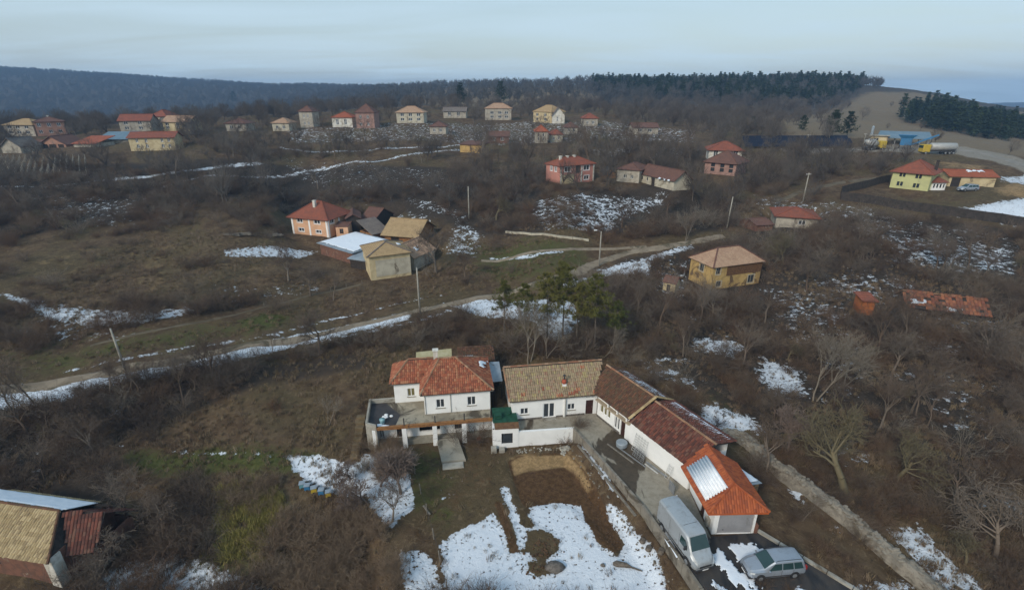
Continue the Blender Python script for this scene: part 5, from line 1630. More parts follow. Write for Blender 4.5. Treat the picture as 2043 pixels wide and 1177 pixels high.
def long_house():
    r = root('long_house', 'long low white house with a mossy tan tiled roof and small red chimney', 'house', (0.03, 47.93, 0), math.radians(8.57))
    L, D = 9.95, 5.8
    w = MB(); f0, f1 = (0, 0), (L, 0)
    op = [(0.95, 1.85, .78, 1.6), (3.6, 4.95, .04, 1.98), (6.45, 7.3, .85, 1.66), (8.6, 9.5, 0.02, 1.95), (8.55, 9.15, 2.28, 2.78), (9.25, 9.65, 2.28, 2.78)]
    wall_run(w, f0, f1, -.3, 3.0, op)
    wall_run(w, (L, 0), (L, D), -.3, 3.0); wall_run(w, (L, D), (0, D), -.3, 3.0); wall_run(w, (0, D), (0, 0), -.3, 3.0)
    for x in (0, L - .22): w.add([(x, 0, 3), (x + .22, 0, 3), (x + .22, D, 3), (x, D, 3), (x, D / 2, 5.1), (x + .22, D / 2, 5.1)], [(0, 3, 4), (1, 5, 2), (0, 4, 5, 1), (3, 2, 5, 4)])
    w.build('wall', M['white'], r)
    for i in (0, 2): window(r, f0, f1, op[i], sill='concrete', cross=False, fw=.06)
    dw = window(r, f0, f1, op[1], name='glazed_door', fw=.1, mull=1)
    door(r, f0, f1, op[3], 'door_brown')
    window(r, f0, f1, op[4], mull=1, fw=.05); window(r, f0, f1, op[5], mull=0, fw=.05)
    p = MB(); p.box(0.02, -.06, 0, 3.5, -.002, .24); p.build('plinth', M['plinth'], r)
    p = MB(); p.box(5.1, -.06, 0, 5.9, -.002, .24); p.build('plinth', M['plinth'], r)
    p = MB(); p.box(6.3, -.06, 0, 8.5, -.002, .24); p.build('plinth', M['plinth'], r)
    p = MB(); p.box(3.45, -.55, .01, 5.05, -.002, .1); p.build('door_step', M['concrete_pale'], r)
    p = MB(); p.box(5.98, -.16, 0, 6.2, -.002, 3.0); p.build('pilaster', M['white'], r)
    p = MB(); p.tube([(6.12, -.2, 3.0), (6.12, -.2, .1)], .04); p.build('downpipe', M['concrete_pale'], r)
    e = .4; zr = 5.38
    F = [(-.35, -e, 2.86), (L + .1, -e, 2.86), (L + 1.3, D / 2, zr), (-.6, D / 2, zr)]
    B = [(L + 1.2, D + e, 2.86), (-.35, D + e, 2.86), (-.6, D / 2, zr), (L + 1.3, D / 2, zr)]
    tiled(r, [F, B], 't_tan', [((-.6, D / 2, zr), (L + 1.2, D / 2, zr)), ((-.35, -e, 2.86), (-.6, D / 2, zr))], 't_ridge', seed=5, mess=1.6)
    # red replaced tiles along the eave and in patches
    rg = random.Random(15); t = MB()
    n = Vector((0, -(zr - 2.86), D / 2 + e)).normalized()
    for (x, s, k) in ((1.0, .55, 2), (7.1, .35, 2), (7.4, .6, 2), (5.0, .1, 3), (6.4, .2, 3), (9.3, .15, 2), (3.5, 1.0, 1), (8.4, 3.3, 2)):
        for i in range(k):
            o = Vector((x + i * .26, -e, 2.86)) + Vector((0, D / 2 + e, zr - 2.86)).normalized() * s + n * .045
            tiles_on(t, [o, o + Vector((.26, 0, 0)), o + Vector((.26, 0, 0)) + Vector((0, D / 2 + e, zr - 2.86)).normalized() * .37, o + Vector((0, D / 2 + e, zr - 2.86)).normalized() * .37], .24, .35, rg)
    label(t.build('replacement_tiles', M['t_red'], r), kind='stuff')
    c = MB(); c.box(5.9, .55, 3.1, 6.35, 1.0, 3.95); cb = c.build('chimney', M['white'], r)
    c = MB(); c.tube([(6.12, .78, 3.95), (6.12, .78, 4.05), (6.12, .78, 4.4), (6.12, .78, 4.5)], [.2, .27, .25, .14], 10); c.build('chimney_pot', M['pot'], cb, smooth=True)
    c = MB(); c.tube([(6.12, .78, 4.5), (6.12, .78, 4.95)], .08, 8); c.tube([(6.12, .78, 4.93), (6.12, .78, 5.05)], .16, 8); c.build('flue', M['metal_dark'], cb)
    so = MB(); so.box(-.3, -e + .03, 2.68, L, 0, 2.74); so.build('soffit', M['wood_grey'], r)
    return r

WF = (9.85, 48.95)
def wing():
    r = root('wing_house', 'brown roofed house wing with a glazed gallery and beige gutter ledge', 'house', (*WF, 0), math.radians(-60))
    L = 5.5; D = 5.0
    f0, f1 = (0, 0), (L, 0)
    w = MB()
    op = [(.45, 1.0, .9, 1.9), (1.1, 1.6, .9, 1.9), (1.7, 2.2, .9, 1.9), (2.95, 3.3, .35, 1.85), (3.4, 3.75, .35, 1.85), (3.98, 4.66, .02, 1.95)]
    wall_run(w, f0, f1, -.3, 2.2, op)
    wall_run(w, (L, 0), (L, D), -.3, 2.7); wall_run(w, (L, D), (0, D), -.3, 3.7); wall_run(w, (0, D), (0, 0), -.3, 2.6)
    w.build('wall', M['white'], r)
    for o in op[:3]: window(r, f0, f1, o, mull=0, pane='curtain_glass', fw=.06)
    for o in op[3:5]: window(r, f0, f1, o, mull=0, fw=.05)
    door(r, f0, f1, op[5], 'door_brown')
    g = MB(); g.box(-.1, -.32, 2.2, L - .1, .1, 2.34); g.build('ledge', M['beige'], r)
    u = MB(); uo = [(.2 + i * 1.05, 1.1 + i * 1.05, 2.42, 3.0) for i in range(5)]
    wall_run(u, (0, .12), (L, .12), 2.34, 3.08, uo, t=.12); u.build('gallery_wall', M['white'], r)
    for o in uo: window(r, (0, .12), (L, .12), o, mull=1, fw=.05, depth=.04)
    for x in (1.9, 3.4, 4.9):
        c = MB(); c.box(x - .07, -.2, 2.34, x + .07, -.06, 3.0); c.build('gallery_post', M['white'], r)
    p = MB(); p.box(.02, -.06, 0, 3.9, -.003, .26); p.build('plinth', M['plinth'], r)
    e = .38; zr = 5.15
    F = [(-1.0, -e, 3.0), (L - .05, -e, 3.0), (6.2, 2.45, zr), (-1.7, 2.45, zr)]
    B = [(6.2, D + e, 3.75), (-1.7, D + e, 3.75), (-1.7, 2.45, zr), (6.2, 2.45, zr)]
    tiled(r, [F, B], 't_brown', [((-1.7, 2.45, zr), (6.2, 2.45, zr))], 't_ridge', seed=8, mess=1.6)
    c = MB(); ridge_caps(c, (L - .02, -e, 3.05), (6.22, 2.45, zr + .05), .34, .4, .1); ridge_caps(c, (6.22, 2.45, zr + .05), (6.1, D + .2, 3.85), .34, .4, .1)
    label(c.build('verge_tiles', M['t_straw'], r), kind='stuff')
    snow_patch(r, [(-1.0, 2.62, zr - .08), (5.9, 2.62, zr - .08), (5.9, 5.2, zr - 1.3), (-1.0, 5.2, zr - 1.3)], 4, fr=.15, hole=.12)
    return r
def barn_wing():
    r = root('barn_wing', 'windowless white barn wing with a long dark red tiled roof', 'barn', (*WF, 0), math.radians(-60))
    a, b = 5.52, 13.5; D = 4.9
    w = MB()
    wall_run(w, (a, -.1), (b, -.1), -.3, 2.75); wall_run(w, (b, -.1), (b, D), -.3, 2.6); wall_run(w, (b, D), (a, D), -.3, 3.75); wall_run(w, (a, D), (a, -.1), -.3, 2.6)
    w.build('wall', M['white'], r)
    e = .35; zr = 4.78
    F = [(a + .02, -.1 - e, 2.86), (b - .35, -.1 - e, 2.78), (b + .65, 2.2, zr - .1), (6.25, 2.35, zr)]
    B = [(b + .6, D + e, 3.85), (6.25, D + e, 3.95), (6.25, 2.35, zr), (b + .65, 2.2, zr - .1)]
    tiled(r, [F, B], 't_dred', [((6.25, 2.35, zr), (b + .65, 2.2, zr - .1))], 't_ridge', seed=9, mess=1.6)
    snow_patch(r, [(6.5, 2.5, zr - .1), (b + .4, 2.4, zr - .2), (b + .4, 5.1, 3.92), (6.5, 5.1, 4.02)], 6, fr=.15, hole=.1)
    return r
def garage():
    r = root('garage', 'white garage with a bright orange hipped roof and grey roller door', 'garage', (16.9, 32.05, 0), math.radians(1.5))
    W, D = 3.6, 5.2
    f0, f1 = (0, 0), (W, 0)
    w = MB(); op = [(.42, 3.38, .02, 2.5)]
    wall_run(w, f0, f1, -.2, 2.85, op); wall_run(w, (W, 0), (W, D), -.2, 2.85); wall_run(w, (W, D), (0, D), -.2, 2.85)
    wall_run(w, (0, D), (0, 0), -.2, 2.85, [(2.6, 3.4, .0, 1.95)])
    w.build('wall', M['white'], r)
    door(r, (0, D), (0, 0), (2.6, 3.4, .0, 1.95), 'door_brown')
    sh = MB(); sh.box(.42, .1, .02, 3.38, .13, 2.5)
    sh = sh.build('roller_door', M['shutter'], r)
    m = MB()
    for i in range(24): m.box(.44, .085, .05 + i * .1, 3.36, .1, .05 + i * .1 + .085)
    label(m.build('slat', M['shutter'], sh), kind='stuff')
    m = MB(); m.box(.9, .06, .35, 1.0, .085, .42); m.build('handle', M['metal_dark'], sh)
    m = MB(); m.box(.34, -.02, .0, .42, .02, 2.56); m.box(3.38, -.02, 0, 3.46, .02, 2.56); m.box(.42, -.02, 2.5, 3.38, .02, 2.6); m.build('door_frame', M['frame'], r)
    e = .55; ze = 2.86; zr = 4.72
    xm = 1.35
    FL = (-e - .3, -e, ze); FR = (W + .55, -e, ze); BR = (W + .45, D + .1, ze); BL = (-e - .75, D - .4, ze + .25)
    R1 = (xm + .12, .75, zr); R2 = (xm - .05, D + .4, zr)
    tiled(r, [[FL, FR, R1], [FR, BR, R2, R1], [BL, FL, R1, R2]], 't_orange', [(FL, R1), (FR, R1), (R1, R2)], 't_orange', seed=10, tw=.22, tl=.34, mess=.5, deck='orange_board')
    m = MB(); m.box(FL[0], FL[1] - .03, ze - .2, FR[0], FL[1] + .0, ze + .03); m.build('fascia', M['orange_board'], r)
    m = MB(); m.bar((FL[0] - .02, FL[1], ze - .05), (BL[0] - .02, BL[1], BL[2] - .05), .05, .2); m.build('fascia', M['orange_board'], r)
    m = MB(); m.bar(FR, BR, .05, .2); m.build('fascia', M['orange_board'], r)
    # corrugated translucent sheets over the left slope
    a = Vector(BL); b = Vector(FL); c = Vector(R1); d = Vector(R2)
    ex = (b - a).normalized(); nrm = (b - a).cross(c - b).normalized(); nrm = nrm if nrm.z > 0 else -nrm
    ey = nrm.cross(ex); ey = ey if ey.z > 0 else -ey
    m = MB(); nr = 8; Lx = 3.8; o = a + ex * .62 + ey * .32 + nrm * .24
    SL = 2.15
    nseg = nr * 8
    for k in range(nseg + 1):
        t = k / nseg; off = ey * (t * SL) + nrm * (math.cos(t * nr * 2 * PI) * -.085)
        sk = 0.0
        m.v.append(tuple(o + off + ex * (sk))); m.v.append(tuple(o + off + ex * (Lx + sk)))
    for k in range(nseg): m.f.append((2 * k, 2 * k + 1, 2 * k + 3, 2 * k + 2))
    s = m.build('corrugated_sheet', M['pale_sheet'], r, smooth=True)
    sd = s.modifiers.new('thick', 'SOLIDIFY'); sd.thickness = .01
    m = MB(); m.box(-.62, .6, 1.3, -.3, 1.3, 1.9)
    # small cabinet and meter boxes on the left wall
    m = MB(); m.box(-.28, .5, .3, -.005, .95, 1.1); m.build('meter_box', M['concrete_pale'], r)
    m = MB(); m.box(W + .02, -.05, 0, W + .3, 1.4, .9); m.build('brick_stub', M['brick'], r)
    return r
def yard():
    # concrete yard and asphalt drive
    Y = [(-.9, 45.6), (6.7, 46.45), (6.98, 46.4), (11.85, 35.05), (13.0, 31.3), (16.7, 31.6), (16.7, 38), (12.2, 46), (9.9, 49.5), (-.2, 48.1), (-.9, 47.3)]
    sheet_poly('yard_paving', Y, 0.035, M['yard'])
    A = [(13.0, 31.3), (14.4, 26.9), (16.2, 20), (17.4, 15.5), (31.0, 15.5), (29.3, 22.3), (25.6, 26.95), (20.95, 32.2), (16.7, 31.7)]
    sheet_poly('asphalt_drive', A, 0.031, M['asphalt'])
    # snow left on the drive
    def slush(name, pts, seed, text):
        o = snow_patch(None, [(p[0], p[1], 0.04) for p in pts], seed, name, fr=.45, t=.05, hole=.16, amp=3.0, grid=.09)
        if o: label(o, text, kind='stuff')
    slush('snow', [(17.4, 30.9), (18.2, 28.3), (20.9, 29.7), (20.2, 31.6)], 21, 'cleared heap of snow beside the silver estate car')
    slush('snow', [(15.7, 30.0), (16.9, 30.6), (19.2, 27.2), (17.6, 25.4)], 22, 'strip of trodden snow between the van and the car')
    slush('snow', [(16.8, 27.9), (17.8, 28.6), (19.0, 26.3), (17.8, 24.6)], 27, 'dirty slush in front of the estate car')
    slush('snow', [(14.9, 28.0), (15.6, 28.2), (16.9, 25.0), (15.9, 24.6)], 23, 'strip of dirty snow beyond the nose of the van')
    slush('snow', [(20.8, 27.0), (22.0, 27.2), (23.0, 26.0), (22.4, 25.7)], 24, 'thin line of snow behind the estate car')
    slush('snow', [(15.0, 36.6), (15.5, 36.8), (16.1, 33.2), (15.2, 33.6)], 25, 'snow in the gutter beside the garage wall')
    slush('snow', [(12.6, 32.6), (13.0, 32.8), (13.6, 29.6), (13.1, 29.4)], 26, 'snow heaped against the wall behind the van')
    # low white wall along the garden
    m = MB(); pts = [(0.72, 45.75), (6.95, 46.42)]
    wall_run(m, pts[0], pts[1], -2.5, 0.12, t=.3, caps=True)
    label(m.build('garden_wall', M['white']), 'low whitewashed wall between the yard and the garden', 'wall')
    # retaining wall down the drive
    line = [(6.93, 46.4), (9.4, 40.7), (11.8, 35.1), (13.0, 31.2), (14.25, 26.9), (15.6, 21.5)]
    r = root('retaining_wall', 'long weathered concrete retaining wall between the drive and the garden', 'wall', (0, 0, 0))
    for i in range(len(line) - 1):
        a = Vector(line[i]); b = Vector(line[i + 1]); n = max(1, round((b - a).length / 2.1))
        for k in range(n):
            p = a.lerp(b, k / n); q = a.lerp(b, (k + 1) / n - .012)
            top = .22 if i < 3 else .16
            m = MB(); m.bar((p.x, p.y, -1.2 + top / 2), (q.x, q.y, -1.2 + top / 2), .26, 2.4 + top); m.build('wall_segment', M['concrete_old'], r)
    # timber rails lying beside it
    def beam(i, a, b, w, z0, z1, text, mat='wood_grey'):
        m = MB(); za, zb = gh(*a) + .1, gh(*b) + .1; m.bar((a[0], a[1], za), (b[0], b[1], zb), w, w * .8)
        label(m.build('timber_beam', M[mat]), text, 'beam')
    beam(0, (7.15, 44.6), (9.1, 40.1), .2, -.75, -.8, 'long weathered beam lying along the garden side of the retaining wall', 'wood_grey')
    beam(1, (9.25, 39.8), (11.25, 35.0), .2, -.85, -.95, 'second weathered beam further down the retaining wall', 'wood_grey')
    m = MB(); rg = random.Random(77)
    for i in range(60):
        t = rg.random(); a = Vector((6.3, 45.6)).lerp(Vector((13.0, 28.6)), t)
        ax, ay = a.x + rg.gauss(0, .25) - .35, a.y + rg.gauss(0, .2); m.rock((ax, ay, gh(ax, ay) + .03), rg.uniform(.06, .15), rng=rg)
    label(m.build('rubble', M['stone']), 'line of rubble and stones at the foot of the retaining wall', kind='stuff')
    # kerb wall right of the drive
    r = root('kerb_wall', 'low concrete kerb wall along the right edge of the drive', 'wall', (0, 0, 0))
    line = [(20.95, 32.3), (25.7, 26.9), (29.4, 22.2), (31.5, 17)]
    for a, b in zip(line[:-1], line[1:]):
        a = Vector(a); b = Vector(b); n = max(1, round((b - a).length / 1.8))
        for k in range(n):
            p = a.lerp(b, k / n); q = a.lerp(b, (k + 1) / n - .01)
            m = MB(); m.bar((p.x, p.y, -.1), (q.x, q.y, -.1), .3, .66); m.build('kerb_block', M['concrete_pale'], r)
    # walkway slab and step
    m = MB()
    def sl(p, z): return (p[0], p[1], z)
    A_ = [(-8.42, 46.25), (-6.1, 46.6), (-4.95, 43.45), (-7.5, 43.15)]
    zt = [-1.24, -1.24, -1.70, -1.70]
    v = [sl(p, z) for p, z in zip(A_, zt)] + [sl(p, -2.4) for p in A_]
    m.add(v, [(3, 2, 1, 0), (4, 5, 6, 7), (0, 1, 5, 4), (1, 2, 6, 5), (2, 3, 7, 6), (3, 0, 4, 7)])
    label(m.build('concrete_walkway', M['concrete']), kind='structure')
    m = MB(); m.box(0, 0, -2.4, 2.25, .95, -1.85); m.box(.05, .05, -1.85, 2.2, .9, -1.8)
    label(bevel(m.build('concrete_step', M['concrete_pale'], loc=(-7.28, 42.1, 0), rz=math.radians(9)), .03), 'pale concrete step at the garden end of the walkway slab', 'step')
    m = MB()
    for k in range(9):
        t = k / 8; m.box(-17.7 + .25 * t, 48.4 - 4.6 * t - .55, -2.6, -16.75 + .12 * t, 48.4 - 4.6 * t, .55 - 2.5 * t)
    label(m.build('earth_steps', M['mudpile_pale']), kind='structure')

def trellis(name, text, x, y, z, w, h, rz, lean, nx, nz, mat='metal_grey', cat='rack', t=.03):
    r = root(name, text, cat, (x, y, z), rz)
    for i in range(nx + 1):
        m = MB(); q = w * i / nx; m.bar((q, 0, 0), (q, lean, h), t); m.build('upright', M[mat], r)
    for j in range(nz + 1):
        m = MB(); q = (j + .5) / (nz + 1); m.bar((0, lean * q - .02, h * q), (w, lean * q - .02, h * q), t); m.build('crossbar', M[mat], r)
    return r

# ------------------------------------------------------------------ houses further off
def z_at(x, y, v):
    """height at which a point over (x, y) is seen at photograph row v"""
    k = (CY - v) / F_PX; c, s = math.cos(PITCH), math.sin(PITCH)
    return CAM_H + y * (k * c - s) / (c + k * s)

HOUSES = []
def plan(name, text, cat, pl, pr, D, ve, vr, **k):
    """front facade from photo pixel pl to pr (feet of the wall), eave row ve at its left corner, ridge row vr"""
    x0, y0, z0 = at(*pl)
    if 'z' in k: z0 = k.pop('z'); x0, y0 = P(*pl, z0)
    x1, y1 = P(*pr, z0)
    if 'W' in k:
        d = Vector((x1 - x0, y1 - y0)).normalized() * k['W']; x1, y1 = x0 + d.x, y0 + d.y
    if 'ang' in k:
        W = math.hypot(x1 - x0, y1 - y0); a = math.radians(k['ang']); x1, y1 = x0 + W * math.cos(a), y0 + W * math.sin(a)
    W = math.hypot(x1 - x0, y1 - y0); a = math.atan2(y1 - y0, x1 - x0)
    H = k.get('H') or z_at(x0, y0, ve) - z0
    mid = (x0 + math.cos(a) * W / 2 - math.sin(a) * D / 2, y0 + math.sin(a) * W / 2 + math.cos(a) * D / 2)
    rise = k.get('rise') or max(0.8, z_at(mid[0], mid[1], vr) - z0 - H)
    mz = max([q[3] for i in (k.get('wins') or {}) for q in k['wins'][i]] + [0])
    if mz > H - .35:
        f_ = (H - .35) / mz
        k['wins'] = {i: [(a_, b_, c_ * f_, d_ * f_) for a_, b_, c_, d_ in q] for i, q in k['wins'].items()}
    if k.get('bands'): k['bands'] = [(a_, b_, c_, min(d_, H - .05), m_) for a_, b_, c_, d_, m_ in k['bands']]
    h = dict(name=name, text=text, cat=cat, o=(x0, y0, z0), a=a, W=W, D=D, H=H, rise=rise, mid=mid, **{q: w for q, w in k.items() if q not in ('H', 'rise', 'W', 'ang')})
    pts = [(x0 + math.cos(a) * u - math.sin(a) * v, y0 + math.sin(a) * u + math.cos(a) * v) for u, v in ((-.6, -.6), (W + .6, -.6), (W + .6, D + .6), (-.6, D + .6))]
    PADS.append((pts, z0, 3.0 if y0 < 200 else 6.0))
    BLOCK.append((mid[0], mid[1], (math.hypot(W, D) / 2 + 0.8) * (1 if k.get('clear', True) else .32)))
    # keep the view of the front free for a short way
    f = (mid[0] + math.sin(a) * (D / 2 + 2.2), mid[1] - math.cos(a) * (D / 2 + 2.2))
    if k.get('clear', True):
        BLOCK.append((f[0], f[1], min(W / 2, 6)))
        if y0 > 150:
            for q in (6, 12, 19): BLOCK.append((mid[0] + math.sin(a) * (D / 2 + q), mid[1] - math.cos(a) * (D / 2 + q), W / 2 + 1.5))
    HOUSES.append(h)
    return h

def build_house(h):
    x0, y0, z0 = h['o']; W, D, H, rise = h['W'], h['D'], h['H'], h['rise']
    r = root(h['name'], h['text'], h['cat'], (x0, y0, z0), h['a'], h.get('group'))
    wm = h.get('wall', 'cream'); rm = h.get('roof', 'f_red'); ov = h.get('over', 0.55); kind = h.get('kind', 'hip')
    E = [((0, 0), (W, 0)), ((W, 0), (W, D)), ((W, D), (0, D)), ((0, D), (0, 0))]
    wins = h.get('wins', {}); doors = h.get('doors', {})
    w = MB(); allw = []
    for i, (a, b) in enumerate(E):
        L = (Vector(b) - Vector(a)).length
        ops = [(s * L if s <= 1 and e <= 1 else s, e * L if s <= 1 and e <= 1 else e, za, zb) for s, e, za, zb in wins.get(i, [])]
        dps = [(s * L, e * L, za, zb) for s, e, za, zb in doors.get(i, [])]
        wall_run(w, a, b, -1.2, H, ops + dps, t=0.25)
        allw += [(a, b, o, 0) for o in ops] + [(a, b, o, 1) for o in dps]
    if kind == 'gable':
        w.add([(0, .01, H), (.25, .01, H), (.25, D - .01, H), (0, D - .01, H), (0, D / 2, H + rise * .97), (.25, D / 2, H + rise * .97)], [(0, 3, 4), (1, 5, 2), (0, 4, 5, 1), (3, 2, 5, 4)])
        w.add([(W - .25, .01, H), (W, .01, H), (W, D - .01, H), (W - .25, D - .01, H), (W - .25, D / 2, H + rise * .97), (W, D / 2, H + rise * .97)], [(0, 3, 4), (1, 5, 2), (0, 4, 5, 1), (3, 2, 5, 4)])
    if kind == 'gable_front':
        for y in (0, D - .25):
            w.add([(.01, y, H), (W - .01, y, H), (W / 2, y, H + rise * .97), (.01, y + .25, H), (W - .01, y + .25, H), (W / 2, y + .25, H + rise * .97)], [(0, 1, 2), (3, 5, 4), (0, 2, 5, 3), (1, 4, 5, 2)])
    w.build('wall', M[wm], r)
    if 'lower' in h:
        q = MB(); lh, lm = h['lower']
        q.box(-.03, -.03, -1.2, W + .03, 0.03, lh) if False else None
    for a, b, o, t in allw:
        if t: door(r, a, b, o, h.get('doormat', 'wood'), handle=False)
        else: window(r, a, b, o, fw=h.get('fw', .09), mat=h.get('framemat', 'frame'), trim=h.get('trim'), mull=1 if (o[1] - o[0]) > .7 else 0)
    ze = H - ov * rise / (D / 2) * 0.7
    z1 = H + rise
    o = ov
    if kind == 'hip':
        k = min(W, D) / 2 * h.get('hipf', 1.0)
        if W >= D:
            R1, R2 = (k, D / 2, z1), (W - k, D / 2, z1)
            if W - 2 * k < .3: R1, R2 = (W / 2 - .15, D / 2, z1), (W / 2 + .15, D / 2, z1)
        else:
            R1, R2 = (W / 2, k, z1), (W / 2, D - k, z1)
        A, B, C_, D_ = (-o, -o, ze), (W + o, -o, ze), (W + o, D + o, ze), (-o, D + o, ze)
        faces = [[A, B, R2, R1], [B, C_, R2], [C_, D_, R1, R2], [D_, A, R1]] if W >= D else [[A, B, R1], [B, C_, R2, R1], [C_, D_, R2], [D_, A, R1, R2]]
        ridges = [(R1, R2), (A, R1), (B, R2 if W >= D else R1), (C_, R2), (D_, R1 if W >= D else R2)]
    elif kind == 'gable':
        R1, R2 = (-o, D / 2, z1), (W + o, D / 2, z1)
        A, B, C_, D_ = (-o, -o, ze), (W + o, -o, ze), (W + o, D + o, ze), (-o, D + o, ze)
        faces = [[A, B, R2, R1], [C_, D_, R1, R2]]; ridges = [(R1, R2)]
    elif kind == 'gable_front':
        ze = H - ov * rise / (W / 2) * 0.7
        R1, R2 = (W / 2, -o, z1), (W / 2, D + o, z1)
        A, B, C_, D_ = (-o, -o, ze), (W + o, -o, ze), (W + o, D + o, ze), (-o, D + o, ze)
        faces = [[B, C_, R2, R1], [D_, A, R1, R2]]; ridges = [(R1, R2)]
    else:
        A, B, C_, D_ = (-o, -o, H + .05), (W + o, -o, H + .05), (W + o, D + o, H + rise), (-o, D + o, H + rise)
        faces = [[A, B, C_, D_]]; ridges = []
    if h.get('tiles'):
        tiled(r, faces, h['tiles'], ridges, h.get('ridgemat', 't_ridge'), tw=h.get('tw', .45), tl=.6, seed=int(x0) + 99, mess=2, miss=h.get('miss', 0))
    else:
        s = MB()
        for f in faces: roof_slab(s, f, .14)
        ro = s.build('roof', M[rm], r)
        if ridges:
            c = MB()
            for a, b in ridges: c.bar((a[0], a[1], a[2] + .03), (b[0], b[1], b[2] + .03), .26, .14)
            c.build('ridge_cap', M[h.get('ridgemat', rm)], ro)
    for c in h.get('chimneys', []):
        cx_, cy_ = c[0] * W, c[1] * D
        q = MB(); q.box(cx_ - .3, cy_ - .3, H + .1, cx_ + .3, cy_ + .3, z1 + c[2]); q.box(cx_ - .38, cy_ - .38, z1 + c[2], cx_ + .38, cy_ + .38, z1 + c[2] + .12); q.build('chimney', M[c[3] if len(c) > 3 else 'white_old'], r)
    for (x, m_) in h.get('pilasters', []):
        q = MB(); q.box(x * W - .22, -.07, -1, x * W + .22, -.003, H - .05); q.build('pilaster', M[m_], r)
    for (y, m_) in h.get('side_pilasters', []):
        q = MB(); q.box(W + .003, y * D - .22, -1, W + .07, y * D + .22, H - .05); q.build('pilaster', M[m_], r)
    for (x, xx, za, zb, m_) in h.get('bands', []):
        q = MB(); q.box(x * W, -.05, za, xx * W, -.003, zb); q.build('wall_panel', M[m_], r)
    for s in h.get('snow', []):
        f = faces[s[0]]; a, b = Vector(f[0]), Vector(f[1]); c, d = Vector(f[2]), Vector(f[-1])
        p = lambda u, v: a.lerp(b, u).lerp(d.lerp(c, u), v)
        n = (b - a).cross(d - a).normalized(); n = n if n.z > 0 else -n
        snow_patch(r, [p(s[1], s[3]) + n * .05, p(s[2], s[3]) + n * .05, p(s[2], s[4]) + n * .05, p(s[1], s[4]) + n * .05], len(HOUSES) + s[0], fr=.3, hole=.2 if len(s) < 6 else s[5], t=.12, amp=3.0 if len(s) < 6 or s[5] > .05 else 2.0)
    return r

G = 'houses of the far village'
w2 = lambda xs, za=.9, zb=2.2, w=.16: [(x, x + w, za, zb) for x in xs]
def two(xs, H=5.6, w=.13): return [(x, x + w, 1.0, 2.2) for x in xs] + [(x, x + w, H - 2.1, H - .75) for x in xs]

plan('orange_house', 'two storey peach house with white pilasters and a red hipped roof', 'house', (585, 466), (657, 473), 8.5, 430, 401, wall='peach', roof='f_red', over=.7,
     wins={0: [(.17, .32, 3.5, 4.9), (.64, .80, 3.5, 4.9), (.18, .33, .9, 1.9), (.66, .8, .8, 1.7)], 1: [(.12, .28, 3.5, 4.9)]}, trim='frame', pilasters=[(.03, 'white'), (.5, 'white'), (.97, 'white')], side_pilasters=[(.03, 'white'), (.5, 'white')], chimneys=[(.5, .32, .3, 'white_old')])
plan('orange_house_annex', 'small peach annex with a dark window against the peach house', 'annex', (672, 474), (696, 474), 3.0, 452, 449, wall='peach', roof='f_dull', kind='shed', rise=.5, over=.2, wins={0: [(.3, .62, .9, 2.1)]}, framemat='wood', ridgemat='f_dull')
plan('wooden_shed', 'dark timber shed with an open gable right of the peach house', 'shed', (694, 468), (722, 466), 7, 436, 421, wall='wood_dark', roof='f_dull', kind='gable_front', over=.3, wins={})
plan('red_roof_shed', 'shed with a faded red roof behind the tan barn', 'shed', (722, 455), (748, 458), 8, 436, 414, wall='wood_dark', roof='f_dull', kind='gable', over=.3)
plan('grey_roof_shed', 'low shed with a weathered grey shingle roof', 'shed', (745, 481), (776, 474), 5.5, 468, 444, wall='wood_orange', roof='f_grey', kind='shed', rise=2.4, over=.4)
plan('tan_barn', 'brown barn under a broad plain tan roof', 'barn', (768, 481), (832, 486), 9.5, 466, 428, wall='wood_orange', roof='f_tan', kind='gable', over=.7, rise=2.6, doors={0: [(.2, .45, -.2, 1.8)]}, doormat='wood_dark')
plan('cream_barn', 'cream plastered barn with a hipped tan roof in the middle distance', 'barn', (741, 560), (821, 549), 8.0, 511, 481, wall='cream', roof='f_tan', over=.45, bands=[(.14, 1.0, .6, 3.9, 'cream_grey')], ridgemat='f_grey', snow=[(1, .35, .6, .25, .5)], hipf=.85)
plan('barn_back_wing', 'rear wing of the cream barn with a mottled tan roof', 'barn', (828, 540), (868, 520), 7.0, 503, 470, wall='pale', roof='f_pinktan', kind='gable', over=.3, H=2.8, rise=2.2, snow=[(0, .3, .55, .3, .6, .3)])
plan('snowy_shed', 'low shed whose broad metal roof is covered in snow', 'shed', (641, 507), (706, 528), 9.5, 490, 480, wall='brick', roof='sheet', kind='shed', rise=.5, over=.5, H=2.6, snow=[(0, .02, .98, .06, .96, .03)])
plan('tin_lean_to', 'blue grey tin lean to between the snowy shed and the cream barn', 'shed', (700, 534), (738, 540), 6.5, 516, 510, wall='wood_dark', roof='sheet', kind='shed', rise=.9, over=.4, H=2.0)
plan('pink_house', 'two storey pink and cream house with an orange hipped roof', 'house', (1117, 369), (1184, 362), 6.5, 331, 313, wall='pink', roof='f_red', over=.4,
     wins={0: [(.12, .30, 3.2, 4.5), (.68, .85, 3.2, 4.5), (.14, .32, .7, 1.9), (.70, .85, .7, 1.8)], 3: [(.3, .45, 3.2, 4.4), (.6, .75, 3.2, 4.4)]}, doors={0: [(.44, .58, 2.6, 4.6)]}, doormat='wood_dark', trim='frame', bands=[(.0, .4, -.6, 2.5, 'cream')], pilasters=[(.02, 'white_old'), (.98, 'white_old'), (.62, 'white_old')], chimneys=[(.2, .5, .25), (.4, .5, .2), (.6, .5, .25)])
plan('rear_house', 'cream rear part of the pink house', 'house', (1099, 356), (1112, 362), 5.0, 330, 322, wall='cream', roof='f_dull', kind='shed', rise=.4, over=.2)
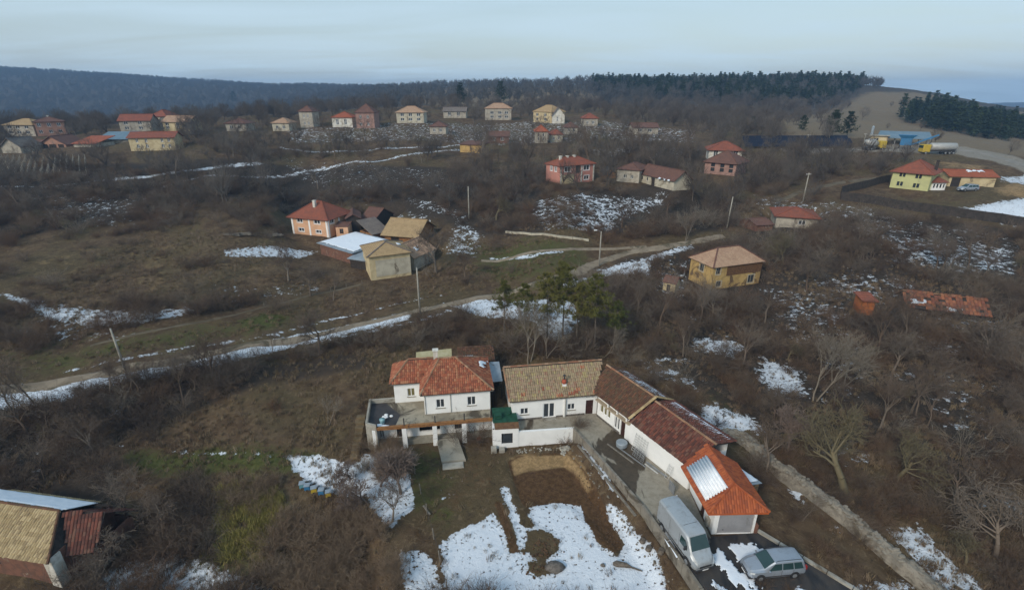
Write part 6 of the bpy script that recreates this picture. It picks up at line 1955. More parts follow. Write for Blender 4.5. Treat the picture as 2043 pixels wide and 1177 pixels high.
plan('ruined_barn', 'long stone barn with a sagging red tiled roof', 'barn', (1276, 364), (1343, 381), 5.0, 346, 334, wall='cream_grey', roof='f_dull', kind='gable', over=.5, H=2.6, wins={0: [(.04, .09, .8, 1.8), (.2, .25, .8, 1.8)]}, doors={0: [(.36, .46, -.2, 2.0)]}, doormat='wood_dark', framemat='white_old', snow=[(0, .6, .9, -.12, .1, .3)])
plan('collapsed_house', 'tumbledown stone house with a faded red roof beside the long barn', 'house', (1230, 362), (1274, 366), 8.0, 340, 324, wall='pale', roof='f_dull', over=.4, H=3.4, wins={0: [(.3, .45, 1, 2), (.6, .75, 1, 2)]}, framemat='white_old')
plan('gable_ruin', 'ruin with a bare orange gable wall', 'ruin', (1205, 356), (1228, 356), 5.0, 346, 334, wall='wood_orange', roof='wood_dark', kind='gable_front', over=.3)
plan('red_roof_house', 'white walled house with a red hipped roof beside the solar panels', 'house', (1412, 320), (1478, 322), 9, 298, 282, wall='white_old', roof='f_red', over=.7, wins={0: two((.15, .45, .75), 4.2)})
plan('brick_house', 'dull pink house with a dusty red pyramid roof', 'house', (1404, 346), (1466, 352), 9, 321, 300, wall='dull_pink', roof='f_dull', over=.6, wins={0: two((.2, .5, .78), 4.6)}, framemat='wood_dark')
plan('brown_house', 'abandoned ochre two storey house with a pinkish tan hipped roof', 'house', (1417, 579), (1513, 565), 6.2, 531, 492, wall='ochre', roof='f_pinktan', over=.4, kind='hip',
     wins={0: [(.06, .15, 3.0, 4.3), (.10, .2, .5, 1.6), (.46, .53, 3.0, 4.4), (.75, .88, .4, 2.0)], 3: [(.42, .6, 2.8, 4.2)]}, framemat='wood_grey', trim='cream_grey', bands=[(.28, 1.0, 2.4, 4.6, 'wood')], ridgemat='f_dull')
plan('small_hut', 'tiny crumbling cream hut left of the ochre house', 'hut', (1322, 578), (1346, 583), 2.6, 561, 552, wall='cream', roof='f_dull', kind='gable', over=.2, doors={0: [(.3, .6, -.2, 1.2)]}, doormat='wood_dark')
plan('red_roof_ruin', 'overgrown house with a bright orange red roof above the ochre house', 'house', (1546, 452), (1628, 458), 8.5, 435, 413, wall='pale', roof='f_red', over=.6, H=2.6, clear=False, wins={0: [(.55, .72, .8, 1.8)]})
plan('fallen_roof', 'collapsed part of the overgrown house with broken red tiles', 'ruin', (1508, 462), (1540, 460), 6, 450, 436, wall='brick', roof='f_dull', kind='gable', over=.3, H=1.5)
plan('long_ruin', 'long low ruin with an orange tiled roof and snow in the brambles', 'ruin', (1806, 622), (1966, 642), 5.0, 612, 584, wall='wood_dark', H=1.1, tiles='t_ruin', miss=.14, roof='f_dull', kind='gable', over=.4, rise=1.5, snow=[(0, .08, .3, .2, .6, .25), (0, .5, .7, .0, .3, .35)], clear=False)
plan('orange_ruin', 'small orange plastered block at the left end of the long ruin', 'ruin', (1716, 628), (1740, 629), 2.4, 600, 590, wall='ochre_red', roof='f_red', kind='shed', rise=.5, over=.3, clear=False)
plan('yellow_house', 'lime yellow two storey house with a red hipped roof', 'house', (1774, 374), (1850, 382), 9.0, 340, 319, wall='lime', roof='f_red', over=.7,
     wins={0: [(.18, .25, 3.6, 4.9), (.27, .34, 3.6, 4.9), (.6, .67, 3.5, 4.8), (.69, .76, 3.5, 4.8), (.17, .24, .8, 2.1), (.26, .33, .8, 2.1), (.6, .67, .7, 2.0), (.69, .76, .7, 2.0)]}, framemat='wood_dark', chimneys=[(.95, .6, .0, 'wood_dark')], fw=.05)
plan('glazed_porch', 'porch with white framed windows under a red roof beside the yellow house', 'porch', (1857, 380), (1884, 380), 5.0, 364, 352, wall='white', roof='f_red', kind='shed', rise=1.3, over=.4, wins={0: [(.08, .26, .6, 2.0), (.32, .5, .6, 2.0), (.56, .74, .6, 2.0), (.8, .95, .6, 2.0)]})
plan('long_annex', 'long tan annex with a low orange roof right of the yellow house', 'annex', (1890, 372), (1982, 374), 6.0, 357, 346, wall='cream', roof='f_orange', kind='gable', over=.5, rise=1.2, H=2.7, doors={0: [(.05, .25, -.2, 2.2)]}, doormat='wood_dark', snow=[(0, .45, .8, .6, .98, .2)])
# the far village, left
for a_ in [
 ('village_house', 'grey stone house with a tan hipped roof, leftmost of the village row', (14, 272), (72, 272), 9, 249, 237, dict(wall='pale', roof='f_tan', wins={0: two((.12, .4, .7), 5.2)})),
 ('village_house', 'salmon pink two storey house with a brown roof', (76, 272), (134, 270), 9, 243, 233, dict(wall='peach_dull', roof='f_dull', wins={0: two((.08, .42, .76), 5.6)}, chimneys=[(.5, .5, .3)])),
 ('village_barn', 'small grey gabled barn at the left edge of the village', (6, 306), (44, 306), 8, 292, 274, dict(wall='pale', roof='f_grey', kind='gable_front')),
 ('village_barn', 'open fronted barn with a dark gable and peach posts', (82, 298), (134, 298), 9, 288, 270, dict(wall='peach_dull', roof='f_dull', kind='gable_front', bands=[(.08, .3, .3, 2.2, 'wood_dark'), (.36, .62, .3, 2.2, 'wood_dark'), (.7, .92, .3, 2.2, 'wood_dark')])),  # bands: open bays drawn as panels, their shade put into the dark colour
 ('village_shed', 'low shed with a flat bright orange roof', (148, 294), (192, 294), 9, 287, 275, dict(wall='pale', roof='f_orange', kind='shed', rise=2.0)),
 ('village_shed', 'shed with a pale blue metal roof', (198, 287), (258, 286), 9, 279, 266, dict(wall='pale', roof='f_blue', kind='shed', rise=2.2)),
 ('village_house', 'grey house with a long red gabled roof above the blue shed', (242, 264), (304, 263), 9, 241, 228, dict(wall='pale', roof='f_red', kind='gable', wins={0: two((.15, .6), 5)})),
 ('village_house', 'tall house with a raised red roof at the right of the left village', (306, 260), (338, 260), 9, 232, 219, dict(wall='cream_grey', roof='f_red', wins={0: two((.2, .6), 6)})),
 ('village_house', 'cream house with a broad tan red roof right of the tall house', (328, 262), (380, 262), 9, 243, 231, dict(wall='cream', roof='f_pinktan', kind='gable', wins={0: two((.1, .5), 4.4)})),
 ('village_house', 'cream stone house with a long red roof in front of the left village', (262, 302), (352, 300), 8, 275, 263, dict(wall='cream', roof='f_red', kind='gable', wins={0: two((.15, .35, .7, .85), 5, .06)})),
 ('village_shed', 'low brown shed between the gabled barns', (46, 298), (80, 299), 8, 289, 279, dict(wall='mudbrick', roof='f_dull', kind='gable')),
 # the far village, centre
 ('village_house', 'narrow grey house with a dull roof among the bare trees', (600, 254), (626, 254), 8, 222, 211, dict(wall='pale', roof='f_dull', wins={0: two((.3, .6), 6)})),
 ('village_house', 'bright red roofed low house in the centre of the village', (664, 254), (704, 254), 9, 234, 223, dict(wall='white_old', roof='f_orange', wins={0: two((.2, .6), 4)})),
 ('village_house', 'tall brown roofed house with dull pink walls', (712, 256), (748, 256), 9, 224, 207, dict(wall='dull_pink', roof='f_dull', wins={0: two((.2, .6), 6)})),
 ('village_house', 'pale stone house with a tan and red hipped roof', (792, 246), (846, 246), 9, 224, 212, dict(wall='cream_grey', roof='f_pinktan', wins={0: two((.15, .45, .75), 5)})),
 ('village_house', 'long grey house with a pale grey roof below the big dark pine', (885, 236), (930, 236), 9, 222, 214, dict(wall='pale', roof='f_grey', kind='gable', wins={0: two((.2, .6), 3.6)})),
 ('village_house', 'grey walled house with a dusty pink gabled roof', (968, 240), (1020, 240), 9, 216, 206, dict(wall='pale', roof='f_pinktan', wins={0: two((.2, .5, .75), 5)})),
 ('village_house', 'low house with dark red roof under the dusty pink one', (975, 286), (1015, 286), 8, 272, 262, dict(wall='brick', roof='f_dull', kind='gable', wins={0: w2((.2, .6))})),
 ('village_house', 'cream house with a tan roof right of centre', (1064, 244), (1100, 246), 9, 222, 210, dict(wall='cream', roof='f_tan', wins={0: two((.15, .6), 5)})),
 ('village_house', 'pale gabled house beside the cream one', (1102, 247), (1126, 247), 8, 230, 214, dict(wall='white_old', roof='f_grey', kind='gable_front', wins={0: two((.35,), 4)})),
 ('village_house', 'grey house with a bright orange red roof, lower right of centre', (1068, 286), (1092, 286), 8, 262, 250, dict(wall='pale', roof='f_orange', wins={0: two((.2, .6), 4.5)})),
 ('village_house', 'pale house with a red roof next to the orange roofed one', (1098, 284), (1122, 284), 8, 268, 258, dict(wall='cream_grey', roof='f_red', wins={0: w2((.2, .6))})),
 ('village_house', 'small red roofed house at the foot of the pine ridge', (1164, 252), (1192, 252), 9, 236, 226, dict(wall='pale', roof='f_red', wins={0: w2((.2, .6))})),
 ('village_house', 'grey house with dull roof left of the red roofed house by the ridge', (1128, 268), (1152, 268), 8, 254, 244, dict(wall='pale', roof='f_dull', wins={0: w2((.2, .6))})),
 ('village_house', 'stone house with a brown roof between two tall poplars', (858, 268), (890, 268), 8, 252, 242, dict(wall='pale', roof='f_dull', wins={0: w2((.2, .6))})),
 ('village_house', 'house with a faded pink roof at the left of the central village', (545, 262), (578, 262), 8, 245, 235, dict(wall='cream_grey', roof='f_pinktan', wins={0: w2((.2, .6))})),
 ('village_house', 'house with a brown roof half hidden by trees on the left', (452, 262), (492, 262), 8, 246, 236, dict(wall='pale', roof='f_dull', wins={0: w2((.2, .6))})),
 ('village_house', 'grey farmhouse below the ridge with a long brown roof', (1262, 268), (1312, 268), 8, 254, 245, dict(wall='pale', roof='f_dull', kind='gable', wins={0: w2((.2, .6))})),
 ('village_barn', 'crumbling ochre barn below the central village', (918, 304), (962, 306), 7, 288, 281, dict(wall='ochre', roof='f_dull', kind='shed', rise=.8)),
]:
    plan(a_[0], a_[1], 'house' if 'house' in a_[0] else ('barn' if 'barn' in a_[0] else 'shed'), a_[2], a_[3], a_[4], a_[5], a_[6], group=G, **{'over': .5, **a_[7]})

# the barn at the bottom left corner, nearest of all
def corner_barn():
    r = root('corner_barn', 'old brick barn with a straw coloured tiled roof in the lower left corner', 'barn', (-50.5, 33.2, -4.6), math.radians(-9.2))
    W, D, H = 11.6, 6.0, 2.55
    w = MB()
    wall_run(w, (0, 0), (W - .3, 0), -1.5, H, [(4.2, 5.6, .6, 1.7)]); wall_run(w, (W - .3, 0), (W - .3, D), -1.5, H); wall_run(w, (W - .3, D), (0, D), -1.5, H); wall_run(w, (0, D), (0, 0), -1.5, H)
    w.build('wall', M['brick'], r)
    p = MB(); p.box(W - 1.1, -.09, -1.5, W - .22, -.004, H); p.build('white_pier', M['white_old'], r)
    p = MB(); p.box(W - .297, -.09, -1.5, W - .2, .8, H); p.build('white_pier', M['white_old'], r)
    window(r, (0, 0), (W, 0), (4.2, 5.6, .6, 1.7), .1, 1, 'wood', 'glass')
    zr = H + 2.15
    F = [(-1, -.45, H - .1), (W, -.45, H - .1), (9.75, 2.9, zr), (-1, 2.9, zr)]
    B = [(9.6, D + .4, H - .3), (-1, D + .4, H - .3), (-1, 2.9, zr), (9.75, 2.9, zr)]
    g = MB(); g.add([(W - .35, .0, H - .02), (W - .6, D - .3, H - .02), (9.7, 2.9, zr - .1)], [(0, 1, 2)]); g.build('shaded_gable_end', M['wood_dark'], r)  # shadow side of the barn, its shade put into the dark colour
    tiled(r, [F, B], 't_straw', [((-1, 2.9, zr), (9.75, 2.9, zr)), (F[1], F[2])], 't_brown', seed=31, tw=.26, tl=.36, mess=1.5)
    snow_patch(r, [(-1, 3.0, zr + .02), (10.2, 3.0, zr + .02), (11.0, 5.4, zr - 1.3), (-1, 5.4, zr - 1.3)], 13, fr=.12, hole=.05)
    r2 = root('red_barn_end', 'lower barn end with a dark red tiled roof beside the corner barn', 'barn', (-50.5, 33.2, -4.6), math.radians(-9.2))
    w = MB(); wall_run(w, (W - .25, 1.4), (W + 1.7, 2.2), -1.5, 1.6); wall_run(w, (W + 1.7, 2.2), (W + 1.5, D), -1.5, 1.6); wall_run(w, (W + 1.5, D), (W - .25, D), -1.5, 1.6); w.build('wall', M['brick'], r2)
    tiled(r2, [[(W + .1, .9, 1.9), (W + 2.0, 1.8, 1.75), (W + 1.5, 4.0, H + 1.5), (10.0, 3.0, zr - .15)], [(W + 1.7, D + .6, 1.7), (10.2, D + .4, 1.7), (10.0, 3.0, zr - .15), (W + 1.5, 4.0, H + 1.5)]], 't_dred', seed=32, tw=.26)
BLOCK.append((-44.5, 35, 7.5)); BLOCK.append((-42, 31, 4)); BLOCK.append((-37.3, 35.5, 2.6))

def build_far():
    for h in HOUSES: build_house(h)
    corner_barn()

for _u, _v in ((1745, 300), (1800, 300), (1860, 310), (1741, 306), (1700, 300)):
    _x, _y, _z = at(_u, _v); BLOCK.append((_x, _y, 12))
for _u in range(0, 380, 40):
    _x, _y, _z = at(_u, 300); BLOCK.append((_x, _y, 9))

# ------------------------------------------------------------------ vehicles
def loft(mb, stations):
    """rings along x from half profiles [(y, z) bottom..top]; mirrored and closed"""
    n = None
    rings = []
    for x, half in stations:
        pts = [(x, y, z) for y, z in half] + [(x, -y, z) for y, z in reversed(half)]
        rings.append(pts)
    k = len(rings[0]); b = len(mb.v)
    for r_ in rings: mb.v.extend(r_)
    for i in range(len(rings) - 1):
        for j in range(k):
            a = b + i * k + j; c = b + i * k + (j + 1) % k
            mb.f.append((a, c, c + k, a + k))
    mb.f.append(tuple(b + j for j in reversed(range(k)))); mb.f.append(tuple(b + (len(rings) - 1) * k + j for j in range(k)))
    return mb

def wheel(parent, x, y, r, w, rimmat='metal_grey'):
    me_key = ('w', r, w)
    if me_key not in _wcache:
        m = MB(); m.tube([(0, -w / 2, 0), (0, -w / 2 + .03, 0), (0, w / 2 - .03, 0), (0, w / 2, 0)], [r * .9, r, r, r * .9], 20)
        t = m.mesh('wheel'); t.materials.append(M['tyre'])
        q = MB(); s = 1
        q.tube([(0, w / 2 - .02, 0), (0, w / 2 + .012, 0)], [r * .62, r * .58], 16); q.tube([(0, -w / 2 - .012, 0), (0, -w / 2 + .02, 0)], [r * .58, r * .62], 16)
        ri = q.mesh('rim'); ri.materials.append(M['metal_grey'])
        _wcache[me_key] = (t, ri)
    t, ri = _wcache[me_key]
    o = link_mesh('wheel', t, parent, (x, y, r)); link_mesh('rim', ri, o)
    return o

def smooth_by_angle(o, deg=30):
    me = o.data
    me.shade_smooth()
    bm = bmesh.new(); bm.from_mesh(me); bmesh.ops.recalc_face_normals(bm, faces=bm.faces)
    for e in bm.edges:
        e.smooth = len(e.link_faces) == 2 and e.calc_face_angle(0) < math.radians(deg)
    bm.to_mesh(me); bm.free()
    return o

def van():
    r = root('van', 'silver high roofed panel van parked against the retaining wall', 'van', (14.2, 31.0, 0.03), math.radians(-73.5))
    def ring(w, zb, zbelt, wr, zr, crown=.05):
        return [(w * .93, zb), (w, zb + .25), (w, zbelt), (w * .985, zbelt + (zr - zbelt) * .3), (wr + .05, zr - .18), (wr - .06, zr - .03), (wr * .5, zr + crown * .8), (0.02, zr + crown)]
    S_ = [(-2.74, ring(.86, .42, 1.2, .78, 2.42, .02)), (-2.68, ring(.93, .36, 1.2, .84, 2.52)), (-2.3, ring(.97, .33, 1.25, .87, 2.58)), (0.4, ring(.97, .33, 1.25, .87, 2.58)),
          (1.0, ring(.97, .33, 1.25, .86, 2.55)), (1.32, ring(.97, .33, 1.22, .82, 2.42, .03)), (2.0, ring(.96, .33, 1.1, .86, 1.50, .03)), (2.4, ring(.94, .33, .95, .80, 1.22, .02)), (2.66, ring(.88, .36, .8, .7, 1.0, .01)), (2.76, ring(.78, .4, .6, .6, .78, 0))]
    m = MB(); loft(m, S_); smooth_by_angle(m.build('body', M['silver'], r), 28)
    g = MB(); g.quad((1.40, -.70, 2.385), (1.98, -.82, 1.545), (1.98, .82, 1.545), (1.40, .70, 2.385)); q = MB(); q.v = [(x + .012, y, z + .016) for x, y, z in g.v]; q.f = g.f; q.build('windscreen', M['car_glass'], r)
    m = MB(); m.box(.35, -.60, 2.615, .375, .60, 2.635); m.build('roof_seam', M['metal_dark'], r)
    for s in (-1, 1):
        m = MB()
        pts = [(.62, 1.32, .978), (1.62, 1.32, .975), (1.52, 1.75, .955), (1.22, 2.02, .93), (.66, 2.02, .93)]
        m.poly([(x, s * (y + .012), z) for x, z, y in pts][::-s]); m.build('side_window', M['car_glass'], r)
        m = MB(); m.box(-2.4, min(s * .971, s * .985), .55, 2.3, max(s * .971, s * .985), .68); m.build('side_trim', M['plastic_dark'], r)
        for x in (.5, -.85):
            m = MB(); m.box(x, min(s * .972, s * .98), .45, x + .015, max(s * .972, s * .98), 2.1); m.build('door_seam', M['metal_dark'], r)
        m = MB(); m.box(1.42, min(s * .98, s * 1.2), 1.32, 1.54, max(s * .98, s * 1.2), 1.66); bevel(m.build('mirror', M['plastic_dark'], r), .03)
        m = MB(); m.poly([(2.46, s * .82, .80), (2.67, s * .64, .80), (2.58, s * .64, 1.0), (2.40, s * .80, 1.08)][::s]); q = MB(); q.v = [(x + .05, y * 1.06, z + .02) for x, y, z in m.v]; q.f = m.f; q.build('headlight', M['lamp'], r)
        m = MB(); m.box(-2.765, min(s * .72, s * .86), .9, -2.70, max(s * .72, s * .86), 1.5); m.build('tail_light', M['red_lens'], r)
        for x in (-1.75, 1.75):
            m = MB(); m.tube([(x, s * .90, .36), (x, s * .974, .36)], .44, 20); m.build('wheel_arch', M['black'], r)  # black disc painted for the shade round the wheel
            wheel(r, x, s * .90, .34, .22)
    m = MB(); m.box(2.70, -.52, .56, 2.80, .52, .74); m.build('grille', M['plastic_dark'], r)
    m = MB(); m.box(2.45, -.84, .30, 2.82, .84, .46); bevel(m.build('bumper', M['plastic_dark'], r), .04)
    m = MB(); m.box(2.825, -.26, .33, 2.835, .26, .43); m.build('number_plate', M['frame'], r)
    m = MB(); m.box(-2.75, -.01, .5, -2.745, .01, 2.4); m.build('door_seam', M['metal_dark'], r)

def estate(name, text, loc, rz, paintm='silver_blue', L=4.5, sc=1.0):
    r = root(name, text, 'car', loc, rz); r.scale = (sc, sc, sc)
    def ring(w, zb, wb, zbelt, wr, zr):
        return [(w * .9, zb), (w, zb + .18), (wb, zbelt), (wr + .02, zr - .07), (wr - .07, zr - .01), (0.02, zr + .01)]
    S_ = [(-2.26, ring(.74, .4, .72, .8, .6, .98)), (-2.2, ring(.82, .32, .80, .92, .62, 1.12)), (-2.02, ring(.87, .26, .85, .96, .62, 1.50)), (-1.75, ring(.88, .24, .86, .96, .63, 1.60)), (-.4, ring(.89, .22, .87, .95, .66, 1.64)), (.3, ring(.89, .22, .87, .94, .65, 1.60)),
          (1.12, ring(.88, .22, .85, .92, .66, 1.02)), (1.75, ring(.86, .24, .80, .84, .62, .92)), (2.1, ring(.80, .28, .70, .70, .52, .80)), (2.24, ring(.66, .34, .58, .52, .42, .64))]
    m = MB(); loft(m, S_); smooth_by_angle(m.build('body', M[paintm], r), 26)
    m = MB(); m.v = [(.345, -.57, 1.605), (1.09, -.67, 1.06), (1.09, .67, 1.06), (.345, .57, 1.605)]; m.v = [(x + .012, y, z + .012) for x, y, z in m.v]; m.f = [(0, 1, 2, 3)]; m.build('windscreen', M['car_glass'], r)
    m = MB(); m.v = [(-2.05, -.56, 1.50), (-2.05, .56, 1.50), (-2.215, .60, 1.14), (-2.215, -.60, 1.14)]; m.v = [(x - .015, y, z + .01) for x, y, z in m.v]; m.f = [(0, 1, 2, 3)]; m.build('rear_window', M['car_glass'], r)
    for s in (-1, 1):
        for (x0, x1, x2, x3) in ((-1.95, -1.22, -1.16, -1.78), (-1.14, -.28, -.28, -1.10), (-.20, .86, .34, -.20)):
            def pt(x, t):
                y = .865 + (.675 - .865) * t + .012; return (x, s * y, .96 + (1.55 - .96) * t)
            m = MB(); m.poly([pt(x0, .08), pt(x1, .08), pt(x2, .88), pt(x3, .88)][::-s]); m.build('side_window', M['car_glass'], r)
        m = MB(); m.tube([(-1.8, s * .60, 1.61), (-1.7, s * .61, 1.68), (.1, s * .63, 1.70), (.25, s * .62, 1.62)], .02, 6); m.build('roof_rail', M['metal_dark'], r)
        m = MB(); m.box(.78, min(s * .88, s * 1.04), .95, .9, max(s * .88, s * 1.04), 1.12); bevel(m.build('mirror', M[paintm], r), .03)
        m = MB(); m.poly([(1.9, s * .80, .70), (2.2, s * .62, .62), (2.12, s * .62, .78), (1.86, s * .78, .85)][::s]); m.v = [(x + .02, y * 1.03, z + .02) for x, y, z in m.v]; m.build('headlight', M['lamp'], r)
        m = MB(); m.box(-2.285, min(s * .62, s * .82), .78, -2.2, max(s * .62, s * .82), 1.1); m.build('tail_light', M['red_lens'], r)
        m = MB(); m.box(-2.0, min(s * .885, s * .9), .42, 1.95, max(s * .885, s * .9), .5); m.build('side_trim', M['plastic_dark'], r)
        for x in (-.22, -1.18):
            m = MB(); m.box(x, min(s * .872, s * .893), .35, x + .012, max(s * .872, s * .893), .95); m.build('door_seam', M['metal_dark'], r)
        for x in (-1.35, 1.4):
            m = MB(); m.tube([(x, s * .80, .33), (x, s * .895, .33)], .38, 20); m.build('wheel_arch', M['black'], r)  # black disc in place of the shaded wheel well
            wheel(r, x, s * .81, .31, .19)
    m = MB(); m.box(2.2, -.42, .48, 2.26, .42, .6); m.build('grille', M['plastic_dark'], r)
    m = MB(); m.box(1.95, -.78, .25, 2.3, .78, .4); bevel(m.build('bumper', M['plastic_dark'], r), .04)
    m = MB(); m.box(2.305, -.26, .28, 2.315, .26, .38); m.build('number_plate', M['frame'], r)
    return r

def tanker(x, y, z, rz):
    r = root('tanker_truck', 'tanker truck with a yellow cab and a pale grey tank at the station', 'truck', (x, y, z), rz)
    m = MB(); m.box(-5.5, -1.1, .9, 3.4, 1.1, 1.15); m.build('chassis', M['metal_dark'], r)
    m = MB(); m.tube([(-5.6, 0, 2.3), (-5.4, 0, 2.3), (2.0, 0, 2.3), (2.2, 0, 2.3)], [.9, 1.2, 1.2, .9], 14); m.build('tank', M['metal_pale'], r, smooth=True)
    m = MB(); m.box(2.6, -1.15, .7, 4.9, 1.15, 3.0); bevel(m.build('cab', M['yellow_box'], r), .15)
    m = MB(); m.box(4.9, -1.0, 1.9, 4.93, 1.0, 2.75); m.build('windscreen', M['car_glass'], r)
    m = MB(); m.box(3.5, -1.17, 1.9, 4.6, -1.152, 2.7); m.build('side_window', M['car_glass'], r)
    for x_ in (-4.6, -3.4, -2.2, 3.8):
        for s in (-1, 1): wheel(r, x_, s * 1.0, .5, .3)
    return r
def yellow_truck(x, y, z, rz):
    r = root('yellow_truck', 'bright yellow concrete mixer truck beside the yellow kiosk', 'truck', (x, y, z), rz)
    m = MB(); m.box(-3.5, -1.1, .9, 3.2, 1.1, 1.15); m.build('chassis', M['metal_dark'], r)
    m = MB(); m.tube([(-3.4, 0, 2.9), (-2.2, 0, 2.6), (-.6, 0, 2.3), (1.2, 0, 2.1)], [.5, 1.15, 1.3, .7], 12); m.build('drum', M['metal_pale'], r, smooth=True)
    m = MB(); m.box(1.5, -1.15, .7, 3.6, 1.15, 3.0); bevel(m.build('cab', M['yellow_box'], r), .15)
    m = MB(); m.box(3.6, -1.0, 1.9, 3.63, 1.0, 2.75); m.build('windscreen', M['car_glass'], r)
    for x_ in (-2.6, -1.4, 2.5):
        for s in (-1, 1): wheel(r, x_, s * 1.0, .5, .3)
def station():
    # blue grey canopy
    x0, y0, z0 = at(1752, 287); x1, y1 = P(1850, 291, z0)
    a = math.atan2(y1 - y0, x1 - x0); L = math.hypot(x1 - x0, y1 - y0)
    r = root('works_canopy', 'long blue grey canopy roof on posts at the works yard', 'canopy', (x0, y0, z0), a)
    H = z_at(x0, y0, 274) - z0
    m = MB(); roof_slab(m, [(-1, -1, H), (L + 1, -1, H), (L + .2, 8, H + 1.8), (-.2, 8, H + 1.8)], .2); m.build('canopy_roof', M['f_blue'], r)
    for i in range(7):
        for y in (0, 7):
            m = MB(); m.box(L * i / 6 - .12, y, -.5, L * i / 6 + .12, y + .24, H + (1.5 if y else 0)); m.build('post', M['metal_grey'], r)
    x, y, z = at(1808, 297)
    r = root('blue_plant', 'bright blue conveyor machine in front of the canopy', 'machine', (x, y, z), a)
    m = MB(); m.box(-2, 0, 1.0, 1.0, 2, 3.2); m.add([(-2, 0, 3.2), (1, 0, 3.2), (1, 2, 3.2), (-2, 2, 3.2), (-3, -.6, 4.2), (2, -.6, 4.2), (2, 2.6, 4.2), (-3, 2.6, 4.2)], [(0, 1, 5, 4), (1, 2, 6, 5), (2, 3, 7, 6), (3, 0, 4, 7)]); m.build('hopper', M['teal_box'], r)
    m = MB(); m.bar((1, 1, 1.2), (7.5, 1.5, 4.5), .9, .4); m.build('conveyor', M['teal_box'], r)
    for q in ((-2, 0), (1, 0), (-2, 2), (1, 2), (6, 1.4)):
        m = MB(); m.box(q[0] - .12, q[1] - .12, -.3, q[0] + .12, q[1] + .12, 1.1 if q[0] < 5 else 3.6); m.build('support_leg', M['metal_dark'], r)
    for u, v, mat, t in ((1745, 288, 'yellow_box', 'small yellow walled kiosk with a flat pale roof'),):
        x, y, z = at(u, v)
        r = root('kiosk', t, 'kiosk', (x - 2, y, z), a)
        w = MB(); wall_run(w, (0, 0), (5, 0), -.5, 2.8, [(1, 2.4, 1, 2.2)]); wall_run(w, (5, 0), (5, 3), -.5, 2.8); wall_run(w, (5, 3), (0, 3), -.5, 2.8); wall_run(w, (0, 3), (0, 0), -.5, 2.8); w.build('wall', M['cream'], r)
        window(r, (0, 0), (5, 0), (1, 2.4, 1, 2.2))
        m = MB(); m.box(-.5, -.6, 2.85, 5.5, 3.5, 3.05); m.build('roof', M['concrete_pale'], r)
    x, y, z = at(1741, 300); yellow_truck(x, y, z, 0.1)
    x, y, z = at(1866, 308); tanker(x, y, z, math.radians(176))
    x, y, z = at(1738, 272)
    m = MB(); m.tube([(x, y, z - .5), (x, y, z + 3.6), (x, y, z + 4.1)], [.5, .5, .1], 12); label(m.build('silo', M['sheet'], smooth=False), 'slim grey silo at the left end of the blue canopy', 'silo')
    # solar rows
    for k, (v, ua, ub) in enumerate(((284, 1482, 1700), (290, 1484, 1705), (296.5, 1486, 1712))):
        xa, ya, za = at(ua, v); xb, yb, zb = at(ub, v)
        z = (za + zb) / 2
        a2 = math.atan2(yb - ya, xb - xa); L = math.hypot(xb - xa, yb - ya)
        r = root('solar_row', '%s row of dark blue solar panels beside the red roofed house' % ('back', 'middle', 'front')[k], 'solar panels', (xa, ya, za), a2, 'rows of solar panels')
        n = int(L / 2.3)
        pm = MB(); pm.add([(0, 0, .7), (2.22, 0, .7), (2.22, 2.6, 2.2), (0, 2.6, 2.2), (0, 0, .64), (2.22, 0, .64), (2.22, 2.6, 2.14), (0, 2.6, 2.14)], [(0, 1, 2, 3), (7, 6, 5, 4), (0, 4, 5, 1), (1, 5, 6, 2), (2, 6, 7, 3), (3, 7, 4, 0)])
        me = pm.mesh('panel'); me.materials.append(M['solar'])
        lg = MB(); lg.box(1.05, .3, -1, 1.15, .4, .85); lg.box(1.05, 2.2, -1, 1.15, 2.3, 1.9); lme = lg.mesh('support_leg'); lme.materials.append(M['metal_grey'])
        for i in range(n):
            t = (i + .5) / n; dz = (zb - za) * t
            link_mesh('panel', me, r, (i * 2.3, 0, dz)); 
            if i % 2 == 0: link_mesh('support_leg', lme, r, (i * 2.3, 0, dz))

# ------------------------------------------------------------------ street furniture, walls, fences and small things
def pole(u, v, vt, text, lamp=False, cross=True, du=0.0, mat='concrete_pale'):
    x, y, z = at(u, v); h = z_at(x, y, vt) - z
    r = root('utility_pole', text, 'pole', (x, y, z), 0.2)
    m = MB(); m.tube([(0, 0, -.3), (du * .5, 0, h * .5), (du, 0, h)], [.17, .14, .10], 8); m.build('post', M[mat], r, smooth=True)
    if cross:
        m = MB(); m.box(du - .7, -.05, h - .5, du + .7, .05, h - .4); m.build('crossarm', M['wood_grey'], r)
        for q in (-.6, -.25, .25, .6):
            m = MB(); m.tube([(du + q, 0, h - .4), (du + q, 0, h - .22)], .05, 6); m.build('insulator', M['frame'], r)
    if lamp:
        m = MB(); m.tube([(du, 0, h - .2), (du - .5, 0, h + .25), (du - .9, 0, h + .3)], .04, 6); arm = m.build('lamp_arm', M['metal_grey'], r)
        m = MB(); m.box(du - 1.5, -.14, h + .22, du - .85, .14, h + .38); bevel(m.build('lamp_head', M['frame'], arm), .05)
    return r

